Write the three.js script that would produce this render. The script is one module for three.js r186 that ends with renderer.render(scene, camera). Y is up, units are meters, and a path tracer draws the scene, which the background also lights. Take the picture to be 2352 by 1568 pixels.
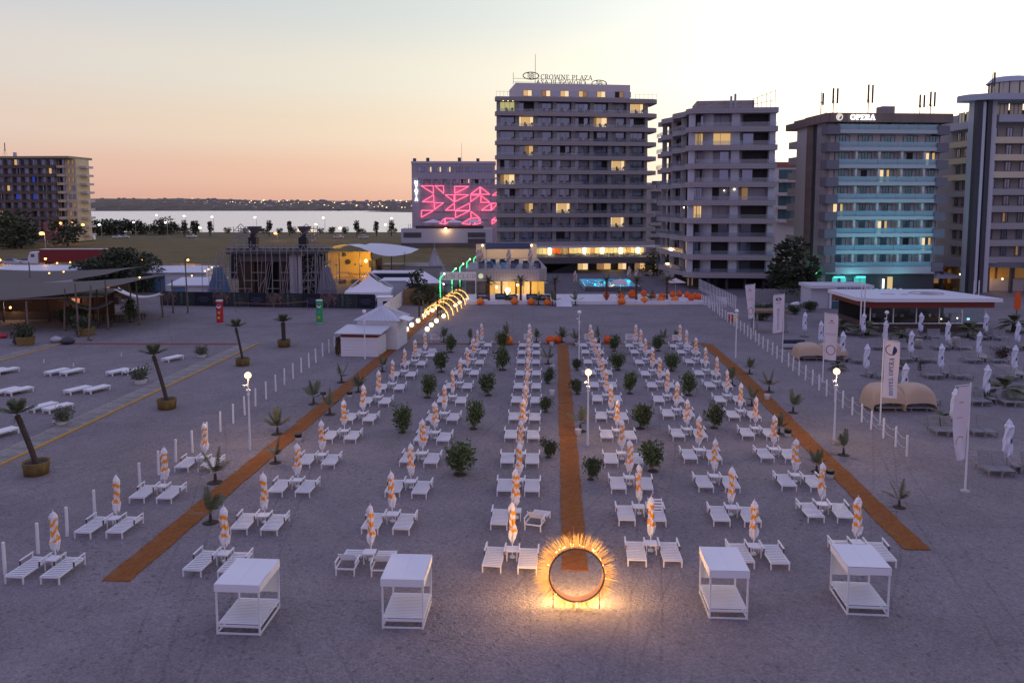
import * as THREE from 'three';
import { mergeGeometries } from 'three/addons/utils/BufferGeometryUtils.js';
import { TextGeometry } from 'three/addons/geometries/TextGeometry.js';
import { FontLoader } from 'three/addons/loaders/FontLoader.js';

// ------------------------------------------------------------------ camera
const EYE = 15, FOC = 1800, HOR = 470, PW = 2352, PH = 1568;       // eye height (m); focal length, horizon and frame in photo units
const PITCH = Math.atan(FOC / 19500), CY = HOR + FOC * Math.tan(PITCH);
const scene = new THREE.Scene();
const HALF = PH - CY;
const camera = new THREE.PerspectiveCamera(2 * Math.atan(HALF / FOC) * 180 / Math.PI, PW / (2 * HALF), 0.5, 9000);
camera.setViewOffset(PW, 2 * HALF, 0, 2 * HALF - PH, PW, PH);        // a drone picture cropped low: the lens is shifted
camera.position.set(0, EYE, 0);
camera.rotation.x = -PITCH;
camera.updateMatrixWorld();

// ------------------------------------------------------------------ sky after sunset
const SUN_AZ = 27 * Math.PI / 180;                                   // to the right of straight ahead (-z)
function lerpTable(t, x) {
  for (let i = 1; i < t.length; i++) if (x <= t[i][0]) {
    const k = (x - t[i - 1][0]) / (t[i][0] - t[i - 1][0]), s = k * k * (3 - 2 * k);
    return [1, 2, 3].map((c) => t[i - 1][c] + (t[i][c] - t[i - 1][c]) * s);
  }
  return t[t.length - 1].slice(1);
}
const WEST = [[0, .82, .44, .28], [2.2, .92, .57, .37], [5, .93, .74, .51], [9, .87, .82, .65], [14, .68, .735, .69], [24, .47, .54, .68], [45, .38, .41, .70], [90, .345, .36, .70]];
const EAST = [[0, .36, .29, .46], [6, .43, .34, .55], [14, .44, .36, .64], [30, .40, .365, .69], [60, .355, .36, .70], [90, .345, .36, .70]];
const SW = 1024, SH = 512, skyData = new Float32Array(SW * SH * 4);
for (let j = 0; j < SH; j++) {
  const e = ((j + .5) / SH - .5) * Math.PI, ed = Math.max(0, e * 180 / Math.PI), w = lerpTable(WEST, ed), s = lerpTable(EAST, ed);
  for (let i = 0; i < SW; i++) {
    const a = ((i + .5) / SW - .5) * 2 * Math.PI, x = Math.cos(a) * Math.cos(e), y = Math.sin(e), z = Math.sin(a) * Math.cos(e);
    const az = Math.atan2(x, -z);
    let d = Math.abs(az - SUN_AZ); if (d > Math.PI) d = 2 * Math.PI - d;
    const k = Math.exp(-Math.pow(d / 1.85, 2));
    const ce = Math.cos(.035), sx = Math.sin(SUN_AZ) * ce, sy = Math.sin(.035), sz = -Math.cos(SUN_AZ) * ce;
    const ang = Math.acos(Math.min(1, Math.max(-1, x * sx + y * sy + z * sz))) * 180 / Math.PI;
    const g = Math.exp(-Math.pow(ang / 24, 2)), g2 = Math.exp(-Math.pow(ang / 9, 2));
    const o = (j * SW + i) * 4, below = e < 0 ? Math.max(0, 1 + e * 4) : 1;
    const c = [0, 1, 2].map((n) => (s[n] * (1 - k) + w[n] * k) + g * [.62, .58, .52][n] + g2 * [.9, .62, .4][n]);
    for (let n = 0; n < 3; n++) skyData[o + n] = c[n] * (.3 + .7 * below);
    skyData[o + 3] = 1;
  }
}
const skyTex = new THREE.DataTexture(skyData, SW, SH, THREE.RGBAFormat, THREE.FloatType);
skyTex.mapping = THREE.EquirectangularReflectionMapping; skyTex.magFilter = THREE.LinearFilter; skyTex.needsUpdate = true;
scene.background = skyTex; scene.environment = skyTex;

// ------------------------------------------------------------------ last glow of the sun, already at the horizon
const sun = new THREE.DirectionalLight(new THREE.Color().setRGB(1, .62, .40), .22);
sun.position.set(Math.sin(SUN_AZ) * 400, 26, -Math.cos(SUN_AZ) * 400);
sun.target.position.set(0, 0, -60); sun.castShadow = true; sun.shadow.radius = 14;
Object.assign(sun.shadow.camera, { left: -200, right: 200, top: 120, bottom: -60, near: 1, far: 900 });
sun.shadow.mapSize.set(2048, 2048); sun.name = 'low_sun';
scene.add(sun, sun.target);

const renderer = new THREE.WebGLRenderer({ antialias: true });
renderer.toneMapping = THREE.LinearToneMapping; renderer.toneMappingExposure = 1.0;
renderer.shadowMap.enabled = true; renderer.setSize(1024, 682);

// ------------------------------------------------------------------ helpers
let seed = 20240607;
function rnd() { seed |= 0; seed = seed + 0x6D2B79F5 | 0; let t = Math.imul(seed ^ seed >>> 15, 1 | seed); t = t + Math.imul(t ^ t >>> 7, 61 | t) ^ t; return ((t ^ t >>> 14) >>> 0) / 4294967296; }
const rr = (a, b) => a + (b - a) * rnd();
const PI = Math.PI;
// a place read off the photograph: ray through photo point, met with the level y = h or with the distance z
function dir(px, py) { const x = (px - PW / 2) / FOC, y = -(py - CY) / FOC, c = Math.cos(PITCH), s = Math.sin(PITCH); return [x, y * c - s, -y * s - c]; }
function gp(px, py, h = 0) { const d = dir(px, py), t = (h - EYE) / d[1]; return [d[0] * t, d[2] * t]; }
function atZ(px, py, Z) { const d = dir(px, py), t = -Z / d[2]; return [d[0] * t, EYE + d[1] * t]; }

const taken = {};
function numbered(n) { const k = taken[n] = (taken[n] ?? -1) + 1; return k ? `${n}_${String(k).padStart(3, '0')}` : n; }
function info(o, label, category, group, kind) { if (label) o.userData.label = label; if (category) o.userData.category = category; if (group) o.userData.group = group; if (kind) o.userData.kind = kind; return o; }
function T(name, label, category, x, y, z, turn = 0, group) { const o = new THREE.Group(); o.name = numbered(name); o.position.set(x, y, z); o.rotation.y = turn; scene.add(o); return info(o, label, category, group); }
function P(parent, name, geo, mat, pos, rot) {
  const m = new THREE.Mesh(geo, mat); m.name = name; m.castShadow = m.receiveShadow = true;
  if (pos) m.position.set(...pos); if (rot) m.rotation.set(...rot);
  parent.add(m); return m;
}
function S(name, geo, mat, pos) { const m = P(scene, numbered(name), geo, mat, pos); m.userData.kind = 'structure'; return m; }
function copy(o, label, x, y, z, turn, group) { const c = o.clone(); c.name = numbered(o.name.replace(/_\d{3}$/, '')); c.userData = { ...o.userData }; scene.add(c); c.position.set(x, y, z); c.rotation.y = turn; if (label) c.userData.label = label; if (group) c.userData.group = group; return c; }
const cache = {};
const memo = (k, f) => cache[k] ??= f();
const box = (w, h, d) => memo(`b${w},${h},${d}`, () => new THREE.BoxGeometry(w, h, d));
const cyl = (a, b, h, n = 10) => memo(`c${a},${b},${h},${n}`, () => new THREE.CylinderGeometry(a, b, h, n));
const ball = (r, a = 16, b = 12) => memo(`s${r},${a},${b}`, () => new THREE.SphereGeometry(r, a, b));
const bx = (w, h, d, x = 0, y = 0, z = 0, rx = 0, ry = 0, rz = 0) => { const g = new THREE.BoxGeometry(w, h, d); if (rx) g.rotateX(rx); if (ry) g.rotateY(ry); if (rz) g.rotateZ(rz); return g.translate(x, y, z); };
const join = (...g) => mergeGeometries(g.flat().map((x) => { const y = x.index ? x.toNonIndexed() : x; for (const k of Object.keys(y.attributes)) if (!['position', 'normal', 'uv', 'color'].includes(k)) y.deleteAttribute(k); return y; }));
const V = (...a) => new THREE.Vector3(...a);
function bar(a, b, r, n = 6) { const d = V(b[0] - a[0], b[1] - a[1], b[2] - a[2]), L = d.length(), g = new THREE.CylinderGeometry(r, r, L, n); g.applyQuaternion(new THREE.Quaternion().setFromUnitVectors(V(0, 1, 0), d.normalize())); return g.translate((a[0] + b[0]) / 2, (a[1] + b[1]) / 2, (a[2] + b[2]) / 2); }
function tube(pts, r, seg = 24, n = 6, closed = false) { return new THREE.TubeGeometry(new THREE.CatmullRomCurve3(pts.map((p) => V(...p)), closed), seg, r, n, closed); }
function extr(pts, depth, bevel = 0) { const s = new THREE.Shape(pts.map((p) => new THREE.Vector2(...p))); return new THREE.ExtrudeGeometry(s, { depth, bevelEnabled: bevel > 0, bevelSize: bevel, bevelThickness: bevel, bevelSegments: 2, curveSegments: 8 }); }
// level outline (x, z) raised from y0 to y1
function raise(pts, y0, y1) { const g = extr(pts.map(([x, z]) => [x, -z]), y1 - y0); g.rotateX(-PI / 2); return g.translate(0, y0, 0); }
function grid(f, nu, nv) { // surface through f(u, v)
  const p = [], uv = [], ix = [];
  for (let j = 0; j <= nv; j++) for (let i = 0; i <= nu; i++) { p.push(...f(i / nu, j / nv)); uv.push(i / nu, j / nv); }
  for (let j = 0; j < nv; j++) for (let i = 0; i < nu; i++) { const a = j * (nu + 1) + i, b = a + nu + 1; ix.push(a, a + 1, b, b, a + 1, b + 1); }
  const g = new THREE.BufferGeometry(); g.setAttribute('position', new THREE.Float32BufferAttribute(p, 3)); g.setAttribute('uv', new THREE.Float32BufferAttribute(uv, 2)); g.setIndex(ix); g.computeVertexNormals(); return g;
}
function paint(g, f) { const p = g.attributes.position, c = []; for (let i = 0; i < p.count; i++) c.push(...f(p.getX(i), p.getY(i), p.getZ(i), i)); g.setAttribute('color', new THREE.Float32BufferAttribute(c, 3)); return g; }
const ORD = ['first', 'second', 'third', 'fourth', 'fifth', 'sixth', 'seventh', 'eighth', 'ninth', 'tenth', 'eleventh', 'twelfth', 'thirteenth', 'fourteenth', 'fifteenth', 'sixteenth', 'seventeenth', 'eighteenth', 'nineteenth', 'twentieth'];
const TENS = ['', '', 'twenty', 'thirty', 'forty'];
const ord = (i) => i < 20 ? ORD[i] : (i + 1) % 10 === 0 ? ['thirtieth', 'fortieth', 'fiftieth'][(i + 1) / 10 - 3] : TENS[Math.floor((i + 1) / 10)] + '-' + ORD[(i + 1) % 10 - 1];
const col = (r, g, b) => new THREE.Color().setRGB(r, g, b);
const mat = (r, g, b, rough = .7, o = {}) => new THREE.MeshStandardMaterial({ color: col(r, g, b), roughness: rough, side: THREE.DoubleSide, ...o });
const glow = (r, g, b, s = 1, base = .3) => new THREE.MeshStandardMaterial({ color: col(Math.min(1, r * base), Math.min(1, g * base), Math.min(1, b * base)), roughness: .6, emissive: col(r, g, b), emissiveIntensity: s });

// ------------------------------------------------------------------ textures
function valueNoise(n, cells, rand) { const g = new Float32Array(cells * cells).map(rand), out = new Float32Array(n * n); for (let j = 0; j < n; j++) for (let i = 0; i < n; i++) { const x = i / n * cells, y = j / n * cells, a = Math.floor(x), b = Math.floor(y); let u = x - a, v = y - b; u = u * u * (3 - 2 * u); v = v * v * (3 - 2 * v); const q = (s, t) => g[((b + t) % cells) * cells + (a + s) % cells]; out[j * n + i] = (q(0, 0) * (1 - u) + q(1, 0) * u) * (1 - v) + (q(0, 1) * (1 - u) + q(1, 1) * u) * v; } return out; }
function layered(n, layers) { const out = new Float32Array(n * n); let sum = 0; for (const [cells, a] of layers) { const v = cells >= n ? new Float32Array(n * n).map(rnd) : valueNoise(n, cells, rnd); for (let i = 0; i < out.length; i++) out[i] += v[i] * a; sum += a; } for (let i = 0; i < out.length; i++) out[i] /= sum; return out; }
function toTexture(n, f, srgb, repeat) { const d = new Uint8Array(n * n * 4); for (let i = 0; i < n * n; i++) { const c = f(i); d[i * 4] = c[0]; d[i * 4 + 1] = c[1]; d[i * 4 + 2] = c[2]; d[i * 4 + 3] = 255; } const t = new THREE.DataTexture(d, n, n); t.wrapS = t.wrapT = THREE.RepeatWrapping; t.magFilter = THREE.LinearFilter; if (srgb) t.colorSpace = THREE.SRGBColorSpace; if (repeat) t.repeat.set(repeat, repeat); t.needsUpdate = true; return t; }
const cl = (x) => Math.max(0, Math.min(255, x));
// sand: grain, trodden hollows, raked tracks, damper and paler patches
const SN = 2048, sandFine = layered(SN, [[2048, .9], [1024, 1.1], [512, .7], [256, .25], [128, .12]]), sandWide = layered(SN, [[9, 1], [23, .8], [61, .6]]);
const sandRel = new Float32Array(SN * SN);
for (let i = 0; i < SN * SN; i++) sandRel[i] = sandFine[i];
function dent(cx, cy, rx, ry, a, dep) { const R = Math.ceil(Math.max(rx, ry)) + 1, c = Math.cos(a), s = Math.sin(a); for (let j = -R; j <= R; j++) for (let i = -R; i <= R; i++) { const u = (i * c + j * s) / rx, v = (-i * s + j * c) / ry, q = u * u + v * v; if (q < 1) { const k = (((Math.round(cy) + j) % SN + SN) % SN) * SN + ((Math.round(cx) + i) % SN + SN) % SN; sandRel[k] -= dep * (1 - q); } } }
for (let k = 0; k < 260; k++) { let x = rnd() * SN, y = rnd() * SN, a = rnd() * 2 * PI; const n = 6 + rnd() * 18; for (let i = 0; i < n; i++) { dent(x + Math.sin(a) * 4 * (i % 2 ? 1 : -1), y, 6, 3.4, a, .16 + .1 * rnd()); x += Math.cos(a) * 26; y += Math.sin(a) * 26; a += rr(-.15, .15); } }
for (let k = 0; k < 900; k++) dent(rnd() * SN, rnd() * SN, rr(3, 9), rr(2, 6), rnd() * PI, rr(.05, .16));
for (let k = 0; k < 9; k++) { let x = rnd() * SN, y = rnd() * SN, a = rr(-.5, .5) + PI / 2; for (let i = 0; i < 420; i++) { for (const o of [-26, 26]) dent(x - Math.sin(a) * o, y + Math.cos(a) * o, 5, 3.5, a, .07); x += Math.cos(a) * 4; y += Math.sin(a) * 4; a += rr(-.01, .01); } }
const sandMap = toTexture(SN, (i) => { const g = 126 + (sandFine[i] - .5) * 66 + (sandWide[i] - .5) * 26 + (sandRel[i] - sandFine[i]) * 80; return [cl(g * 1.02), cl(g * .96), cl(g * .97)]; }, true);  // dents and tracks darker by depth: shade painted into the sand colour
const sandBump = toTexture(SN, (i) => { const g = cl(150 + (sandRel[i] - .5) * 260); return [g, g, g]; }, false);
const gn = layered(512, [[512, .6], [128, .8], [32, .6], [8, .6]]);
const grainMap = toTexture(512, (i) => { const g = cl(205 + (gn[i] - .5) * 170); return [g, g, g]; }, true);
const grainBump = toTexture(512, (i) => { const g = cl(128 + (gn[i] - .5) * 220); return [g, g, g]; }, false);
const rep = (t, x, y) => { const c = t.clone(); c.repeat.set(x, y); c.needsUpdate = true; return c; };
// coir mat: short tufts
const cn = layered(512, [[512, 1], [256, .9], [64, .4], [12, .5]]);
const sp = layered(512, [[512, .7], [60, .8], [9, 1.2]]);   // sand trodden onto the mat
const coirMap = toTexture(512, (i) => { const g = .5 + cn[i] * .95, k = Math.max(0, Math.min(.55, (sp[i] - .60) * 5)); return [cl(178 * g * (1 - k) + 150 * k), cl(108 * g * (1 - k) + 140 * k), cl(32 * g * (1 - k) + 138 * k)]; }, true);
const coirBump = toTexture(512, (i) => { const g = cl(cn[i] * 255); return [g, g, g]; }, false);
// sheets
const weather = (r, g, b, rough, scale = 1, o = {}) => mat(r, g, b, rough, { map: rep(grainMap, scale, scale), ...o });

const M = {
  white: mat(.74, .74, .76, .45), whiteMetal: mat(.72, .73, .75, .4), fabric: mat(.78, .77, .78, .85), fabricV: mat(1, 1, 1, .88, { vertexColors: true }),
  tan: new THREE.MeshPhysicalMaterial({ color: col(.78, .75, .70), roughness: .95, transmission: .35, thickness: 0, side: THREE.DoubleSide }),
  brownWood: mat(.10, .035, .028, .5), greyWood: mat(.25, .245, .25, .8), wood: weather(.33, .22, .14, .75, 2), darkWood: mat(.07, .05, .04, .7), pole: mat(.17, .13, .10, .8),
  concrete: weather(.44, .41, .40, .8, 3), concreteDark: weather(.20, .185, .18, .8, 3), plaster: mat(.60, .56, .54, .8), plasterCool: mat(.50, .51, .55, .8), brownStone: weather(.33, .235, .20, .75, 4), darkStone: mat(.045, .045, .055, .6),
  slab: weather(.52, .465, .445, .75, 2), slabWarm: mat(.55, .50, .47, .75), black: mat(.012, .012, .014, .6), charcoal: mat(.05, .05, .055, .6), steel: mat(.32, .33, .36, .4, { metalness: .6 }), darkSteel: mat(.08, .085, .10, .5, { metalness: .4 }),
  glassDark: mat(.22, .26, .36, .06, { metalness: .6 }), glassTeal: mat(.12, .24, .28, .1, { metalness: .5 }), glassClear: new THREE.MeshPhysicalMaterial({ color: col(.85, .92, .92), roughness: .04, transmission: 1, thickness: 0, ior: 1.5, side: THREE.DoubleSide }),
  frame: mat(.03, .03, .035, .5), curtain: mat(.45, .43, .44, .9), curtainDim: mat(.16, .17, .20, .9),
  litPane: glow(1, .62, .26, .62), litCurtain: glow(1, .72, .40, .95), litDim: glow(.9, .5, .22, .22), litGreen: glow(.80, .72, .30, .55), lampWhite: glow(1, .82, .55, 7), lampWarm: glow(1, .62, .28, 8), lampCool: glow(1, .95, .82, 6), lampOrange: glow(1, .42, .09, 7),
  neonPink: glow(1, .10, .20, 3.2), neonGreen: glow(.05, 1, .30, 2.2), neonTeal: glow(.10, .95, .80, 1.3), balconyFront: mat(.42, .45, .47, .6), signWhite: glow(.95, .97, 1, 2.6), ledCyan: glow(.1, .75, .9, 1.4),
  orange: mat(.80, .20, .025, .8), orangeDeep: mat(.70, .11, .012, .75), red: mat(.45, .015, .03, .5), green: mat(.02, .36, .10, .5), yellow: mat(.65, .42, .04, .6), blue: mat(.03, .10, .32, .6), navy: mat(.025, .03, .075, .7), skyblue: mat(.09, .30, .46, .7),
  beige: mat(.50, .375, .26, .9), potYellow: weather(.34, .24, .07, .8, 2), potBrown: mat(.16, .09, .05, .8), soil: mat(.05, .035, .03, .95), pot: mat(.62, .62, .63, .6),
  leaf: mat(1, 1, 1, .75, { vertexColors: true }), bark: weather(.10, .075, .06, .95, 2), stem: mat(.17, .12, .08, .9), straw: new THREE.MeshPhysicalMaterial({ color: col(.74, .52, .24), roughness: .9, transmission: .4, thickness: 0, side: THREE.DoubleSide }),
  coir: new THREE.MeshStandardMaterial({ color: col(.60, .55, .52), map: coirMap, bumpMap: coirBump, bumpScale: .02, roughness: .95, side: THREE.DoubleSide }),
  sail: mat(.095, .08, .072, .9), sailWhite: mat(.7, .7, .72, .85), roofGrey: weather(.26, .265, .29, .6, 2), membrane: mat(.62, .63, .66, .6), lattice: mat(.42, .40, .42, .8),
};
Object.assign(M, {
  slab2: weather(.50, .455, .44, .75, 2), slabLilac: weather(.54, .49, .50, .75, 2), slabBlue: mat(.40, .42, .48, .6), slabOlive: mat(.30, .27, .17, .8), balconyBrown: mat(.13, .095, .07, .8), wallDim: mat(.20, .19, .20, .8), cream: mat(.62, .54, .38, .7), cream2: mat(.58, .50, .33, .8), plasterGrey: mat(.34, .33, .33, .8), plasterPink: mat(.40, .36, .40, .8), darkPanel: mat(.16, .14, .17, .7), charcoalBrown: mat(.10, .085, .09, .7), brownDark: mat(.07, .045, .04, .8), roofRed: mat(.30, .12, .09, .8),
  orangeLit: glow(1, .16, .02, .5), paneAmber: glow(1, .55, .10, .55), paneAmberDim: glow(.9, .45, .10, .10), paneDim: glow(.9, .6, .28, .35), paneTeal: glow(.1, .75, .6, .38), paneBlue: glow(.05, .12, .9, .35), paneBright: mat(.42, .42, .36, .15, { metalness: .3 }), curtainTeal: mat(.44, .48, .50, .8), signDim: glow(.85, .8, .72, .9),
});
Object.assign(M, { brownDark2: weather(.10, .06, .035, .85, 2), tarpBlue: mat(.10, .20, .32, .7), tarpGrey: mat(.22, .22, .27, .8), scaffold: mat(.30, .28, .28, .5, { metalness: .3 }), straw2: weather(.36, .24, .11, .9, 3), lampOrange2: glow(1, .62, .18, 9), board: weather(.40, .36, .33, .8, 1), board2: weather(.36, .325, .30, .8, 1), edging: mat(.52, .30, .05, .8), sailGrey: mat(.22, .21, .21, .9), fascia: mat(.6, .6, .6, .6), beigeWall: weather(.42, .36, .28, .85, 3), redTrailer: mat(.22, .02, .018, .6) });
Object.assign(M, { fabricBlue: mat(.66, .70, .80, .85), parasolGrey: mat(.36, .38, .43, .85), board3: weather(.52, .48, .44, .8, 1) });
M.railTeal = new THREE.MeshPhysicalMaterial({ color: col(.45, .66, .72), roughness: .08, transmission: .55, thickness: 0, side: THREE.DoubleSide });
function dk2(k) { const q = rnd(); return k < 3 ? (q < .8 ? M.black : M.glassDark) : q < .3 ? M.black : q < .75 ? M.glassBlue : M.glassCurtain; }
const fonts = new FontLoader();
const FB = await fonts.loadAsync('fonts/droid/droid_sans_bold.typeface.json'), FS = await fonts.loadAsync('fonts/droid/droid_serif_regular.typeface.json'), FSB = await fonts.loadAsync('fonts/droid/droid_serif_bold.typeface.json');
function text(str, size, depth, font = FB) { const g = new TextGeometry(str, { font, size, depth, curveSegments: 4 }); g.computeBoundingBox(); const b = g.boundingBox; return g.translate(-(b.min.x + b.max.x) / 2, -(b.min.y + b.max.y) / 2, 0); }
function lampLight(o, r, g, b, power, x, y, z, size = 8) { const l = new THREE.PointLight(col(r, g, b), power); l.position.set(x, y, z); l.castShadow = true; l.shadow.radius = size; l.name = 'lamp_light'; o.add(l); return l; }
// ================================================================== ground, water, far shore
function sheet(x0, x1, z0, z1, y, metres) { const g = new THREE.PlaneGeometry(x1 - x0, z1 - z0); g.rotateX(-PI / 2); g.translate((x0 + x1) / 2, y, (z0 + z1) / 2); const p = g.attributes.position, uv = g.attributes.uv; for (let i = 0; i < p.count; i++) uv.setXY(i, p.getX(i) / metres, p.getZ(i) / metres); return g; }
const dirtN = layered(512, [[512, .5], [128, .7], [40, .8], [9, 1]]);
const dirtMap = toTexture(512, (i) => { const g = .55 + dirtN[i] * .8; return [cl(112 * g), cl(100 * g), cl(84 * g)]; }, true);
const grassMap = toTexture(512, (i) => { const d = dirtN[i], k = Math.max(0, Math.min(1, (d - .42) * 7)); const g = .6 + gn[i] * .7; return [cl((104 * (1 - k) + 128 * k) * g), cl((104 * (1 - k) + 104 * k) * g), cl((38 * (1 - k) + 58 * k) * g)]; }, true);
const paveMap = toTexture(512, (i) => { const g = .7 + gn[i] * .5; return [cl(112 * g), cl(106 * g), cl(112 * g)]; }, true);
S('ground', sheet(-3200, 3200, -5200, 300, -.06, 30), new THREE.MeshStandardMaterial({ map: dirtMap, roughness: .95, color: col(.8, .8, .8) }));
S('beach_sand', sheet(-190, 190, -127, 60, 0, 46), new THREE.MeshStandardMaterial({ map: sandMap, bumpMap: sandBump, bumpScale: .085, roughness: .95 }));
S('grass_field', sheet(-420, 0, -425, -190, -.02, 26), new THREE.MeshStandardMaterial({ color: col(.72, .68, .66), map: grassMap, bumpMap: grainBump, bumpScale: .25, roughness: .95 }));
S('hotel_paving', sheet(-12, 120, -190, -127.02, -.03, 6), new THREE.MeshStandardMaterial({ map: paveMap, roughness: .8 }));
S('coast_road', sheet(-420, 40, -372, -362, .01, 20), mat(.055, .055, .06, .85));
{ // lake: small wind ripples
  const rn = layered(512, [[256, .6], [128, 1], [64, .7], [16, .5]]);
  const ripple = toTexture(512, (i) => { const g = cl(rn[i] * 255); return [g, g, g]; }, false);
  S('lake_water', sheet(-1900, 700, -2050, -430, .02, 90), new THREE.MeshStandardMaterial({ color: col(.80, .84, .90), roughness: .22, bumpMap: ripple, bumpScale: .5, metalness: .85 }));
}
{ // far shore: low plateau with fields, hedges and houses
  const hillN = layered(256, [[256, .6], [96, .8], [32, .8], [8, .6]]);
  const hillMap = toTexture(256, (i) => { const g = .45 + hillN[i] * 1.0; return [cl(104 * g), cl(92 * g), cl(76 * g)]; }, true); hillMap.repeat.set(26, 3);
  const ridge = (u) => 31 + 3.2 * Math.sin(u * 9.1) + 1.8 * Math.sin(u * 23 + 1) + 1.0 * Math.sin(u * 61) + .5 * Math.sin(u * 147);
  S('far_hills', grid((u, v) => { const x = -2100 + u * 3400, t = Math.min(1, v * 1.6), near = 1940 + 60 * Math.sin(u * 14) + 30 * Math.sin(u * 37); return [x, v === 0 ? -.5 : (ridge(u) * (.06 + .94 * Math.pow(t, .62)) - (v > .7 ? (v - .7) * 6 : 0)), -near - v * 900]; }, 220, 14), new THREE.MeshStandardMaterial({ map: hillMap, roughness: 1, side: THREE.DoubleSide }));
  S('near_headland', grid((u, v) => { const x = -330 + u * 760, e = Math.min(1, u * 3.2); return [x, (v === 0 ? -.4 : (2 + 13 * Math.pow(v, .7)) * e), -1420 - (1 - e) * 260 - v * 480]; }, 60, 8), new THREE.MeshStandardMaterial({ map: hillMap, roughness: 1, side: THREE.DoubleSide }));
  const lights = new THREE.InstancedMesh(new THREE.BoxGeometry(1, 1, 1), glow(1, .72, .42, 3.2), 190), m4 = new THREE.Matrix4();
  for (let i = 0; i < 190; i++) { const x = -1120 + Math.pow(rnd(), 1.1) * 1000, t = Math.pow(rnd(), 1.3), Z = 1990 + t * 520, v = Math.max(.02, (Z - 2000) / 900), s = rr(.8, 2.2); m4.makeScale(s * rr(1, 1.8), s, s); m4.setPosition(x, ridge((x + 2100) / 3400) * (.06 + .94 * Math.pow(Math.min(1, v * 1.6), .62)) + 3.2, -Z); lights.setMatrixAt(i, m4); lights.setColorAt(i, col(1, 1, 1)); }
  lights.name = 'town_lights'; info(lights, 'scattered lit lamps of the town on the far lake shore', 'town lights', null, 'stuff'); scene.add(lights);
  const houses = new THREE.InstancedMesh(join(bx(9, 5, 8, 0, 2.5, 0), extr([[-5, 5], [5, 5], [0, 8]], 9).translate(0, 0, -4.5)), mat(.34, .29, .27, .9), 240);
  for (let i = 0; i < 240; i++) { const x = -1400 + rnd() * 1500, t = rnd(), Z = 1975 + t * 480, v = Math.max(.02, (Z - 2000) / 900); m4.makeRotationY(rnd() * 3); m4.setPosition(x, ridge((x + 2100) / 3400) * (.06 + .94 * Math.pow(Math.min(1, v * 1.6), .62)) - .5, -Z); houses.setMatrixAt(i, m4); }
  houses.name = 'far_town'; info(houses, 'mass of small houses of the town across the lake', 'town', null, 'stuff'); scene.add(houses);
}

// ================================================================== the lounger field: an even grid turned a little to the right
const YAW = Math.atan((1285 - PW / 2) / FOC), AWAY = [Math.sin(YAW), -Math.cos(YAW)], SIDE = [Math.cos(YAW), Math.sin(YAW)];
const off = ([x, z], side, away) => [x + SIDE[0] * side + AWAY[0] * away, z + SIDE[1] * side + AWAY[1] * away];

// ---- coir mats, laid in lengths
function matRun(label, pts, width, group) {
  const [ox, oz] = pts[0], t = T('coir_mat', label, 'mat', ox, 0, oz, 0, group);
  for (let k = 0; k + 1 < pts.length; k++) {
    const [a, b] = [pts[k], pts[k + 1]], L = Math.hypot(b[0] - a[0], b[1] - a[1]), n = Math.max(1, Math.round(L / 7.5)), ang = Math.atan2(-(b[1] - a[1]), b[0] - a[0]);
    for (let i = 0; i < n; i++) {
      const s = (i + .5) / n, l = L / n - .03, g = new THREE.BoxGeometry(l, .03, width, Math.ceil(l / .25), 1, 1), p = g.attributes.position, uv = g.attributes.uv, ph = rr(0, 9);
      for (let q = 0; q < p.count; q++) { uv.setXY(q, p.getX(q) / 1.6 + i * .37, p.getZ(q) / 1.6); p.setZ(q, p.getZ(q) + .02 * Math.sin(p.getX(q) * 1.7 + ph) + .012 * Math.sin(p.getX(q) * 5.1 + ph)); p.setY(q, p.getY(q) + .008 * Math.sin(p.getX(q) * 3 + ph)); }
      P(t, 'mat_length', g, M.coir, [a[0] + (b[0] - a[0]) * s - ox + rr(-.03, .03), .02 + .004 * (i % 2), a[1] + (b[1] - a[1]) * s - oz + rr(-.03, .03)], [0, ang + rr(-.006, .006), 0]);
    }
  }
  return t;
}
matRun('orange-brown coir mat running past the white hut toward the glowing arches', [gp(263, 1335), gp(700, 970), gp(945, 763), gp(1000, 712), gp(1052, 672)], 1.15);
matRun('orange-brown coir mat down the middle, ending at the glowing straw ring', [gp(1321, 1312), gp(1304, 1000), gp(1292, 792)], 1.08);
matRun('orange-brown coir mat on the side of the rope fence and covered beds', [gp(2108, 1263), gp(1880, 1040), gp(1690, 848), gp(1622, 790)], 1.15);
{ // thin border strip along the back of the lounger field
  const a = gp(958, 790), b = gp(1285, 790), c = gp(1300, 790), d = gp(1620, 789);
  const bt = (p, q, label) => { const t = T('border_strip', label, 'mat', p[0], 0, p[1], 0, 'thin border strips behind the loungers'); const L = Math.hypot(q[0] - p[0], q[1] - p[1]), n = 4; for (let i = 0; i < n; i++) { const g = new THREE.BoxGeometry(L / n - .04, .05, .32); P(t, 'strip_length', g, M.coir, [(q[0] - p[0]) * (i + .5) / n, .026, (q[1] - p[1]) * (i + .5) / n], [0, Math.atan2(-(q[1] - p[1]), q[0] - p[0]), 0]); } };
  bt(a, b, 'thin orange mat strip behind the loungers, between hut mat and centre mat'); bt(c, d, 'thin orange mat strip behind the loungers, between centre mat and fence mat');
}

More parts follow.
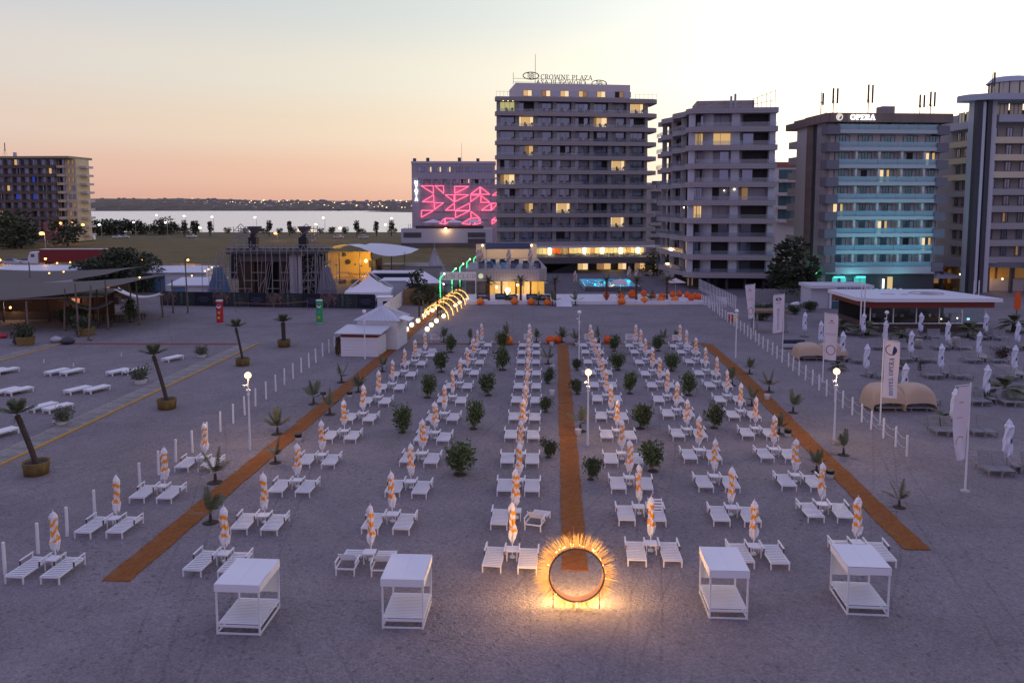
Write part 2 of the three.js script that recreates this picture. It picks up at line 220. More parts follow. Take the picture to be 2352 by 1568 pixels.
// ---- lounger
const LW = .80, LL = 1.78, LH = .31;
function makeLounger(near, raised) {
  const o = new THREE.Group(); o.name = 'sun_lounger';
  const w = M.white, n = 11, pitch = (LL - .1) / n;
  const slat = box(LW - .1, .022, pitch * .52), hinge = -.12;
  for (const s of [-1, 1]) P(o, 'side_rail', box(.045, .06, LL), w, [s * (LW / 2 - .022), LH - .012, 0]);
  P(o, 'end_rail', box(LW - .092, .055, .04), w, [0, LH - .016, LL / 2 - .02]); P(o, 'end_rail', box(LW - .092, .055, .04), w, [0, LH - .016, -LL / 2 + .02]);
  for (const s of [-1, 1]) for (const e of [-1, 1]) P(o, 'leg', box(.05, LH - .042, .05), w, [s * (LW / 2 - .026), (LH - .042) / 2, e * (LL / 2 - .04)]);
  const all = [];
  for (let i = 0; i < n; i++) {
    const z = -LL / 2 + .05 + pitch * (i + .5); let y = LH + .012, zz = z, rx = 0;
    if (raised && z < hinge) { const d = hinge - z, a = .75; y += Math.sin(a) * d; zz = hinge - Math.cos(a) * d; rx = a; }
    if (near) P(o, 'slat', slat, w, [0, y, zz], [rx, 0, 0]); else all.push(bx(LW - .1, .022, pitch * .52, 0, 0, 0, rx).translate(0, y, zz));
  }
  if (!near) P(o, 'slat_deck', join(all), w);
  if (raised) for (const s of [-1, 1]) P(o, 'back_rail', box(.035, .045, .74), w, [s * (LW / 2 - .075), LH + .012 + Math.sin(.75) * .37, hinge - Math.cos(.75) * .37], [.75, 0, 0]);
  for (const s of [-1, 1]) { const x = s * (LW / 2 + .012); P(o, 'arm_post', box(.045, .22, .05), M.brownWood, [x, LH + .09, -.06]); P(o, 'armrest', box(.065, .032, .80), w, [x, LH + .225, -.44], [.02, 0, 0]); P(o, 'arm_post', box(.04, .2, .045), w, [x, LH + .1, -LL / 2 + .09]); }
  return o;
}
const lounger = { n0: makeLounger(true, false), n1: makeLounger(true, true), f0: makeLounger(false, false), f1: makeLounger(false, true) };
const sideTable = (() => { const o = new THREE.Group(); o.name = 'side_table'; P(o, 'table_top', box(.5, .03, .5), M.white, [0, .455, 0]); P(o, 'apron', join(bx(.44, .04, .02, 0, .42, .22), bx(.44, .04, .02, 0, .42, -.22), bx(.02, .04, .44, .22, .42, 0), bx(.02, .04, .44, -.22, .42, 0)), M.white); for (const s of [-1, 1]) for (const e of [-1, 1]) P(o, 'leg', box(.04, .42, .04), M.white, [s * .21, .21, e * .21]); return o; })();
// ---- closed parasol: canopy wound and tied round its pole
function foldedCanopy(y0, y1, prof, folds, twist, striped, rough = .05) {
  const nu = 48, nv = 84, g = grid((u, v) => {
    const a = u * 2 * PI, y = y0 + (y1 - y0) * v, r = lerpTable(prof.map((q) => [q[0], q[1], 0, 0]), v)[0];
    const k = 1 + (1 - v * v) * .30 * Math.sin(folds * a + twist * v * 6 + Math.sin(v * 9)) + rough * 3 * Math.sin(3 * a + v * 17 + twist), low = v < .06 ? 1 - .2 * Math.sin(5 * a) : 1;
    return [Math.cos(a) * r * k * low + .02 * Math.sin(v * 8 + twist * 2), y + (v < .25 ? (.25 - v) * .35 * Math.sin(4 * a + twist) : 0), Math.sin(a) * r * k * low + .02 * Math.cos(v * 7 + twist)];
  }, nu, nv);
  return paint(g, (x, y, z, i) => {
    const w = [.78, .77, .78]; if (!striped) return w;
    const v = (y - y0) / (y1 - y0), a = Math.atan2(z, x);
    if (v < .24 || v > .80) return w;
    const s = v * 4.2 + .30 * Math.sin(a * 1 + twist * 3) + .16 * Math.sin(a * 3 + twist) + .08 * Math.sin(a * 7 + v * 20);
    return (s - Math.floor(s)) < .5 ? [.90, .33, .012] : w;
  });
}
const parasols = [0, 1, 2, 3, 4].map((k) => {
  const o = new THREE.Group(); o.name = 'closed_parasol';
  P(o, 'pole', cyl(.026, .026, 2.42, 8), M.white, [0, 1.21, 0]);
  P(o, 'canopy', foldedCanopy(.72 + .05 * (k % 3), 2.44, [[0, .09 + .03 * (k % 2)], [.10, .165], [.22, .19 + .03 * (k % 3)], [.32, .155], [.45, .14], [.62, .145], [.78, .16], [.86, .165], [.92, .115], [1, .012]], 5 + k % 3, 1 + k * .8, true), M.fabricV);
  P(o, 'tie_strap', new THREE.TorusGeometry(.165, .012, 5, 16).rotateX(PI / 2), M.fabric, [0, 1.32 + .05 * k, 0]);
  P(o, 'finial', cyl(.008, .02, .09, 8), M.white, [0, 2.47, 0]);
  P(o, 'foot', cyl(.13, .16, .07, 12), M.whiteMetal, [0, .035, 0]);
  return o;
});
function put(proto, label, category, group, x, y, z, turn) { const c = proto.clone(); c.name = numbered(proto.name); scene.add(c); c.position.set(x, y, z); c.rotation.y = turn; return info(c, label, category, group); }
const COLS = [
  ['column outside the hut mat', [[121, 1168], [262, 1088], [374, 1024], [467, 968]]],
  ['column inside the hut mat', [[512, 1158], [605, 1082], [682, 1013], [738, 963], [789.5, 916], [832.5, 881], [869, 849], [901, 823], [929, 798], [953, 777], [976, 761]]],
  ['second column inside the hut mat', [[850, 1155], [900, 1080], [943, 1015], [970, 959.5], [998.6, 919], [1021, 881], [1040.5, 847.5], [1055.7, 821], [1073.8, 795], [1086.3, 775], [1095.7, 755.5], [1106.4, 741.6]]],
  ['column left of the centre mat', [[1177, 1149.5], [1185.5, 1073], [1192.7, 1012], [1196, 960], [1200.5, 914], [1206, 880], [1209.5, 848], [1212.5, 821], [1214, 796], [1215, 774], [1216, 756], [1216.7, 742.4]]],
  ['column right of the centre mat', [[1497, 1137], [1470, 1065], [1448, 1008], [1430, 959.8], [1418, 914.5], [1404, 878.5], [1393.2, 844.6], [1384.8, 818.5], [1376, 794.5], [1368, 774.4], [1360.7, 755], [1355.4, 742.4]]],
  ['second column inside the fence mat', [[1735, 1143], [1682, 1067], [1642.6, 1005], [1607.4, 953.2], [1579.5, 912.3], [1554.9, 873.5], [1533.3, 846], [1516, 819], [1499.4, 796.6], [1484.2, 774.4], [1472.7, 755], [1460.7, 743.2]]],
  ['column inside the fence mat', [[1971.5, 1136.3], [1891.5, 1060.7], [1829.7, 1003.2], [1779.5, 951.6], [1737, 910.5], [1702.4, 876], [1671.5, 846], [1646.9, 818.5], [1622, 795.8], [1598.6, 773.6], [1578.9, 755], [1561.3, 743.8]]],
];
// exceptions the photograph shows: [column, row, side (0 left, 1 right)] -> turned round or with its back raised
const TURNED = { '2,0,0': 1, '2,0,1': 1, '3,1,1': 1 }, RAISED = { '4,1,1': 1, '1,10,0': 1, '1,10,1': 1, '2,4,0': 1, '2,0,0': 1, '2,0,1': 1, '3,1,1': 1 };
COLS.forEach(([name, tops], c) => tops.forEach(([px, py], r) => {
  const u = gp(px, py, 2.5), row = `${ord(r)} row from the sea, ${name}`, j = () => rr(-.035, .035);
  const ps = put(parasols[(c * 5 + r * 3) % 5], `orange striped closed parasol, ${row}`, 'parasol', 'closed orange and white parasols', u[0], 0, u[1], rr(0, 6.3)), fat = rr(.76, .98); ps.rotation.z = rr(-.03, .03); ps.scale.set(fat, rr(.98, 1.02), fat * rr(.92, 1.08));
  const t = off(u, j() * .5, -.16 + j());
  put(sideTable, `small white side table, ${row}`, 'side table', 'white side tables under the parasols', t[0], 0, t[1], -YAW + j());
  for (const s of [0, 1]) {
    const key = `${c},${r},${s}`, turned = TURNED[key], p = off(u, (s ? 1 : -1) * (.70 + Math.abs(j())) + (key === '3,1,1' ? .35 : 0), -.62 + j() * 2);
    put(lounger[(r < 6 ? 'n' : 'f') + (RAISED[key] ? 1 : 0)], `${s ? 'right' : 'left'} white lounger, ${row}`, 'lounger', 'white slatted loungers in rows', p[0], 0, p[1], -YAW + rr(-.05, .05) + (turned ? PI + (key === '3,1,1' ? -.25 : .05) : 0));
  }
}));

// ---- cabanas
[[547, 1458, 1.58, 'white cabana bed in front of the column inside the hut mat'], [924, 1444, 1.5, 'white cabana bed left of the glowing straw ring'], [1673, 1422, 1.4, 'white cabana bed right of the glowing straw ring'], [1995, 1414, 1.5, 'white cabana bed nearest the end of the fence mat']].forEach(([px, py, W, label], k) => {
  const D = 1.95, Hh = 1.84, f = gp(px, py), c = off(f, 0, D / 2), o = T('cabana_bed', label, 'cabana', c[0], 0, c[1], -YAW + [0, .015, .01, -.02][k], 'white cabana beds along the front');
  const w = M.whiteMetal, x = W / 2 - .03, z = D / 2 - .03;
  for (const s of [-1, 1]) for (const e of [-1, 1]) P(o, 'post', box(.06, Hh, .06), w, [s * x, Hh / 2, e * z]);
  for (const e of [-1, 1]) { P(o, 'base_rail', box(W - .12, .05, .05), w, [0, .03, e * z]); P(o, 'bed_rail', box(W - .12, .07, .05), w, [0, .30, e * z]); P(o, 'roof_rail', box(W - .12, .05, .05), w, [0, Hh - .03, e * z]); }
  for (const s of [-1, 1]) { P(o, 'base_rail', box(.05, .05, D - .12), w, [s * x, .03, 0]); P(o, 'bed_rail', box(.05, .07, D - .12), w, [s * x, .30, 0]); P(o, 'roof_rail', box(.05, .05, D - .12), w, [s * x, Hh - .03, 0]); }
  const n = 17; for (let i = 0; i < n; i++) P(o, 'slat', box(W - .12, .025, (D - .16) / n * .68), w, [0, .352, -D / 2 + .08 + (D - .16) * (i + .5) / n]);
  // cloth roof, its sides and its back panel
  const dip = [.02, .09, .05, .04][k];
  for (const s of [-1, 1]) P(o, 'roof_cloth', grid((u, v) => { const a = (s < 0 ? u - 1 : u) * (W / 2 + .015) + s * .002, b = (v - .5) * (D + .05); return [a, Hh + .012 - dip * (1 - Math.pow(2 * a / W, 2)) * (1 - Math.pow(2 * b / D, 2)) + .012 * Math.sin(b * 4 + k), b]; }, 8, 14), M.fabric);
  P(o, 'valance', box(W + .03, .27, .012), M.fabric, [0, Hh - .135, D / 2 + .026]); P(o, 'valance', box(W + .03, .27, .012), M.fabric, [0, Hh - .135, -D / 2 - .026]);
  for (const s of [-1, 1]) P(o, 'valance', box(.012, .27, D + .03), M.fabric, [s * (W / 2 + .021), Hh - .135, 0]);
  for (const s of [-1, 1]) P(o, 'back_cloth', grid((u, v) => [s * (.008 + u * (W / 2 - .075)), .62 + v * (Hh - .9), -z + .012 * Math.sin(u * 9 + k + v * 2)], 8, 4), M.tan);
});

// ---- the glowing straw ring
{
  const f = gp(1323.5, 1397), R = .98, D = .34, cy = 1.36, o = T('straw_light_ring', 'glowing round straw ring on thin black legs at the mat end', 'light ring', f[0], 0, f[1], -YAW * .4);
  const prof = [[R, -D / 2], [R, D / 2], [R + .035, D / 2], [R + .035, -D / 2]];
  const drum = new THREE.LatheGeometry([...prof, prof[0]].map((p) => V(p[0], p[1], 0)).map((v) => new THREE.Vector2(v.x, v.y)), 72); drum.rotateX(PI / 2);
  P(o, 'drum', drum, mat(.20, .10, .075, .7), [0, cy, 0]);
  const rim = new THREE.TorusGeometry(R + .03, .03, 8, 72); P(o, 'front_rim', rim, M.darkWood, [0, cy, D / 2]);
  for (const s of [-1, 1]) P(o, 'leg', bar([s * .86, 0, 0], [s * .86, cy - .45, 0], .018, 8), M.black);
  P(o, 'brace', bar([-.86, cy - .62, 0], [-.7, cy - .70, 0], .012), M.black); P(o, 'brace', bar([.86, cy - .62, 0], [.7, cy - .70, 0], .012), M.black);
  // straw: uneven blades standing out from the drum
  const blades = [];
  for (let i = 0; i < 820; i++) {
    const a = rnd() * 2 * PI, L = rr(.40, .64) * (rnd() < .08 ? 1.35 : 1) * (Math.sin(a) < -.55 ? .85 : 1), z0 = rr(-D / 2 + .1, D / 2 - .02), tilt = rr(-.32, .32), fw = rr(-.35, .35), wd = rr(.012, .026), c = Math.cos(a + tilt * .3), s = Math.sin(a + tilt * .3), r0 = R + .04;
    const g = grid((u, v) => { const q = v * L, b = tilt * v * v * .3; return [Math.cos(a) * r0 + (c - s * b) * q + -s * (u - .5) * wd * (1 - v * .9), Math.sin(a) * r0 + (s + c * b) * q + c * (u - .5) * wd * (1 - v * .9) - .03 * v * v, z0 + fw * q * .6 + (u - .5) * wd * .4]; }, 1, 3);
    blades.push(g);
  }
  P(o, 'straw_fringe', join(blades), M.straw, [0, cy, 0]).userData.kind = 'stuff';
  // rope of small bulbs wound on the drum behind the rim
  const rope = tube([...Array(40)].map((_, i) => { const a = i / 40 * 2 * PI; return [Math.cos(a) * (R + .05), Math.sin(a) * (R + .05), -.1 + .04 * Math.sin(i * 2.4)]; }), .012, 160, 6, true);
  P(o, 'light_rope', rope, glow(1, .52, .16, 7), [0, cy, 0]);
  for (let i = 0; i < 60; i++) { const a = rnd() * 2 * PI; if (Math.sin(a) < -.2 && rnd() < .5) continue; P(o, 'bulb', ball(.016, 8, 6), glow(1, .72, .34, 16), [Math.cos(a) * (R + .11), cy + Math.sin(a) * (R + .11), rr(-.16, .02)]); }
  P(o, 'back_rim', new THREE.TorusGeometry(R + .03, .022, 8, 72), M.darkWood, [0, cy, -D / 2]);
  for (let i = 0; i < 16; i++) { const a = (i + .5) / 16 * 2 * PI - PI / 2; lampLight(o, 1, .54, .18, 4.4, Math.cos(a) * (R + .2), cy + Math.sin(a) * (R + .2), -.40, 3); }
}

// ---- globe street lamps on white poles
function globeLamp(label, gx, gy, bx0, by0, lit, power = 30, hh = 4.65) {
  const b = gp(bx0, by0), o = T('globe_lamp', label, 'street lamp', b[0], 0, b[1], 0, 'white globe lamps on the beach');
  P(o, 'pole', cyl(.045, .075, hh - .85, 12), M.whiteMetal, [0, (hh - .85) / 2, 0]); P(o, 'upper_pole', cyl(.035, .035, .75, 10), M.whiteMetal, [0, hh - .5, 0]);
  P(o, 'collar', box(.24, .10, .20), M.whiteMetal, [0, hh - .92, 0]); P(o, 'floodlight', box(.2, .12, .1), M.whiteMetal, [-.16, hh - .62, .12], [.5, .3, 0]); P(o, 'junction_box', cyl(.085, .085, .14, 10), M.whiteMetal, [.0, hh - 1.15, .02]);
  P(o, 'globe', ball(.2, 20, 14), lit ? glow(1, .60, .24, 4.2) : mat(.82, .82, .84, .25), [0, hh, 0]);
  if (lit) lampLight(o, 1, .62, .28, power, 0, hh, 0, 10);
}
globeLamp('lit globe lamp beside the white bollards and hut mat', 568, 860, 574, 1033, true);
globeLamp('lit globe lamp right of the centre mat', 1350, 853, 1350, 1023, true);
globeLamp('lit globe lamp beside the rope fence', 1919, 850, 1916, 1020, true);
globeLamp('unlit white globe lamp in front of the white hut', 837, 710, 838, 824, false);
globeLamp('unlit white globe lamp at the back end of the centre mat', 1329, 710, 1330, 826, false);
globeLamp('unlit white globe lamp by the red and yellow bins', 1692, 711, 1690, 822, false);
globeLamp('small unlit globe lamp among white parasols before the bar', 2033, 720, 2034, 806, false, 0, 4.0);
// ================================================================== plants
function leaves(n, place, size, tone, seedTone = .5) { // many small folded leaves; place(i) -> [x, y, z, outward vector]
  const p = [], c = [], N = [];
  for (let i = 0; i < n; i++) {
    const [x, y, z, ox, oy, oz] = place(i), s = size * rr(.6, 1.35), d = V(ox + rr(-.8, .8), oy + rr(-.6, .9), oz + rr(-.8, .8)).normalize(), q = V(rr(-1, 1), rr(-1, 1), rr(-1, 1)).cross(d).normalize(), t = rr(1 - seedTone * .6, 1 + seedTone * .7), w = s * .34, k = q.clone().cross(d).normalize();
    const a = V(x, y, z), b = a.clone().addScaledVector(d, s * .5).addScaledVector(q, w), e = a.clone().addScaledVector(d, s), f = a.clone().addScaledVector(d, s * .5).addScaledVector(q, -w);
    for (const v of [a, b, e, a, e, f]) { p.push(v.x, v.y, v.z); N.push(k.x, k.y, k.z); c.push(tone[0] * t, tone[1] * t, tone[2] * t); }
  }
  const g = new THREE.BufferGeometry(); g.setAttribute('position', new THREE.Float32BufferAttribute(p, 3)); g.setAttribute('normal', new THREE.Float32BufferAttribute(N, 3)); g.setAttribute('color', new THREE.Float32BufferAttribute(c, 3)); return g;
}
// ---- shrubs with several stems
function makeShrub(k, wide = .55, tone = [.085, .125, .042], n = 1500) {
  const o = new THREE.Group(); o.name = 'leafy_shrub'; const st = [], tips = [];
  for (let i = 0; i < 9; i++) { const a = rnd() * 6.3, r = wide * Math.sqrt(rnd()) * .8, h = rr(.5, .85); st.push(tube([[0, 0, 0], [Math.cos(a) * r * .35, h * .5, Math.sin(a) * r * .35], [Math.cos(a) * r, h, Math.sin(a) * r]], .012, 5, 5)); tips.push([Math.cos(a) * r, h, Math.sin(a) * r, rr(.16, .30)]); for (let m = 0; m < 2; m++) tips.push([Math.cos(a + m) * r * .6, h * rr(.5, 1.0), Math.sin(a + m) * r * .6, rr(.12, .22)]); }
  P(o, 'stems', join(st), M.stem);
  P(o, 'crown', leaves(n, () => { const t = tips[Math.floor(rnd() * tips.length)], d = V(rr(-1, 1), rr(-1, 1), rr(-1, 1)).normalize(), q = t[3] * Math.cbrt(rnd()) * 1.15; return [t[0] + d.x * q, t[1] + d.y * q * 1.25, t[2] + d.z * q, d.x, d.y + .5, d.z]; }, .11, tone, .8), M.leaf).userData.kind = 'stuff';
  P(o, 'soil_ring', cyl(.16, .24, .05, 12), M.soil, [0, .025, 0]);
  return o;
}
const shrubs = [makeShrub(0), makeShrub(1, .45), makeShrub(2, .62, [.075, .105, .04]), makeShrub(3, .42, [.095, .135, .05], 1300)], lowShrubs = [makeShrub(4, .8, [.065, .09, .042], 1700), makeShrub(5, .75, [.06, .085, .038], 1600)];
function plantAt(list, k, label, category, group, px, py, hpx, natural, wide = 1) { const p = gp(px, py), m = hpx * EYE / (py - HOR), s = m / natural, c = put(list[k % list.length], label, category, group, p[0], 0, p[1], rnd() * 6.3); c.scale.set(s * wide, s, s * wide); return c; }
[[924, 993, 64, 'in the second row of bushes from the hut mat, nearest the sea'], [981, 913, 57, 'behind the sixth parasol inside the hut mat'], [1014, 854, 49, 'second from the back beside the hut mat column'], [1036, 809, 43, 'nearest the small white sign by the glowing globes'],
  [1057, 1090, 76, 'large, between second column and centre mat column, nearest the sea'], [1087, 985, 70, 'sparse and leaning, left of the centre mat column'], [1122, 908, 54, 'upright, third from sea left of centre mat column'], [1155, 850, 57, 'upright, fourth from sea left of centre mat column'], [1152, 800, 40, 'in front of an orange bean bag, left of centre mat'],
  [1500, 1082, 74, 'large, right of the centre mat, nearest the sea'], [1471, 984, 62, 'second from the sea right of the centre mat'], [1447, 904, 54, 'third from the sea right of the centre mat'], [1420, 850, 42, 'fourth from the sea right of the centre mat'], [1411, 806, 40, 'beside the single orange bean bag right of centre mat'],
  [1640, 983, 60, 'nearest the sea beside the fence mat column'], [1583, 908, 56, 'second from sea beside the fence mat column'], [1542, 852, 43, 'third from sea beside the fence mat column'], [1513, 806, 39, 'at the back beside the fence mat column']].forEach(([x, y, h, l], k) => plantAt(shrubs, k, `green bush ${l}`, 'bush', 'green bushes between the lounger columns', x, y, h, 1.15, k === 4 ? 1.05 : k === 5 ? .7 : rr(.74, .9)));
[[1259, 1050, 40, 'left of centre mat, nearest the sea'], [1254, 946, 36, 'left of centre mat by the fifth row'], [1258, 880, 34, 'left of centre mat by the white bucket'], [1357, 1101, 50, 'right of centre mat, nearest the sea'], [1327, 905, 36, 'right of centre mat before the lit globe lamp'], [1326, 850, 27, 'right of centre mat in a white bucket row']].forEach(([x, y, h, l], k) => plantAt(lowShrubs, k, `low dark spreading shrub ${l}`, 'shrub', 'low shrubs edging the centre mat', x, y, h, 1.05, .78));

// ---- palm fronds
function frond(L, up, droop, nl, wide, tone, jitter = .2) {
  const p = [], c = [], N = [], pt = (t) => V(L * (t * Math.cos(up) + .0), L * (t * Math.sin(up) - droop * t * t), 0);
  const quad = (a, b, e, k) => { const n = b.clone().sub(a).cross(e.clone().sub(a)).normalize(); for (const v of [a, b, e]) { p.push(v.x, v.y, v.z); N.push(n.x, n.y, n.z); c.push(tone[0] * k, tone[1] * k, tone[2] * k); } };
  for (let i = 0; i < 6; i++) { const a = pt(i / 6), b = pt((i + 1) / 6), w = L * .012 * (1.2 - i / 6), y = V(0, 0, w); quad(a.clone().sub(y), a.clone().add(y), b, 1.2); quad(a.clone().add(V(0, w, 0)), b.clone().add(V(0, w * .7, 0)), b.clone().sub(y), 1.1); }
  for (let i = 0; i < nl; i++) for (const s of [-1, 1]) {
    const t = .18 + .82 * (i + .5) / nl, a = pt(t), d = pt(Math.min(1, t + .05)).sub(pt(t - .05)).normalize(), l = wide * L * Math.sin(PI * (.12 + .85 * t)) * rr(.8, 1.15), e = a.clone().addScaledVector(d, l * .75).add(V(0, -l * (.15 + rr(0, .3)), s * l)), b = a.clone().addScaledVector(d, L * .055);
    quad(a, b, e, rr(1 - jitter, 1 + jitter * 1.6));
  }
  const g = new THREE.BufferGeometry(); g.setAttribute('position', new THREE.Float32BufferAttribute(p, 3)); g.setAttribute('normal', new THREE.Float32BufferAttribute(N, 3)); g.setAttribute('color', new THREE.Float32BufferAttribute(c, 3)); return g;
}
const PALM = [.10, .115, .058], DRY = [.16, .12, .075];
const youngF = [frond(1.3, 1.25, .12, 16, .20, PALM), frond(1.2, 1.0, .28, 15, .22, PALM), frond(1.35, 1.4, .05, 16, .16, PALM), frond(1.1, .8, .35, 14, .22, DRY)];
function makeYoungPalm(k, n) { const o = new THREE.Group(); o.name = 'young_palm'; P(o, 'trunk', cyl(.045, .075, .42, 8), M.bark, [0, .21, 0]); for (let i = 0; i < n; i++) { const a = i / n * 6.28 * 1.62 + k; P(o, 'frond', youngF[(i + k) % 4], M.leaf, [0, .36, 0], [0, a, 0]); } P(o, 'soil_ring', cyl(.2, .3, .05, 12), M.soil, [0, .025, 0]); return o; }
const youngPalms = [makeYoungPalm(0, 7), makeYoungPalm(1, 9), makeYoungPalm(2, 6), makeYoungPalm(3, 5)];
[[483, 1200, 76, 'beside hut mat, nearest the sea'], [494, 1108, 76, 'in front of the farthest lounger pair outside the hut mat'], [632, 1063, 56, 'standing at the edge of hut mat with dry fronds'], [637, 997, 58, 'between the lit globe lamp and hut mat'], [720, 928, 54, 'left of a flower pot outside the hut mat'], [757, 952, 56, 'overlapping the hut mat by a flower pot'], [784, 878, 46, 'outside the hut mat, farthest from the sea'], [823, 900, 40, 'overlapping the hut mat beyond the flower pots'], [878, 853, 37, 'beside hut mat near the white hut'],
  [2066, 1165, 62, 'alone right of the fence mat end'], [1938, 1045, 56, 'at the foot of the lit lamp by the rope fence'], [1876, 1083, 52, 'on the fence mat edge beside a black and white pot'], [1822, 948, 50, 'between fence mat and rope fence'], [1790, 996, 46, 'thin, at the fence mat edge by a flower pot'], [1767, 900, 48, 'slender, between fence mat and rope fence'], [1727, 931, 44, 'slender, overlapping the fence mat'], [1722, 858, 37, 'small and bare, between fence mat and rope fence'], [1682, 885, 42, 'slender, at the back of the fence mat'],
  [1333, 990, 58, 'right of centre mat by a white bucket'], [1259, 836, 40, 'dry, left of centre mat near the back'], [1291, 786, 36, 'at the back end of the centre mat'], [1323, 792, 36, 'beside the unlit lamp at the back'], [1166, 782, 40, 'behind the orange bean bag at the back'], [1080, 790, 34, 'at the back beside the second column'], [1019, 785, 34, 'behind the bush by the small white sign'], [1232, 786, 30, 'at the back of the column left of centre mat'], [1376, 786, 36, 'behind the single orange bean bag'], [1525, 788, 32, 'at the back between fence side columns'], [1552, 784, 26, 'behind the last parasol of the fence mat column']].forEach(([x, y, h, l], k) => plantAt(youngPalms, k * 3 + (k > 12 ? 1 : 0), `young palm ${l}`, 'palm', 'young palms planted in the sand', x, y, h, 1.5, 1.25));

// ---- flower pots and buckets
function bucket(px, py, dark, label) { const p = gp(px, py), o = T('flower_bucket', label, 'bucket', p[0], 0, p[1], 0, dark ? 'white pots filled with dark soil' : 'plain white buckets by the centre mat'); P(o, 'bucket', new THREE.LatheGeometry([[.0, .01], [.17, .01], [.21, .40], [.225, .40], [.225, .43], [.195, .43], [.16, .04], [0, .04]].map((q) => new THREE.Vector2(...q)), 18), M.pot); if (dark) P(o, 'black_liner', cyl(.235, .215, .2, 16), M.black, [0, .37, 0]); return o; }
[[685, 1013, 'nearest the sea on hut mat'], [742, 914, 'left of hut mat beside a young palm'], [803, 913, 'right of hut mat beside the fifth parasol'], [881, 843, 'right of hut mat near the white hut'], [1907, 1098, 'at the fence mat by the second parasol'], [1810, 1003, 'at the fence mat by the fourth parasol'], [1044, 790, 'at the back by the bush near globes']].forEach(([x, y, l]) => bucket(x, y, true, `white pot with black liner ${l}`));
[[1268, 908, 'left of centre mat, nearer the sea'], [1269, 849, 'left of centre mat by the eighth row'], [1341, 862, 'right of centre mat, left of the lit lamp'], [1328, 1000, 'right of centre mat by a young palm'], [1267, 795, 'left of centre mat at the back'], [1326, 797, 'at the foot of the unlit back lamp'], [1762, 918, 'at the fence mat by the fifth row']].forEach(([x, y, l]) => bucket(x, y, false, `plain white bucket ${l}`));
// ---- bean bags
const bagGeo = (() => { const g = new THREE.SphereGeometry(.5, 22, 16), p = g.attributes.position; for (let i = 0; i < p.count; i++) { let x = p.getX(i), y = p.getY(i), z = p.getZ(i); const t = (y + .5), k = t > .55 ? 1 - (t - .55) * .85 : 1, f = 1 + .05 * Math.sin(Math.atan2(z, x) * 6 + y * 5); p.setXYZ(i, x * k * f, Math.max(0, t * 1.0 - .06) * .98, z * k * f); } g.computeVertexNormals(); return g; })();
function beanBag(px, py, label, deep, size = 1, h = 0, group) { const p = gp(px, py, h), o = T('bean_bag', label, 'bean bag', p[0], h, p[1], rnd() * 6, group || 'orange bean bags'); o.scale.setScalar(size); P(o, 'cushion', bagGeo, deep ? M.orangeDeep : M.orange); P(o, 'seam_loop', new THREE.TorusGeometry(.05, .012, 5, 12), deep ? M.orangeDeep : M.orange, [0, .93, 0]); return o; }
beanBag(1166, 791, 'large orange bean bag behind the bush left of the centre mat', false, 1.15); beanBag(1153, 789, 'orange bean bag half hidden by a bush at the back', false, 1.0); beanBag(1264, 789, 'orange bean bag, left of the pair at the centre mat end', true, 1.0); beanBag(1281, 787, 'orange bean bag, right of the pair at the centre mat end', true, .9); beanBag(1396, 788, 'single orange bean bag right of the centre mat end', true, .95);
// ---- small notices on stakes
[[999, 786, 'hut mat end'], [1152, 788, 'second column'], [1214, 786, 'column left of the centre mat'], [1353, 786, 'column right of the centre mat'], [1447, 786, 'second column from the fence mat'], [1555, 788, 'column inside the fence mat']].forEach(([x, y, l]) => { const p = gp(x, y), o = T('notice_board', `small white notice on stakes at the back of the ${l}`, 'sign', p[0], 0, p[1], rr(-.1, .1), 'small white notices behind the loungers'); P(o, 'panel', box(1.05, .62, .03), M.white, [0, .62, 0]); for (const s of [-1, 1]) P(o, 'stake', box(.03, .5, .03), M.white, [s * .4, .25, -.02]); P(o, 'lettering', join([0, 1, 2].map((i) => bx(.7 - i * .12, .05, .004, 0, .76 - i * .13, .018))), mat(.55, .18, .16, .7)); });

// ---- white bollards on the side of the hut mat
[[10, 1319], [86.6, 1271], [153.5, 1231], [217, 1188], [268, 1152], [321, 1120], [364, 1090], [404, 1061], [441, 1039], [475, 1018], [506, 991], [535.5, 972], [561, 953], [586.5, 933], [610.5, 916], [633, 899], [653, 883], [673, 869.7], [691.6, 855.8], [709, 844.6], [724.6, 833], [740.9, 819], [755.8, 810.5], [768, 802]].forEach(([x, y], i) => { const p = gp(x, y), o = T('bollard', `white round bollard, ${ord(i)} from the sea on the hut side`, 'bollard', p[0], 0, p[1], 0, 'white bollards outside the hut mat'); P(o, 'post', cyl(.065, .07, 1.34, 12), M.white, [rr(-.01, .01), .67, 0], [rr(-.02, .02), 0, rr(-.03, .03)]); P(o, 'cap', cyl(.05, .066, .03, 12), M.white, [0, 1.355, 0]); });

// ---- rope fence
{
  const A = gp(2085, 1048), B = gp(1612, 694), L = Math.hypot(B[0] - A[0], B[1] - A[1]), n = 40, pts = [];
  for (let i = 0; i <= n; i++) pts.push([A[0] + (B[0] - A[0]) * i / n + rr(-.06, .06), A[1] + (B[1] - A[1]) * i / n]);
  const postG = cyl(.06, .065, 1.3, 10), ropeM = mat(.62, .60, .60, .9);
  const o = T('rope_fence', 'long white post and rope fence between the loungers and covered beds', 'fence', pts[0][0], 0, pts[0][1]);
  pts.forEach(([x, z], i) => {
    const lx = x - pts[0][0], lz = z - pts[0][1];
    P(o, 'post', postG, M.white, [lx, .65, lz], [rr(-.02, .02), 0, rr(-.02, .02)]);
    if (i < n) for (const h of [1.15, .6]) { const q = pts[i + 1], ex = q[0] - pts[0][0], ez = q[1] - pts[0][1], sg = rr(.14, .26); P(o, 'rope', tube([0, .25, .5, .75, 1].map((t) => [lx + (ex - lx) * t, h - sg * 4 * t * (1 - t), lz + (ez - lz) * t]), .012, 10, 5), ropeM); }
  });
}
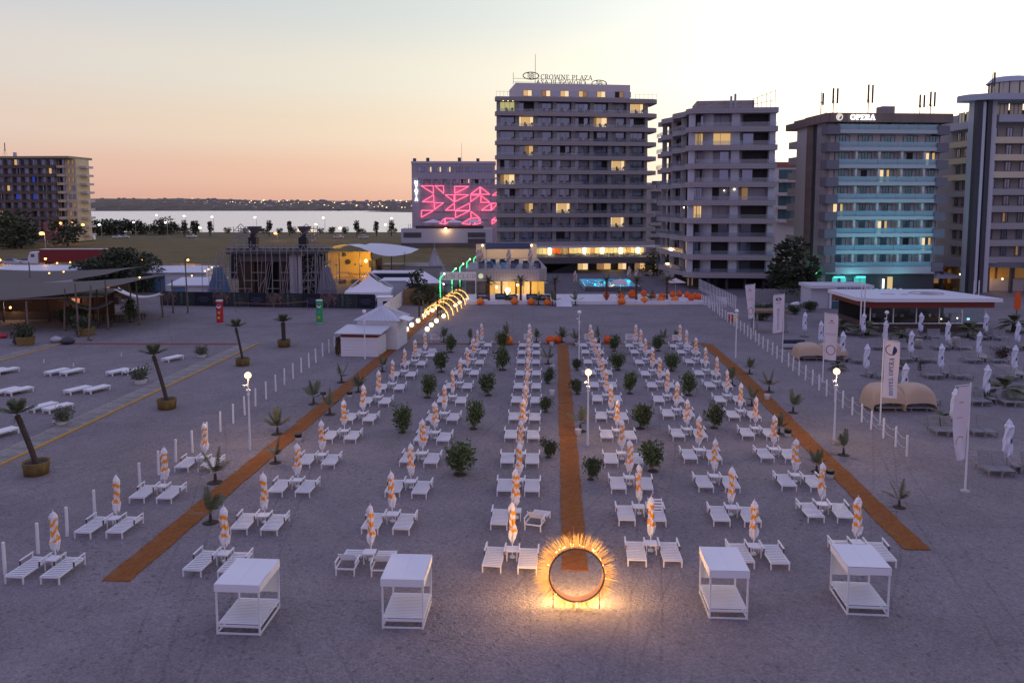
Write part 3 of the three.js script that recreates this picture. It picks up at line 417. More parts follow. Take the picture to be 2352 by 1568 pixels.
{ // white picket rows by the hotel platform
  const rows = [[[1612, 700], [1668, 706], 'short white picket row in front of the hotel platform corner', 16], [[1606, 666], [1690, 711], 'white picket row climbing behind the hotel platform corner', 26]];
  rows.forEach(([a, b, label, n], k) => { const A = gp(...a), B = gp(...b), o = T('picket_row', label, 'fence', A[0], 0, A[1], 0, 'white picket rows'); for (let i = 0; i < n; i++) P(o, 'picket', box(.09, k ? 2.0 : 1.5, .05), M.white, [(B[0] - A[0]) * i / (n - 1), k ? 1 : .75, (B[1] - A[1]) * i / (n - 1)]); P(o, 'rail', bar([0, .5, -.06], [B[0] - A[0], .5, B[1] - A[1] - .06], .03), M.white); });
}
// ---- red and yellow bins
[[1679, 738, M.red, 'red'], [1690, 741, M.yellow, 'yellow']].forEach(([x, y, m, n]) => { const p = gp(x, y), o = T('litter_bin', `${n} litter bin by the unlit lamp at the rope fence`, 'bin', p[0], 0, p[1], .2); P(o, 'body', box(.5, .95, .5), m, [0, .52, 0]); P(o, 'lid', box(.54, .12, .54), M.white, [0, 1.05, 0]); P(o, 'foot', box(.4, .045, .4), M.charcoal, [0, .0225, 0]); });
// ================================================================== hotels
// a window as a part: frame mesh with its panes as sub-parts
function windowPart(parent, x, y, z, w, h, panes, o = {}) { // panes: list of [width share, material]
  const f = .05, gs = [bx(w, f, .09, 0, h / 2 - f / 2, 0), bx(w, f, .09, 0, -h / 2 + f / 2, 0), bx(f, h - 2 * f, .09, -w / 2 + f / 2, 0, 0), bx(f, h - 2 * f, .09, w / 2 - f / 2, 0, 0)];
  let a = -w / 2; panes.forEach(([s], i) => { a += s * w; if (i < panes.length - 1) gs.push(bx(f, h - 2 * f, .08, a, 0, 0)); });
  const W = P(parent, o.name || 'window', join(gs), o.frame || M.frame, [x, y, z], o.turn ? [0, o.turn, 0] : undefined);
  a = -w / 2; for (const [s, m] of panes) { const pw = s * w; P(W, 'pane', box(+(pw - f).toFixed(3), +(h - 2 * f).toFixed(3), .02), m, [a + pw / 2, 0, -.02]); a += pw; }
  return W;
}
const dk = () => { const k = rnd(); return k < .62 ? M.glassDark : k < .8 ? M.glassBlue : k < .93 ? M.glassCurtain : M.black; };
M.glassBlue = mat(.30, .35, .48, .08, { metalness: .55 }); M.glassCurtain = mat(.26, .27, .33, .25, { metalness: .15 });
M.rail = new THREE.MeshPhysicalMaterial({ color: col(.80, .86, .90), roughness: .04, transmission: .93, thickness: 0, side: THREE.DoubleSide });
function antenna(o, x, y, z, h, n = 2) { P(o, 'mast', cyl(.06, .08, h, 6), M.darkSteel, [x, y + h / 2, z]); for (let i = 0; i < n; i++) P(o, 'antenna_panel', box(.28, h * .55, .14), M.darkSteel, [x + (i - (n - 1) / 2) * .75 + .25, y + h * .68, z + .15]); P(o, 'mast_stay', join(bar([x - 1.3, y, z], [x, y + h * .6, z], .03), bar([x + 1.1, y, z - .5], [x, y + h * .6, z], .03)), M.darkSteel); }

{ // ---- tall tower with the rooftop sign
  const Z = 180, x0 = atZ(1141, 470, Z)[0], A = .13, W = 35.0, F0 = 6.1, FH = 3.27, N = 10;
  const o = T('hotel_tower', 'tall hotel tower with oval logo sign on its roof', 'hotel', x0, 0, -Z, A);
  P(o, 'core_wall', raise([[.1, -.72], [W - .1, -.72], [W - .1, -15], [2.6, -15]].reverse(), 0, N * FH + F0), M.concreteDark);
  const lit = { '0,0': 'g', '0,7': 'c', '1,1': 'c', '1,5': 'p', '3,1': 'd', '4,6': 'c', '5,0': 'p', '7,1': 'd', '7,3': 'c', '8,6': 'c' };
  const slabShape = (e) => { const pts = [[-.35, -.6], [-.35, 1.15 + e], [-.1, 1.4 + e], [W + .6, 1.4 + e]]; for (let i = 1; i <= 8; i++) { const a = i / 8 * PI / 2; pts.push([W + .6 + 2.0 * Math.sin(a), -.6 + 2.0 * Math.cos(a) + e * 0]); } pts.push([W + 2.6, -6], [W - .2, -6], [W - .2, -.6]); return pts; };
  for (let k = 0; k <= N; k++) { const y = F0 + k * FH; P(o, 'floor_slab', raise(slabShape(0), y - .5, y + .42), k % 2 ? M.slab : M.slab2 || M.slab); }
  for (let k = 0; k < N; k++) {
    const y = F0 + k * FH, top = N - 1 - k;
    P(o, 'glass_railing', box(W + .2, .62, .02), M.rail, [W / 2, y + .74, 1.3]);
    for (let b = 0; b <= 8; b++) P(o, 'pier', box(b === 0 || b === 8 ? .7 : .92, FH - .94, .9), M.concrete, [.35 + b * 4.315, y + .43 + (FH - .94) / 2, .05]);
    for (let b = 0; b < 8; b++) {
      const c = lit[`${top},${b}`], x = 2.5 + b * 4.315, w = 3.35, h = 2.28, yy = y + .44 + h / 2, s = rnd() < .5;
      const panes = c === 'c' ? [[.16, M.litCurtain], [.6, M.litPane], [.24, M.litCurtain]] : c === 'p' ? [[.25, M.litDim], [.35, M.litPane], [.4, M.litCurtain]] : c === 'd' ? [[.4, M.glassDark], [.3, M.litDim], [.3, M.litPane]] : c === 'g' ? [[.33, M.litGreen], [.34, M.litGreen], [.33, M.litGreen]] : s ? [[.34, dk()], [.66, dk()]] : [[.3, dk()], [.36, dk()], [.34, dk()]];
      windowPart(o, x, yy, -.62, w, h, panes);
      if (c === 'g') for (let i = 0; i < 3; i++) { P(o, 'wall_lamp', ball(.12, 10, 8), M.lampWhite, [x - 1.1 + i * 1.1, yy + 1.25, .9]); }
    }
  }
  // chairs on the balconies
  o.updateMatrixWorld(true);
  const chair = new THREE.Group(); chair.name = 'balcony_chair'; P(chair, 'seat', box(.5, .06, .5), M.charcoal, [0, .42, 0]); P(chair, 'backrest', box(.5, .45, .05), M.charcoal, [0, .68, -.23]); for (const s of [-1, 1]) P(chair, 'leg_frame', box(.04, .4, .46), M.charcoal, [s * .22, .2, 0]);
  for (let k = 0; k < N; k++) for (let b = 0; b < 8; b++) for (const s of [-1, 1]) { if (rnd() < .15) continue; const p = o.localToWorld(V(2.5 + b * 4.315 + s * rr(.5, .8) + .4, F0 + k * FH + .425, rr(.5, .8))); put(chair, `dark chair on sign tower balcony, ${ord(k)} room floor up, ${ord(b)} bay, ${s < 0 ? 'left' : 'right'}`, 'chair', 'dark chairs on the sign tower balconies', p.x, p.y, p.z, A + s * -.5); }
  // set-back top storey
  P(o, 'penthouse', box(26.8, 3.4, 12), M.plaster, [17.9, F0 + N * FH + .42 + 1.7, -6.9]);
  for (let b = 0; b < 6; b++) windowPart(o, 7.2 + b * 4.3, F0 + N * FH + 1.55, -.85, 2.0, 1.35, b === 5 ? [[.5, M.black], [.5, M.litDim]] : [[.5, b === 1 ? M.litDim : M.litPane], [.5, b === 3 ? M.litDim : M.litCurtain]]);
  for (let b = 0; b < 6; b++) P(o, 'white_panel', box(1.5, 1.3, .1), M.plasterCool, [9.3 + b * 4.3 - .05, F0 + N * FH + 1.55, -.86]);
  const R = F0 + N * FH + .42;
  for (let i = 0; i < 6; i++) P(o, 'roof_rail_post', box(.05, 1.1, .05), M.steel, [-.2 + i * .85, R + .55, 1.2]); P(o, 'roof_rail', box(4.4, .05, .05), M.steel, [1.95, R + 1.12, 1.2]);
  for (let i = 0; i < 6; i++) P(o, 'roof_rail_post', box(.05, 1.0, .05), M.steel, [32 + i * 1, R + .5, 1.1]); P(o, 'roof_rail', box(5.4, .05, .05), M.steel, [34.6, R + 1.02, 1.1]);
  P(o, 'roof_mast', cyl(.05, .08, 7.5, 6), M.steel, [9.8, R + 3.5 + 3.6, -6]);
  // sign: letters and oval mark, and the back of its twin on the far side
  const SM = mat(.035, .018, .022, .6), oval = (rx, ry) => { const g = tube([...Array(28)].map((_, i) => [Math.cos(i / 28 * 6.2832) * rx, Math.sin(i / 28 * 6.2832) * ry, 0]), .11, 56, 6, true); return g; };
  const waves = () => join([-.42, 0, .42].map((dy) => tube([...Array(9)].map((_, i) => [-.8 + i * .2, dy + .16 * Math.sin(i * 1.5), 0]), .09, 20, 5)));
  const sign = P(o, 'roof_sign', join(bar([4.2, 0, 0], [4.2, 2.6, 0], .05), bar([26, 0, 0], [26, 1.0, 0], .05), bar([4.2, .5, 0], [26, .5, 0], .04), bar([4.2, 1.3, 0], [22, 1.3, 0], .04), bar([10, 0, 0], [10, 2.4, 0], .04), bar([15, 0, 0], [15, 2.2, 0], .04), bar([21, 0, 0], [21, 2.2, 0], .04)), M.darkSteel, [0, R + 3.4, -3]);
  P(sign, 'letters', text('CROWNE PLAZA', 1.12, .12, FS).scale(1.0, 1, 1), SM, [16.7, 1.75, .1]);
  P(sign, 'letters_reversed', text('CROWNE PLAZA', 1.12, .12, FS).scale(-1.0, 1, 1), SM, [16.9, 1.8, -8]);
  P(sign, 'oval_mark', join(oval(1.85, .8), waves()), SM, [8.3, 1.95, .1]); P(sign, 'oval_mark', join(oval(1.85, .8), waves()), SM, [26.4, 1.75, -8]);
  // lobby behind the terrace
  const TF = 3.45; // terrace floor
  P(o, 'terrace', raise([[4, -1], [4, 9.5], [33, 11], [37, 10], [39.5, 6], [39.5, -1]], TF - 1.35, TF), M.concreteDark);
  P(o, 'terrace_railing', box(29, .5, .02), M.rail, [18.5, TF + .45, 9.9]);
  P(o, 'lobby_ceiling', box(W + 2, .2, 8), M.plaster, [W / 2 + 1, F0 - .62, 3.0]);
  P(o, 'lobby_wall', box(W, F0 - .7 - TF, .3), mat(.62, .52, .38, .8), [W / 2, (F0 - .7 + TF) / 2, -.4]);
  const lobby = [[5.2, .22], [10.2, .15], [14, .3], [18.4, .25], [22.6, .2], [27, .25], [31.2, .25]];
  lobby.forEach(([x], i) => windowPart(o, x, TF + 1.0, -.2, 3.0, 1.75, i === 2 ? [[.25, M.litDim], [.25, M.orangeLit], [.25, M.orangeLit], [.25, M.litDim]] : [[.33, M.litPane], [.34, i % 2 ? M.litGreen : M.litDim], [.33, M.litPane]], { frame: M.darkWood }));
  [12.2, 20.4, 24.7, 29.1, 33.2].forEach((x) => { P(o, 'light_column', box(.62, 1.75, .62), glow(1, .86, .55, 4), [x, TF + 1.0, .75]); lampLight(o, 1, .74, .38, 26, x, TF + 1.2, 2.2, 12); });
  for (let i = 0; i < 9; i++) P(o, 'planter_hedge', leaves(160, () => [rr(-1.1, 1.1), rr(0, .75), rr(-.25, .25), rr(-1, 1), 1, rr(-1, 1)], .22, [.03, .045, .015], .6), M.leaf, [13 + i * 2.5, TF, 8.4]).userData.kind = 'stuff';
  // ground floor under the terrace
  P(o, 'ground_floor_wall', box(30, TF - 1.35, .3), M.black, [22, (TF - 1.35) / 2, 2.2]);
  [[19.6, 2.6, 0], [24.6, 3.4, 1], [29.0, 2.0, 0], [33.2, 2.6, 1], [37.2, 1.2, 0]].forEach(([x, w, k]) => windowPart(o, x, 1.05, 2.45, w, 2.0, k ? [[.5, M.litDim], [.5, M.litPane]] : [[.5, M.litPane], [.5, M.litCurtain]], { name: 'lit_door' }));
  lampLight(o, 1, .72, .4, 10, 26, 1.6, 5.5, 10); lampLight(o, 1, .72, .4, 8, 35.5, 1.6, 5.0, 10);
  P(o, 'terrace_column', box(.5, TF - 1.35, .5), M.concreteDark, [17, (TF - 1.35) / 2, 8]); P(o, 'terrace_column', box(.5, TF - 1.35, .5), M.concreteDark, [29, (TF - 1.35) / 2, 9]);
  P(o, 'terrace_stair', extr([[0, 0], [6, 0], [6, 2.1], [5.4, 2.1]], 2.2), M.black, [10.5, 0, 7.2]);
}
{ // ---- restaurant wing with deck and awning
  const c = gp(1085, 680), e = gp(1246, 680), Wd = e[0] - c[0], o = T('restaurant_wing', 'two-level restaurant wing with lit ground floor and blue deck seating', 'restaurant', c[0], 0, c[1], .03);
  P(o, 'deck_slab', raise([[-1, .8], [Wd - .6, .8], [Wd + .6, -.4], [Wd + .9, -3], [Wd + .9, -30], [2.5, -30], [-1, -12]], 2.55, 4.45), M.slab);
  P(o, 'side_wall', box(3.2, 2.55, 10), M.concreteDark, [.6, 1.275, -4.6]); P(o, 'back_wall', box(Wd - 2, 2.5, .3), mat(.6, .45, .25, .8), [Wd / 2 + 1, 1.25, -6]); P(o, 'end_wall', box(.3, 2.5, 6), M.concreteDark, [Wd + .2, 1.25, -3]);
  [[3.6, 2.2], [6.0, 2.2], [8.4, 2.2], [10.8, 2.2]].forEach(([x, w], i) => windowPart(o, x, 1.28, .1, w, 2.4, [[.5, i === 1 ? M.litPane : M.paneAmber], [.5, i % 2 ? M.paneAmber : M.litPane]], { frame: M.darkWood }));
  P(o, 'wall_lamp', ball(.42, 14, 10), M.lampWhite, [5.8, 1.05, .9]); lampLight(o, 1, .70, .34, 13, 5.8, 1.2, 1.6, 20); P(o, 'wall_lamp', ball(.2, 12, 8), M.lampWarm, [7.4, 1.9, .6]); P(o, 'wall_lamp', ball(.18, 12, 8), M.lampWarm, [4.0, 1.5, .5]); lampLight(o, 1, .6, .25, 8, 9.5, 1.4, 1.2, 12);
  for (let i = 0; i < 9; i++) P(o, 'rail_pane', box(+(Wd / 9 - .06).toFixed(3), 1.0, .02), M.rail, [-.6 + (i + .5) * Wd / 9, 4.97, .6]);
  const aw = P(o, 'awning', bx(8.5, .12, 4, 0, 0, 0, .2), M.navy, [6.3, 7.2, -20]); for (const s of [-1, 1]) P(aw, 'awning_post', box(.1, 2.8, .1), M.steel, [s * 4, -1.55, 1.6]);
  P(o, 'deck_wall', box(12, 2.8, .2), mat(.66, .54, .38, .8), [6.2, 5.9, -26]);
  for (let i = 0; i < 6; i++) { P(o, 'wall_lamp', ball(.2, 10, 8), M.lampWarm, [1.5 + i * 1.9, 7.2, -22.5]); } lampLight(o, 1, .72, .36, 15, 4, 6.4, -21.8, 14); lampLight(o, 1, .72, .36, 15, 9, 6.4, -21.8, 14);
  P(o, 'house_plaque', cyl(.42, .42, .06, 16), glow(.7, .75, .5, .7), [1.4, 3.4, .86], [PI / 2, 0, 0]);
  for (let i = 0; i < 16; i++) { const x = 1.2 + (i % 6) * 1.9 + rr(-.3, .3), z = -2.4 - Math.floor(i / 6) * 4 + rr(-.6, .6), s = T('deck_armchair', `blue deck armchair, ${ord(i)} counting from the deck rail`, 'armchair', c[0] + x, 4.45, c[1] + z, rr(-.6, .6), 'blue armchairs on the restaurant deck'), m = i % 5 === 2 ? M.skyblue : M.navy; P(s, 'seat', box(.85, .42, .8), m, [0, .21, 0]); P(s, 'backrest', box(.85, .5, .2), m, [0, .67, -.3]); for (const q of [-1, 1]) P(s, 'armrest', box(.18, .2, .78), m, [q * .335, .52, .0]); }
}
{ // ---- curved balcony block
  const Z = 137, xr = atZ(1784, 470, Z)[0], A = -.12, FH = 3.2, N = 9, F0 = 2.7, W = 15.2;
  const o = T('apartment_block', 'apartment block with wavy balconies next to the sign tower', 'apartment block', xr, 0, -Z, A);
  const outline = (d) => { const p = [[0 - d * .3, -.4 - d], [-W + 1.8 + d * .5, -d]]; for (let i = 0; i <= 5; i++) { const a = i / 5; p.push([-W + 1.8 - 2.2 * Math.sin(a * PI / 2) + d, -2.4 * (1 - Math.cos(a * PI / 2)) - d * .6]); } for (let i = 1; i <= 14; i++) p.push([-W - .4 - i * .26 + .6 * Math.sin(i * 1.1) * (d ? 0 : 1) + d, -2.4 - i * 1.55]); p.push([0 - d * .3, -24.1]); return p.reverse(); };
  const lit = [[7, 1, 'l'], [7, 2, 'l'], [4, 4, 'h'], [3, 0, 'h']];
  P(o, 'core_wall', raise(outline(2.6), 2.6, F0 + N * FH), M.plasterCool);
  for (let k = 0; k <= N; k++) P(o, 'balcony_slab', raise(outline(0), F0 + k * FH - .62, F0 + k * FH + .30), M.slabLilac);
  for (let k = 0; k < N; k++) {
    const y = F0 + k * FH + .3, h = FH - .94;
    P(o, 'glass_railing', box(W - 1.5, .72, .02), M.rail, [-W / 2 + .6, y + .36, -.28]);
    const bays = [[-12.6, 3.2], [-9.2, 3.2], [-3.3, 4.6]];
    [-14.5, -7.05, -.75].forEach((x, i) => P(o, 'pier', box(i === 1 ? 1.4 : 1.0, h, 1.7), M.plasterCool, [x, y + h / 2, -1.95]));
    bays.forEach(([x, w], b) => {
      const q = k === 7 && b < 2 ? [[.42, b ? M.litPane : M.paneDim], [.58, M.litPane]] : k === 3 && b === 0 ? [[.45, M.litPane], [.55, M.litCurtain]] : k === 4 && b === 2 ? [[.25, M.litDim], [.75, M.glassCurtain]] : [[.4, dk2(k)], [.6, dk2(k)]];
      windowPart(o, x, y + h / 2 - .02, -2.52, w, h - .06, q);
    });
    for (let i = 0; i < 9; i++) { const X = -W - .2 - i * .40 + 2.1, Zz = -3.6 - i * 2.35; windowPart(o, X - .20, y + h / 2 - .02, Zz + .2, 1.9, h - .06, [[.5, k < 2 && i > 1 && i < 4 ? M.litPane : dk2(k)], [.5, (k * 7 + i * 3) % 17 === 0 ? M.litDim : dk2(k)]], { turn: -1.40 }); }
    for (let i = 0; i < 9; i++) { const X = -W - .75 - i * .41, Zz = -3.2 - i * 2.42; P(o, 'side_railing', box(2.4, .8, .02), M.rail, [X + .12, y + .4, Zz - .5], [0, -1.41, 0]); if (i % 3 === 1) P(o, 'white_divider', box(1.0, h, .1), M.plaster, [X + 1.0, y + h / 2, Zz - 1.4], [0, .3, 0]); }
  }
  P(o, 'wall_lamp', ball(.13, 8, 6), M.lampWhite, [-7.05, F0 + 5 * FH - 1.0, -1.0]); P(o, 'wall_lamp', ball(.13, 8, 6), M.lampWhite, [-15.6, F0 + 4 * FH - 1.0, -2.2]); P(o, 'wall_lamp', ball(.1, 8, 6), M.lampWhite, [-8.6, F0 + 5 * FH - 1.2, -2.3]);
  P(o, 'roof_house', box(10, 1.7, 8), M.slab, [-8.5, F0 + N * FH + 1.15, -8]); P(o, 'flue', cyl(.2, .2, 2.2, 8), M.steel, [-7.8, F0 + N * FH + 1.4, -2.2]); P(o, 'flue', cyl(.2, .2, 2.6, 8), M.steel, [-7.1, F0 + N * FH + 1.6, -2.2]);
  for (let i = 0; i < 6; i++) P(o, 'screen_post', box(.07, 3 - i * .28, .07), M.darkSteel, [-.5 - i * .75, F0 + N * FH + .3 + (3 - i * .28) / 2, -1.2]); for (let j = 0; j < 2; j++) P(o, 'screen_rail', bar([-.5, F0 + N * FH + 3.2 - j * 1.6, -1.2], [-4.3, F0 + N * FH + 1.8 - j * .9, -1.2], .04), M.darkSteel);
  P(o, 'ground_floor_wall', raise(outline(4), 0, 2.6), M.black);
  for (let i = 0; i < 5; i++) P(o, 'ground_column', box(.5, 2.6 - .55, .5), M.darkStone, [-1.5 - i * 3.2, 1.02, -1.6]);
  P(o, 'lit_opening', box(.9, 1.3, .05), M.litDim, [-14.2, 1.1, -2.6]);
}
{ // ---- hotel with teal-lit balconies
  const Z = 131.5, x0 = atZ(1899, 470, Z)[0], A = .07, W = 20.8, FH = 2.87, N = 8, F0 = 4.3, TOP = F0 + N * FH + 2.9;
  const o = T('balcony_hotel', 'brown hotel with teal lit balconies and white roof lettering', 'hotel', x0, 0, -Z, A);
  P(o, 'main_wall', box(W - 1, TOP - .2, 12), M.plaster, [W / 2, TOP / 2 - .1, -7.5]);
  P(o, 'roof_band', box(W + .5, 1.5, 14), M.brownStone, [W / 2 + .25, TOP - .75, -6.9]); P(o, 'roof_band', box(.8, 1.48, 8), M.brownStone, [-.2, TOP - .77, -4]);
  for (let k = 0; k <= N; k++) {
    const y = F0 + k * FH, big = k === 0;
    P(o, 'balcony_slab', box(W - 3.2 + (big ? .8 : 0), .3, 1.46), M.plaster, [W / 2 - .1, y - .15, -.75]);
    P(o, 'balcony_front', box(W - 3.4 + (big ? .8 : 0), big ? 1.15 : .62, .06), M.balconyFront, [W / 2 - .1, y - (big ? .35 : .12), .04]);
    for (const [x, w] of [[.75, 2.1], [W - 1.05, 2.0]]) P(o, 'corner_balcony', box(w, 1.5, 2.4), M.darkPanel, [x, y + .15, -.95]);
    for (let b = 0; b < 5; b++) P(o, 'rail_pane', box(+((W - 3.6) / 5 - .06).toFixed(3), .85, .02), M.railTeal, [1.7 + (b + .5) * (W - 3.6) / 5, y + .64, -.08]);
    for (let b = 0; b < 5; b++) {
      const x = 2.6 + b * 3.95, h = 2.25, key = `${k},${b}`, on = { '5,2': 1, '6,4': 1, '3,0': 1, '2,2': 1, '1,4': 1 }[key], open = { '8,2': 1, '5,1': 1, '6,3': 1, '1,3': 1 }[key];
      windowPart(o, x + .45, y + h / 2, -1.42, 2.5, h, [[.30, on ? M.litCurtain : M.curtainTeal], [.2, open ? M.black : M.glassTeal], [.2, on ? M.litPane : open ? M.black : M.glassTeal], [.30, M.curtainTeal]]);
      if (b < 4 && k < N - 1) P(o, 'divider_fin', box(.4, FH - .5, 1.2), M.plaster, [x + 2.45, y + (FH - .5) / 2 + .0, -.88]);
    }
  }
  // lower left return wall: brown stone, dark joint, side balconies behind
  P(o, 'stair_tower', box(.8, TOP - 1.5, 3.2), M.concrete, [.3, TOP / 2 - .75, -2.6]); P(o, 'dark_joint', box(.5, TOP - .8, 1.9), M.darkStone, [.55, TOP / 2 - .4, -5.2]); P(o, 'stone_fin', box(.8, TOP - .4, 2.4), M.brownStone, [.5, TOP / 2 - .2, -7.4]);
  P(o, 'side_wall', box(1, TOP - 1.5, 5.5), M.plaster, [2.9, TOP / 2 - .8, -11.5]); P(o, 'side_roof_band', box(2.6, 1.2, 10), M.brownStone, [1.7, TOP - .8, -13.4]);
  for (let k = 0; k < N; k++) { const y = F0 + 1.6 + k * FH; P(o, 'side_balcony', box(1.9, 1.25, 9), M.slabWarm, [1.75, y, -13.2]); P(o, 'side_divider', box(1.2, FH - 1.3, .3), M.plaster, [1.8, y + FH / 2, -11.5]); }
  // roof lettering and mark
  P(o, 'roof_letters', text('OPERA', .88, .12, FSB), M.signWhite, [5.6, TOP - .72, .16]);
  P(o, 'round_mark', join(new THREE.TorusGeometry(.5, .09, 6, 24), new THREE.CircleGeometry(.36, 20, .6, 4)), M.signDim, [1.6, TOP - .72, .2]);
  [[-.6, 3.6], [2.0, 4.6], [9.2, 5.6], [18.5, 3.9], [21.0, 4.6]].forEach(([x, h], i) => antenna(o, x, TOP, i === 2 ? -5 : -2 - i, h, i === 0 ? 1 : 2)); P(o, 'roof_box', box(2.2, 1.4, 2), M.concrete, [11.2, TOP + .7, -3]);
  // ground floor
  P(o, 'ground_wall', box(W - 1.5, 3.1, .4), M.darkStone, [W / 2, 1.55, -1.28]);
  [[2.4, 1], [3.9, 1], [6.3, 1], [7.4, 1]].forEach(([x]) => windowPart(o, x, 1.5, -1.0, 1.1, 2.6, [[1, M.paneTeal]], { name: 'teal_window' }));
  P(o, 'light_strip', box(1.9, .3, .08), M.ledCyan, [3.1, 2.75, -.85]); P(o, 'light_strip', box(1.7, .3, .08), M.ledCyan, [6.9, 2.75, -.85]); P(o, 'lit_door', box(.9, 2.7, .06), M.litPane, [12.2, 1.4, -1.03]); P(o, 'light_sign', box(.3, 1.6, .1), M.signWhite, [10.9, 1.6, -.8]);
  lampLight(o, .15, .85, .9, 22, 5, 2.2, 1.5, 14); lampLight(o, .15, .8, .9, 14, 13, 2.4, 2.5, 14); for (let i = 0; i < 4; i++) { const X = 2.6 + i * 5.3; P(o, 'facade_floodlight', box(.7, .3, .3), M.ledCyan, [X, .3, 9], [-.6, 0, 0]); const l = new THREE.SpotLight(col(.10, .70, .85), 170, 0, .75, .8); l.position.set(X, .55, 8.8); l.target.position.set(X, 19, -1); l.castShadow = true; l.shadow.radius = 8; l.name = 'facade_flood'; o.add(l, l.target); }
  // green uplight on the side tower
  const lamp = P(o, 'green_uplight', cyl(.2, .25, .3, 10), M.neonGreen, [-.55, 3.0, -3.2]); lampLight(o, .05, 1, .35, 16, -.55, 3.6, -3.2, 8);
  P(o, 'low_roof', box(6, 2.9, 8), M.darkStone, [-3.6, 1.45, -5]);
}
{ // ---- stepped hotel at the edge, with two black shafts
  const Z = 133, x0 = atZ(2238, 470, Z)[0], o = T('shaft_hotel', 'grey hotel with two dark vertical shafts and cream balconies', 'hotel', x0, 0, -Z, 0), FH = 2.9, N = 9, F0 = 5, TOP = F0 + N * FH;
  P(o, 'core_wall', box(26, TOP, 16), M.plasterGrey, [15.5, TOP / 2, -11]); P(o, 'wing_wall', box(2, TOP - 1.2, 9), M.plasterGrey, [3.4, TOP / 2 - .6, -7.2]);
  for (const s of [0, 1]) P(o, 'dark_shaft', box(.75, TOP + 1.2, 1.0), M.darkStone, [.1 + s * 1.75, (TOP + 1.2) / 2, -.4]); P(o, 'shaft_wall', box(3.6, TOP + 1.4, 2), M.plasterCool, [1.6, (TOP + 1.4) / 2, -1.6]); P(o, 'shaft_fin', box(.5, TOP + 1.0, .8), M.plasterCool, [.98, TOP / 2 + .5, -.4]);
  P(o, 'roof_canopy', raise([[-1.6, -.5], [-2.2, -2.5], [-1.6, -4], [20, -6], [20, 1], [1, 1.2]].reverse(), TOP + 1.3, TOP + 2.3), M.slabBlue); P(o, 'top_band', box(22, 1.2, 3), M.slabBlue, [14.8, TOP - 1.6, -2]); P(o, 'wing_band', box(3.4, 1.2, 9), M.slabBlue, [2.2, TOP - 2.4, -8]);
  for (let i = 0; i < 5; i++) windowPart(o, 5.6 + i * 2.4, TOP + .1, -2.85, 2.2, 2.0, [[.34, M.paneBright], [.33, M.paneBright], [.33, M.paneBright]]);
  for (let i = 0; i < 3; i++) windowPart(o, 2.34, TOP - .7, -4.5 - i * 2.3, 1.9, 1.9, [[.5, M.paneBright], [.5, M.paneBright]], { turn: -PI / 2 });
  for (let k = 0; k < N - 1; k++) {
    const y = F0 + (k + .2) * FH, cream = k > 4;
    P(o, 'balcony', box(8.6, 1.05, 2.0), cream ? M.cream : M.plasterGrey, [7.6, y, -1.7]); if (k % 2 === 0 || cream) P(o, 'balcony_rail', box(8, .4, .05), M.darkSteel, [17, y + .2, -1.2]);
    P(o, 'wing_balcony', box(1.7, 1.0, 7.4), cream ? M.cream : M.plasterGrey, [1.5, y - .3, -7.6]);
    for (let i = 0; i < 6; i++) windowPart(o, 4.6 + i * 2.6, y + 1.45, -2.9, 1.0, 1.6, [[.5, (k * 5 + i) % 9 === 2 && k < 5 ? M.litDim : M.glassDark], [.5, M.glassDark]]);
    for (let i = 0; i < 3; i++) windowPart(o, 2.34, y + 1.2, -5 - i * 2.3, 1.0, 1.5, [[.5, M.glassDark], [.5, M.glassDark]], { turn: -PI / 2 });
  }
  P(o, 'lantern_drum', cyl(3.0, 3.0, 2.6, 12), M.paneBright, [8.5, TOP + 3.6, -6]); P(o, 'lantern_roof', cyl(2.6, 3.6, 1.0, 12), M.slabBlue, [8.5, TOP + 5.4, -6]); for (let i = 0; i < 12; i++) P(o, 'lantern_mullion', box(.12, 2.6, .12), M.darkSteel, [8.5 + 3.02 * Math.cos(i / 12 * 6.283), TOP + 3.6, -6 + 3.02 * Math.sin(i / 12 * 6.283)]);
  antenna(o, 3.8, TOP + 2.3, -3, 4.2, 1);
  P(o, 'ground_glow', box(24, 2.2, .1), M.paneAmberDim, [14, 3.4, -2.7]); for (let i = 0; i < 8; i++) P(o, 'ground_mullion', box(.25, 2.4, .25), M.darkWood, [3 + i * 3, 3.4, -2.5]); for (const s of [0, 1]) P(o, 'wood_mast', cyl(.22, .26, 9, 8), M.darkWood, [8.8 + s * 2.2, 4.5, 1.2]);
}
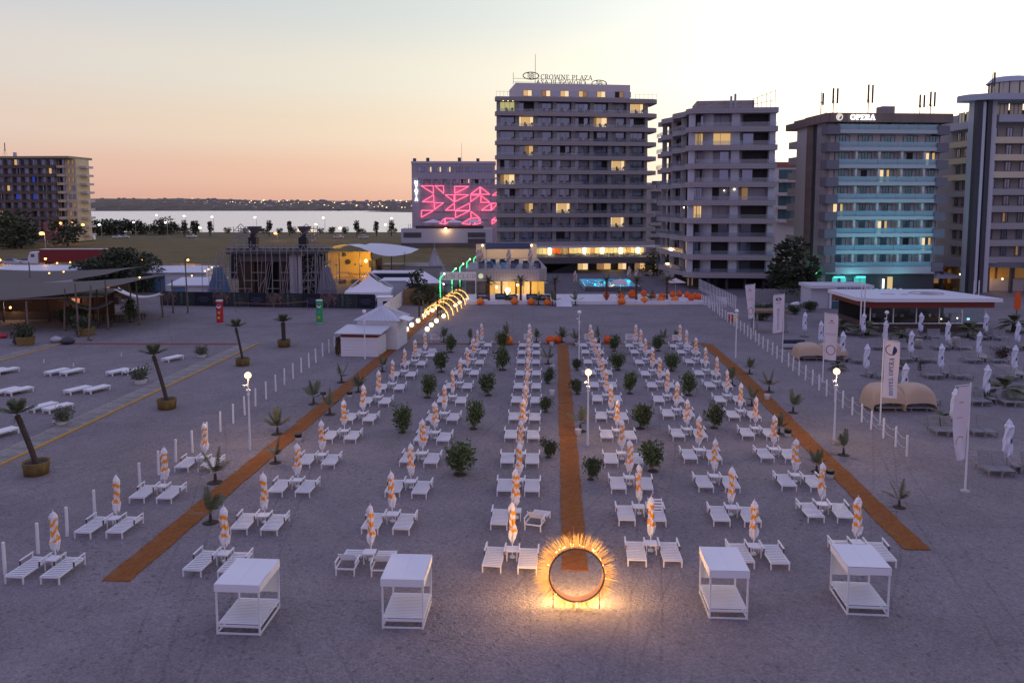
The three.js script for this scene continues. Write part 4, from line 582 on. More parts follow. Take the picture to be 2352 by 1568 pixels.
{ // ---- low dark restaurant with open parasols before the teal hotel
  const a = gp(2150, 676), o = T('beach_restaurant', 'low restaurant with flat dark roof and amber lights inside', 'restaurant', a[0], 0, a[1], -.05);
  P(o, 'flat_roof', raise([[-7, -9], [16, -2.2], [16, -14], [-4, -18]].reverse(), 4.3, 5.2), M.roofGrey);
  for (let i = 0; i < 6; i++) P(o, 'column', box(.45, 4.3, .45), M.darkStone, [-3 + i * 3.4, 2.15, -8 + i * .95]);
  P(o, 'back_wall', box(19, 4.2, .3), mat(.30, .20, .10, .8), [6, 2.1, -13]);
  for (let i = 0; i < 7; i++) windowPart(o, -1 + i * 2.5, 1.9, -12.7, 2.0, 2.6, [[.5, i % 3 ? M.paneAmberDim : M.litDim], [.5, M.paneAmberDim]], { frame: M.darkWood });
  [[1, 2.6, -9], [4.5, 2.4, -6], [7.4, 2.8, -7], [8.3, 2.7, -7], [11, 2.2, -5], [-1, 2.0, -8], [13, 2.3, -4]].forEach(([x, y, z], i) => { P(o, 'hanging_lamp', ball(.13, 8, 6), M.lampWarm, [x, y, z]); P(o, 'lamp_cord', cyl(.01, .01, +(4.25 - y).toFixed(2), 4), M.black, [x, (4.3 + y) / 2, z]); if (i % 2 === 0) lampLight(o, 1, .55, .2, 5, x, y, z, 6); });
}
{ // ---- pink neon hotel and the white hall in front of it
  const Z = 298, x0 = atZ(946, 470, Z)[0], W = 34, o = T('neon_hotel', 'grey hotel with pink neon triangles and vertical white lettering', 'hotel', x0, 0, -Z, .02);
  const px = (v) => (v - 108) / 2.614 / 1.315 / 6.04, py = (v) => EYE - ((200 + v / 2.614) / 1.315 - 470) / 6.04;   // metres on the facade
  P(o, 'main_wall', box(31.5, 30.6, 14), M.plasterPink, [15.7, 15.3, -7.6]); P(o, 'lower_wall', box(34, 22, 15), M.plasterPink, [17, 11, -7.55]); P(o, 'parapet', box(32, .9, 14.4), M.plasterCool, [15.8, 30.9, -7.5]);
  for (let k = 0; k < 7; k++) for (let b = 0; b < 8; b++) { const y = 28.3 - k * 3.05 - (k > 0 ? 1.2 : 0); windowPart(o, 5.8 + b * 3.6 - (k < 2 ? 2.2 : 0), y, -.52, 2.7, 1.9, (k === 0 && b > 0 && b < 4) || (k === 1 && b === 5) ? [[.4, M.curtainTeal], [.2, M.litCurtain], [.4, M.glassDark]] : [[.5, dk()], [.5, rnd() < .2 ? M.glassCurtain : dk()]]); }
  for (let k = 0; k < 6; k++) P(o, 'floor_band', box(30.5, .55, .8), M.plasterPink, [18.6, 24.9 - k * 3.05, -.1]); for (let b = 0; b < 9; b++) P(o, 'pier', box(.55, 17, .7), M.plasterPink, [4 + b * 3.6, 16, -.12]);
  [...'NYOTA'].forEach((c, i) => P(o, 'sign_letter', text(c, 1.35, .2), M.signWhite, [px(144), py(918 + i * 33), .25]));
  const tri = [[[182, 945], [278, 945], [278, 1005]], [[290, 945], [358, 945], [358, 1005]], [[445, 950], [555, 950], [445, 1005]], [[570, 1010], [642, 955], [642, 1010]], [[648, 955], [720, 1012], [648, 1012]], [[190, 1070], [280, 1016], [280, 1070]], [[370, 1016], [440, 1016], [440, 1070]], [[445, 1016], [555, 1016], [445, 1070]], [[570, 1018], [640, 1018], [570, 1070]], [[650, 1020], [650, 1075], [720, 1075]], [[285, 1078], [358, 1078], [285, 1130]], [[372, 1136], [442, 1080], [442, 1136]], [[450, 1138], [562, 1080], [562, 1138]], [[655, 1136], [730, 1082], [730, 1136]], [[735, 1082], [782, 1082], [735, 1136]], [[182, 1138], [278, 1138], [182, 1192]], [[450, 1142], [560, 1142], [450, 1195]], [[572, 1145], [572, 1198], [640, 1198]], [[325, 1240], [365, 1200], [365, 1245]], [[370, 1200], [440, 1200], [370, 1245]], [[500, 1240], [565, 1200], [565, 1248]], [[585, 1250], [645, 1205], [645, 1240]], [[735, 1215], [780, 1180], [780, 1215]], [[740, 1020], [782, 990], [782, 1018]], [[738, 1212], [780, 1212], [738, 1245]]];
  tri.forEach((t) => P(o, 'neon_triangle', join([0, 1, 2].map((i) => { const p = t[i], q = t[(i + 1) % 3]; return bar([px(p[0]), py(p[1]), .45], [px(q[0]), py(q[1]), .45], .12, 6); })), M.neonPink));
  [[8, 15], [18, 20], [26, 14]].forEach(([x, y]) => lampLight(o, 1, .08, .2, 14, x, y, 2.2, 30));
  for (const [x, h] of [[1, 1.2], [6, 1.4], [18, 1.5], [25, 1.2]]) P(o, 'roof_unit', box(1.2, h, 1), M.darkSteel, [x, 31.3 + h / 2, -2]); P(o, 'roof_mast', cyl(.05, .08, 7, 6), M.steel, [18.8, 34.8, -3]);
  const Zh = 276, h0 = atZ(920, 470, Zh)[0], h = T('white_hall', 'long low white hall below the pink neon hotel', 'hall', h0, 0, -Zh, .02), s = 6.52;
  P(h, 'wall', box(32, 6.6, 9), M.plasterCool, [16, 3.3, -4.6]); P(h, 'plinth', box(32.1, 1.6, .3), M.concreteDark, [16, .8, .1]);
  [[4, 4.2, 6.2], [26.6, 4.2, 6.2], [26.6, 2.0, 6.2]].forEach(([x, y, w]) => windowPart(h, x, y + .2, .02, w, 1.7, [[.25, M.charcoalBrown], [.25, M.charcoalBrown], [.25, M.charcoalBrown], [.25, M.charcoalBrown]], { name: 'louvre_window' }));
  P(h, 'terrace_wall', box(24, 1.0, .2), M.brownDark, [17, 7.1, -1.5]); for (let i = 0; i < 3; i++) { P(h, 'shade_canopy', new THREE.ConeGeometry(5.0, 1.2, 4, 1).rotateY(PI / 4), M.membrane, [11 + i * 7.2, 9.3, -4]); P(h, 'canopy_post', cyl(.07, .07, 2.4, 6), M.steel, [11 + i * 7.2, 7.8, -4]); }
  for (let i = 0; i < 4; i++) P(h, 'roof_post', cyl(.08, .08, 1.6, 6), M.steel, [2.4 + i * .7, 7.4, -2]);
  P(h, 'wall_lamp', ball(.4, 10, 8), M.lampWarm, [15.8, 6.6, .7]); lampLight(h, 1, .55, .22, 40, 15.8, 6.4, 1.2, 14); P(h, 'lamp_bracket', cyl(.05, .05, .6, 6), M.steel, [15.8, 6.6, .3], [PI / 2, 0, 0]);
}
{ // ---- apartment block at the field's edge
  const Z = 318, xr = atZ(128, 470, Z)[0], o = T('seaside_block', 'long apartment block with dark balconies beyond the field', 'apartment block', xr, 0, -Z, -.06), FH = 3.45, N = 9, F0 = 2.6, L = 40;
  const H = F0 + N * FH; P(o, 'core_wall', box(L, H, 14), M.wallDim, [-L / 2, H / 2, -8.6]); P(o, 'roof_slab', box(L + 6, .9, 16), M.slabOlive, [-L / 2 + 3.2, H + .4, -8]); P(o, 'end_wall', box(7.2, H - .4, 9), M.cream2, [3.7, H / 2, -7.2]);  // end wall and corner balconies: sunset glow painted in as a cream tone
  for (let k = 0; k < N; k++) {
    const y = F0 + k * FH; P(o, 'balcony', box(L, 1.05, 1.8), M.balconyBrown, [-L / 2, y, -.9]);
    for (let b = 0; b < 11; b++) { const q = rnd(); windowPart(o, -2 - b * 3.6, y + 1.9, -1.52, 2.6, 2.2, [[.45, q < .06 ? M.litPane : q < .12 ? M.paneBlue : dk()], [.3, dk()], [.25, q > .85 ? M.litDim : M.glassCurtain]]); P(o, 'balcony_divider', box(.4, 2.3, 1.4), M.wallDim, [-3.8 - b * 3.6, y + 1.7, -.75]); }
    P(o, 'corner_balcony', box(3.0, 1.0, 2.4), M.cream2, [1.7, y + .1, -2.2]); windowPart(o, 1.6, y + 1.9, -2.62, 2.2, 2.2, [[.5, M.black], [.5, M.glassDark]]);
    for (const x of [4.4, 6.1]) windowPart(o, x, y + 1.9, -2.62, .95, 1.9, [[1, k > 5 || (k + x) % 3 < 1 ? M.litDim : M.glassDark]]); P(o, 'end_balcony', box(2.6, .9, 5), M.slabWarm, [8.6, y + .1, -8]);
  }
  antenna(o, -24, H + .8, -5, 6, 1); P(o, 'roof_tank', cyl(.7, .7, 1.8, 10), M.plasterCool, [-19, H + 1.7, -4]);
}
{ // ---- block seen through the gap behind the wavy balconies
  const Z = 190, x0 = atZ(1786, 470, Z)[0], o = T('rear_block', 'teal and cream block glimpsed between the two balcony buildings', 'apartment block', x0, 0, -Z, 0);
  P(o, 'wall', box(8, 24, 8), M.plaster, [3, 12, -4]); P(o, 'roof', box(8.6, 1.2, 8.6), M.roofRed, [3, 24.6, -4]); for (let k = 0; k < 4; k++) { P(o, 'balcony_slab', box(6, .5, 1.6), M.slabWarm, [3, 11 + k * 3.2, .8]); windowPart(o, 2.4, 12.7 + k * 3.2, .06, 4.4, 2.2, [[.33, M.glassTeal], [.33, M.glassTeal], [.34, M.glassDark]]); }
  const Zb = 215, xb = atZ(1489, 470, Zb)[0], q = T('gap_block', 'pale balconied block in the bright gap beside the sign tower', 'apartment block', xb, 0, -Zb, 0); P(q, 'wall', box(8, 21, 6), M.plaster, [3.6, 10.5, -3]); for (let k = 0; k < 6; k++) { P(q, 'balcony_slab', box(5, .7, 1.6), M.slabWarm, [3.2, 3.5 + k * 3.1, .8]); windowPart(q, 2.6, 5 + k * 3.1, .06, 3.4, 1.9, [[.5, M.glassDark], [.5, M.glassCurtain]]); }
}
// ================================================================== hotel platform, pool, palms
{ // white low platform along the hotel beach
  const a = gp(1066, 699), b = gp(1618, 699), fz = a[1], H0 = .5;
  const o = T('white_platform', 'long low white platform along the hotel side of the sand', 'platform', a[0], 0, fz, 0), L = b[0] - a[0], n = 14;
  for (let i = 0; i < n; i++) { P(o, 'deck_panel', box(+(L / n - .03).toFixed(3), .12, 9.4), M.white, [L * (i + .5) / n, H0 - .06, -4.75]); P(o, 'front_board', box(+(L / n - .03).toFixed(3), H0 - .13, .1), M.white, [L * (i + .5) / n, (H0 - .13) / 2, -.06]); }
  P(o, 'ramp', bx(2.3, .08, 2.6, 0, 0, 0, .19), M.white, [gp(1294, 699)[0] - a[0], .24, 1.25]);
}
function openParasol(px, py, label, h = 2.6, w = 3.0, m) { const p = gp(px, py), o = T('open_parasol', label, 'parasol', p[0], 0, p[1], rr(0, .3), 'open striped parasols before the hotel'); P(o, 'pole', cyl(.035, .035, h, 8), M.white, [0, h / 2, 0]); for (let i = 0; i < 4; i++) { const g = grid((u, v) => { const c = [[-1, -1], [1, -1], [1, 1], [-1, 1]], a = c[i], b = c[(i + 1) % 4], x = a[0] + (b[0] - a[0]) * u, z = a[1] + (b[1] - a[1]) * u; return [x * v * w / 2, h - v * v * .1 - v * .55, z * v * w / 2]; }, 6, 10); P(o, 'canopy_panel', paint(g, (x, y, z) => { const r = Math.max(Math.abs(x), Math.abs(z)) / (w / 2); return (r * 4.2) % 1 < .5 ? [.72, .70, .70] : [.68, .42, .36]; }), M.fabricV); } P(o, 'finial', ball(.06, 8, 6), M.white, [0, h + .05, 0]); P(o, 'foot', box(.6, .1, .6), M.steel, [0, .05, 0]); return o; }
openParasol(1137, 678, 'open striped parasol in front of the lit restaurant windows'); openParasol(1232, 676, 'open striped parasol right of the restaurant wing', 2.7, 3.4); openParasol(1425, 676, 'open striped parasol half hidden by a palm by the pool'); openParasol(1552, 674, 'open striped parasol at the platform end by the pickets', 2.6, 2.8);
// pool, raised basin lit from inside
{
  const a = gp(1349, 668), b = gp(1467, 668), Wp = b[0] - a[0], D = 13.5, o = T('swimming_pool', 'turquoise pool lit from inside in front of the hotel', 'pool', a[0], 0, a[1], 0);
  const tile = mat(.30, .62, .70, .5), cop = M.concreteDark;
  P(o, 'pool_floor', box(Wp + .2, .06, D), tile, [Wp / 2, .1, -D / 2]); P(o, 'pool_wall', box(Wp + .2, .8, .2), tile, [Wp / 2, .4, -D - .1]); for (const s of [-1, 1]) P(o, 'pool_wall', box(.2, .8, D), tile, [s > 0 ? Wp + .2 : -.2, .4, -D / 2]);
  P(o, 'coping', box(Wp + .9, .78, .35), cop, [Wp / 2, .39, .19]); P(o, 'coping', box(Wp + .9, .1, .5), cop, [Wp / 2, .86, -D - .36]);
  for (let i = 0; i < 3; i++) P(o, 'pool_step', box(Wp * .9 - i * 2, .1, .6), tile, [Wp / 2 + 2, .2 + i * .15, -D + 1.4 - i * .6]);
  const wn = layered(256, [[64, 1], [24, 1], [8, .6]]), wm = toTexture(256, (i) => { const g = cl(wn[i] * 255); return [g, g, g]; }, false); wm.repeat.set(5, 5);
  P(o, 'water', new THREE.PlaneGeometry(Wp + .2, D - .05).rotateX(-PI / 2), new THREE.MeshPhysicalMaterial({ color: col(.12, .62, .80), roughness: .06, transmission: .9, thickness: 0, bumpMap: wm, bumpScale: .06, side: THREE.DoubleSide }), [Wp / 2, .72, -D / 2]);
  for (let i = 0; i < 5; i++) { P(o, 'pool_light', ball(.18, 10, 8), glow(.55, .95, 1, 6), [i * Wp / 4, .34, -D + .5 - (i === 1 ? -5 : 0)]); lampLight(o, .12, .72, .95, 7, i * Wp / 4, .5, -D + 1.6 + (i % 2) * 5, 6); }
}
// palms with reddish trunks along the platform
const fanF = [frond(1.25, .35, .35, 15, .26, [.08, .095, .045]), frond(1.15, .75, .35, 15, .26, [.09, .105, .05]), frond(1.2, .05, .42, 14, .25, [.07, .08, .042]), frond(1.0, 1.15, .2, 13, .26, [.085, .105, .05]), frond(1.0, -.5, .25, 12, .22, [.09, .075, .05])];
function makePalm(th, r, n, size, barkM, skirt = 0, lean = 0) {
  const o = new THREE.Group(); o.name = 'palm_tree'; const pts = [...Array(5)].map((_, i) => [lean * Math.pow(i / 4, 1.4), th * i / 4, 0]);
  const g = tube(pts, r, 20, 10), p = g.attributes.position; for (let i = 0; i < p.count; i++) { const k = 1 + .10 * Math.sin(p.getY(i) * 21) - .25 * p.getY(i) / th, c = lean * Math.pow(Math.max(0, p.getY(i)) / th, 1.4); p.setX(i, c + (p.getX(i) - c) * k); p.setZ(i, p.getZ(i) * k); }
  P(o, 'trunk', g, barkM); P(o, 'crown_base', ball(r * 1.35, 10, 8), M.bark, [lean, th, 0]);
  for (let i = 0; i < n; i++) { const f = P(o, 'frond', fanF[i % 4], M.leaf, [lean, th + .05, 0], [0, i * 2.399, 0]); f.scale.setScalar(size * (1 - .15 * (i % 3))); }
  for (let i = 0; i < skirt; i++) { const f = P(o, 'dry_frond', fanF[4], M.leaf, [lean, th - .1, 0], [0, i * 1.9, 0]); f.scale.setScalar(size * .7); }
  return o;
}
const redTrunk = mat(.13, .055, .045, .9), platformPalm = makePalm(3.3, .20, 22, 1.25, redTrunk, 6), tunnelPalm = makePalm(3.0, .16, 18, 1.15, M.bark, 4);
const palmAt = (proto, px, py, s, label, group, h = 0) => { const p = gp(px, py, h), c = put(proto, label, 'palm tree', group, p[0], h, p[1], rnd() * 6); c.scale.setScalar(s); return c; };
[[1122.5, 697, 'in front of the lit restaurant'], [1196, 697, 'second along the platform from the restaurant end'], [1275, 697, 'left of the platform ramp'], [1393, 696, 'in front of the pool, left one'], [1461.5, 695, 'in front of the pool, right one'], [1532, 694, 'by the pickets at the platform end']].forEach(([x, y, l]) => palmAt(platformPalm, x, y, 1.05, `palm tree ${l}`, 'palm trees along the white platform'));
[[1163, 698, 'between two orange bean bags'], [1237, 700, 'beside the orange bean bag left of the ramp'], [1269, 702, 'left side of the platform ramp'], [1322, 701, 'right side of the platform ramp'], [1427, 692, 'behind the netted orange bean bag'], [1497, 696, 'between bean bags before the pool']].forEach(([x, y, l], k) => { const p = gp(x, y), c = put(youngPalms[k % 4], `bushy young palm ${l}`, 'palm', 'bushy palms along the platform', p[0], 0, p[1], k); c.scale.set(1.7, k === 2 || k === 3 ? 1.5 : 1.25, 1.7); });
[[1103.6, 700, 'nearest the SUN CLUB sign'], [1182, 699, 'second from the restaurant end'], [1220, 700, 'third from the restaurant end'], [1258, 701, 'left of the platform ramp'], [1428, 699, 'behind the yellow net, left end'], [1480, 698, 'between the two pool palms'], [1518, 697, 'left of the last platform palm'], [1549.5, 697, 'right of the last platform palm']].forEach(([x, y, l]) => beanBag(x, y, `orange bean bag on the sand ${l}`, false, 1.2, 0, 'orange bean bags on the sand before the platform'));
[[1393, 684, 'left of the pool palm'], [1427, 687, 'above the netted bag'], [1452, 684, 'tall, before the pool'], [1479, 680, 'behind the right pool palm'], [1499, 684, 'behind the bushy palm'], [1521, 686, 'left of the last palm'], [1545, 682, 'right of the last palm'], [1560, 681, 'under the end parasol'], [1579, 683, 'behind the end group'], [1588, 690, 'front of the end group'], [1606, 688, 'at the platform corner'], [1597, 686, 'middle of the end group']].forEach(([x, y, l], k) => beanBag(x, y, `deep orange bean bag on the platform ${l}`, true, k === 2 ? 1.4 : 1.08, .5, 'deep orange bean bags on the platform'));
[[1108, 686], [1150, 687], [1175, 689], [1222, 688], [1251, 690]].forEach(([x, y], i) => { const p = gp(x, y, .5), o = T('wicker_sofa', `dark wicker sofa on the platform, ${ord(i)} from the restaurant end`, 'sofa', p[0], .5, p[1], rr(-.2, .2), 'dark wicker sofas on the platform'); P(o, 'seat', box(1.7, .4, .8), M.charcoal, [0, .25, 0]); P(o, 'backrest', box(1.7, .45, .18), M.charcoal, [0, .62, -.32]); for (const s of [-1, 1]) P(o, 'armrest', box(.18, .25, .76), M.charcoal, [s * .78, .55, .03]); P(o, 'cushion', box(1.3, .12, .6), i % 2 ? M.skyblue : M.curtain, [0, .51, .06]); });
// volleyball net in front of the ramp palms, and the faint goal
{ const a = gp(1425, 699), b = gp(1558, 697), o = T('volleyball_net', 'yellow taped beach net before the deep orange bean bags', 'net', a[0], 0, a[1]); const L = b[0] - a[0], dz = b[1] - a[1]; for (const s of [0, 1]) P(o, 'net_post', cyl(.05, .05, 2.1, 8), M.wood, [L * s, 1.05, dz * s]); P(o, 'tape', bar([0, 1.3, 0], [L, 1.45, dz], .03), M.yellow); P(o, 'ground_tape', tube([[0, .02, .6], [L * .5, .02, 1.2], [L, .02, dz + .6]], .04, 16, 5), M.yellow); }
{ const a = gp(1195, 728), o = T('goal_frame', 'thin white goal frame standing alone on the open sand', 'goal', a[0], 0, a[1]); for (const s of [-1, 1]) P(o, 'goal_post', cyl(.03, .03, 1.5, 6), M.steel, [s * 1.6, .75, 0]); P(o, 'crossbar', cyl(.03, .03, 3.2, 6), M.steel, [0, 1.5, 0], [0, 0, PI / 2]); }
// closed tall parasols by the pool and on the deck
const tallParasol = (() => { const o = new THREE.Group(); o.name = 'tall_closed_parasol'; P(o, 'pole', cyl(.04, .04, 3.0, 8), M.steel, [0, 1.5, 0]); P(o, 'canopy', paint(foldedCanopy(.8, 3.1, [[0, .12], [.12, .26], [.3, .34], [.6, .30], [.85, .18], [1, .02]], 5, 1.3, false), (x, y, z) => (Math.sin(y * 5 + Math.atan2(z, x) * 2) > .2 ? [.62, .58, .55] : [.52, .34, .24])), M.fabricV); P(o, 'foot', box(.7, .12, .7), M.steel, [0, .06, 0]); return o; })();
[[1321, 660, 0, 'left of the pool'], [1445, 647, 0, 'behind the pool, tall one'], [1462, 648, 0, 'behind the pool, right one'], [1168, 640, 4.45, 'in the middle of the restaurant deck rail'], [1218, 640, 4.45, 'at the right end of the restaurant deck'], [1098, 640, 4.45, 'at the left corner of the restaurant deck'], [1105, 634, 4.45, 'behind the left corner of the restaurant deck']].forEach(([x, y, h, l]) => { const p = gp(x, y, 0), k = h ? (EYE - h) / EYE : 1, q = h ? [gp(x, 612, h)[0], gp(x, 612, h)[1]] : p; put(tallParasol, `folded brown and cream parasol ${l}`, 'parasol', 'folded parasols round pool and deck', q[0], h, q[1], rnd() * 6); });

// ================================================================== arches, globes, gate, green lamps
{
  const archGeo = (() => { const bl = []; for (let i = 0; i < 420; i++) { const a = rr(-.05, PI + .05), L = rr(.18, .42), t = a + rr(-.3, .3), w = .02, r0 = 1.62, z = rr(-.12, .12); bl.push(grid((u, v) => [Math.cos(a) * r0 + Math.cos(t) * v * L - Math.sin(t) * (u - .5) * w * (1 - v * .8), Math.sin(a) * r0 * 1.12 + Math.sin(t) * v * L + Math.cos(t) * (u - .5) * w * (1 - v * .8), z * (1 + v)], 1, 1)); } return join(bl); })();
  const A = gp(1001, 733), B = gp(1052, 693), ang = Math.atan2(-(B[1] - A[1]), B[0] - A[0]) - PI / 2;
  for (let i = 0; i < 6; i++) {
    const x = A[0] + (B[0] - A[0]) * i / 5, z = A[1] + (B[1] - A[1]) * i / 5, o = T('straw_arch', `glowing straw arch over the hut mat, ${ord(i)} from the sea`, 'arch', x, 0, z, ang, 'glowing straw arches over the mat');
    P(o, 'hoop', new THREE.TorusGeometry(1.58, .06, 6, 30, PI).scale(1, 1.12, 1), M.darkWood); P(o, 'straw_fringe', archGeo, M.straw).userData.kind = 'stuff';
    P(o, 'light_rope', new THREE.TorusGeometry(1.67, .03, 6, 40, PI).scale(1, 1.12, 1), glow(1, .60, .20, 4.5)); for (let k = 0; k < 3; k++) { const a = PI * (k + .5) / 3; lampLight(o, 1, .58, .2, 1.6, Math.cos(a) * 1.5, Math.sin(a) * 1.7, .2, 5); }
  }
}
[[933.7, 761], [945.5, 750.5], [960, 741], [974, 729], [983.5, 722], [993, 717], [1001.9, 711], [1010.2, 706]].forEach(([x, y], i) => globe(x, y, `glowing ground globe, ${ord(i)} from the sea on the van side of the mat`, i < 4));
[[981, 760.5], [990.4, 750.5], [1002.3, 741], [1019, 730], [1046, 705], [1055.5, 698]].forEach(([x, y], i) => globe(x, y, `glowing ground globe, ${ord(i)} from the sea on the hotel side of the mat`, i < 4));
function globe(px, py, label, big) { const p = gp(px, py), o = T('ground_globe', label, 'globe light', p[0], 0, p[1], 0, 'glowing globes along the mat'); P(o, 'globe', ball(.26, 18, 14), glow(1, .76, .42, 5), [0, .27, 0]); P(o, 'foot', cyl(.1, .14, .04, 10), M.white, [0, .02, 0]); lampLight(o, 1, .62, .25, big ? 2.6 : 1.8, 0, .27, 0, 13); }
[[963, 727, 'hut side, nearest the sea'], [1005, 728, 'hotel side, nearest the sea'], [1022, 715, 'hotel side, second from the sea'], [1042, 700, 'hotel side, third from the sea'], [1052, 696, 'hotel side, fourth from the sea'], [1060, 692, 'hotel side, farthest from the sea']].forEach(([x, y, l], i) => palmAt(tunnelPalm, x, y, i === 0 ? .9 : .85, `palm beside the glowing arches, ${l}`, 'palms beside the glowing arches'));
[[975, 718, 'hut side'], [1012, 722, 'hotel side, nearer'], [1035, 705, 'hotel side, farther']].forEach(([x, y, l], i) => { const p = gp(x, y), c = put(youngPalms[i], `bushy palm lit by the arches, ${l}`, 'palm', null, p[0], 0, p[1], i); c.scale.set(1.4, 1.1, 1.4); });
{ // gate sign
  const a = gp(1010, 700), b = gp(1091, 700), k = 1.12, zz = -121, o = T('club_gate', 'white gate sign reading SUN CLUB on thin posts', 'sign', atZ(1052, 640, 121)[0], 0, zz, 0), W = 5.45;
  P(o, 'board', box(W, 1.25, .14), M.white, [0, 4.0, 0]); P(o, 'letters', text('SUN CLUB', .72, .06, FSB).scale(1.05, 1, 1), mat(.55, .46, .36, .6), [.1, 3.98, .08]); for (const s of [-1, 1]) P(o, 'gate_post', box(.12, 4.6, .12), M.white, [s * (W / 2 + .02), 2.3, -.02]);
}
[[1011, 630, 692], [1038, 618, 662], [1056, 607, 643], [1072, 596, 630], [1088, 588, 620], [1103, 580, 600], [1117, 574, 592]].forEach(([x, yt, yb], i) => { const Z = [118, 128, 138, 147, 156, 166, 176][i], t = atZ(x, yt, Z), o = T('green_lamp', `green neon bent lamp post, ${ord(i)} from the club gate`, 'lamp post', t[0], 0, -Z, 0, 'green neon lamp posts'), h = t[1]; P(o, 'pole', box(.12, +(h - .5).toFixed(2), .12), M.darkSteel, [0, (h - .5) / 2, 0]); P(o, 'neon_tube', box(.14, +(Math.min(4.2, h - 1)).toFixed(2), .05), M.neonGreen, [0, h - .5 - Math.min(4.2, h - 1) / 2, .1]); P(o, 'bent_head', bx(.14, 1.0, .14, 0, 0, 0, 0, 0, -.75), M.neonGreen, [.28, h - .25, 0]); P(o, 'head_light', ball(.12, 8, 6), M.lampCool, [.62, h + .1, .05]); lampLight(o, .1, 1, .35, 1.6, .1, h - 2, .4, 6); });
// ================================================================== huts, van, tents
function hut(label, corner, W, D, H, turn, roofRise, over, band, name = 'white_hut') {
  const o = T(name, label, 'hut', corner[0], 0, corner[1], turn); const nb = Math.round(H / .32);
  P(o, 'core', box(W - .06, H, D - .06), M.white, [W / 2, H / 2, -D / 2]);
  for (let i = 0; i < nb; i++) { const h = H / nb; if (band && i >= nb - 1) { P(o, 'red_band', box(W + .02, h - .02, .05), M.roofRedDark, [W / 2, h * (i + .5), .0]); P(o, 'red_band', box(.05, h - .02, D), M.roofRedDark, [W, h * (i + .5), -D / 2]); continue; } P(o, 'board', box(W, h - .025, .05), M.white, [W / 2, h * (i + .5), 0]); P(o, 'side_board', box(.05, h - .025, D), M.white, [W, h * (i + .5), -D / 2]); }
  if (roofRise > .8) { const c = [W / 2, H + roofRise, -D / 2], e = [[-over, H, over], [W + over, H, over], [W + over, H, -D - over], [-over, H, -D - over]]; for (let i = 0; i < 4; i++) { const a = e[i], b = e[(i + 1) % 4]; P(o, 'roof_slope', grid((u, v) => [a[0] + (b[0] - a[0]) * u + (c[0] - a[0] - (b[0] - a[0]) * u) * v, H + roofRise * v + .05, a[2] + (b[2] - a[2]) * u + (c[2] - a[2] - (b[2] - a[2]) * u) * v], 1, 1), M.roofSheet); for (let k = 1; k < 10; k++) { const u = k / 10, q = [a[0] + (b[0] - a[0]) * u, a[2] + (b[2] - a[2]) * u], t = Math.min(u, 1 - u) * 2 * .97; P(o, 'roof_rib', bar([q[0], H + .07, q[1]], [q[0] + (c[0] - q[0]) * t, H + .07 + roofRise * t, q[1] + (c[2] - q[1]) * t], .025, 4), M.roofSheet); } } }
  else P(o, 'roof_sheet', bx(W + 2 * over, .1, D + 2 * over, 0, 0, 0, roofRise / D), M.roofSheet, [W / 2, H + .12 + roofRise / 2, -D / 2]);
  return o;
}
M.roofSheet = mat(.52, .53, .57, .5); M.roofRedDark = mat(.20, .035, .02, .6);
{
  const c = gp(783, 818), W = gp(869, 818)[0] - c[0]; hut('low white hut with red-brown band and sloping roof', c, W, 3.2, 2.25, -.10, .18, .5, true);
  const c2 = [c[0] + .9, c[1] - 3.9], o = hut('taller white hut with grey pyramid roof behind the low hut', c2, 4.2, 4.4, 3.0, -.10, 1.35, .35, false, 'pyramid_roof_hut');
  P(o, 'serving_flap', bx(.06, .06, 2.4, 0, 0, 0), M.white, [4.75, 2.5, -1.6]); P(o, 'flap_panel', bx(1.2, .05, 2.4, 0, 0, 0, 0, 0, -.25), M.white, [4.85, 3.1, -1.6]);
  const br = T('straw_bundle', 'dry straw bundle leaning against the low white hut', 'straw bundle', c[0] - .35, 0, c[1] - .6); P(br, 'straw', leaves(240, () => { const h = rnd(); return [rr(-.35, .35) * (1 - h * .7), h * 1.5, rr(-.3, .3) * (1 - h * .7), 0, 1.8, 0]; }, .4, [.13, .09, .05], .6), M.leaf).userData.kind = 'stuff';
}
{ // two-tone camper van
  const p = gp(904, 775), o = T('camper_van', 'green and white vintage camper van beside the huts', 'van', p[0], 0, p[1], -.08), gr = mat(.32, .36, .02, .35);
  const side = (pts, w, m, n, y = 0) => P(o, n, extr(pts, w, .05).rotateY(-PI / 2).translate(w / 2, y, 0), m);
  side([[-2.1, .45], [2.05, .45], [2.15, .9], [2.1, 1.15], [-2.15, 1.15], [-2.18, .8]], 1.6, gr, 'lower_body'); side([[-2.12, 1.17], [2.08, 1.17], [1.85, 1.85], [1.6, 2.0], [-1.9, 2.0], [-2.08, 1.8]], 1.5, M.white, 'upper_body');
  P(o, 'windscreen', bx(1.36, .55, .04, 0, 0, 0, -.32), M.glassDark, [0, 1.52, 2.06]); for (const s of [-1, 1]) { P(o, 'headlight', cyl(.13, .13, .05, 14), M.pot, [s * .55, .92, 2.2], [PI / 2, 0, 0]); for (const z of [-1.3, 1.25]) { const wl = P(o, 'wheel', cyl(.33, .33, .2, 18), M.black, [s * .75, .33, z], [0, 0, PI / 2]); P(wl, 'hubcap', cyl(.16, .16, .03, 12), M.pot, [0, -s * .11, 0]); } for (let i = 0; i < 3; i++) P(o, 'side_window', box(.03, .42, 1.0), M.glassDark, [s * .81, 1.52, -1.3 + i * 1.2]); }
  P(o, 'badge', cyl(.22, .22, .03, 20), M.white, [0, 1.12, 2.2], [PI / 2, 0, 0]); P(o, 'bumper', box(1.6, .14, .1), M.white, [0, .5, 2.22]); P(o, 'roof_hatch', box(1.2, .1, 2), M.charcoal, [0, 2.1, -.2]);
}
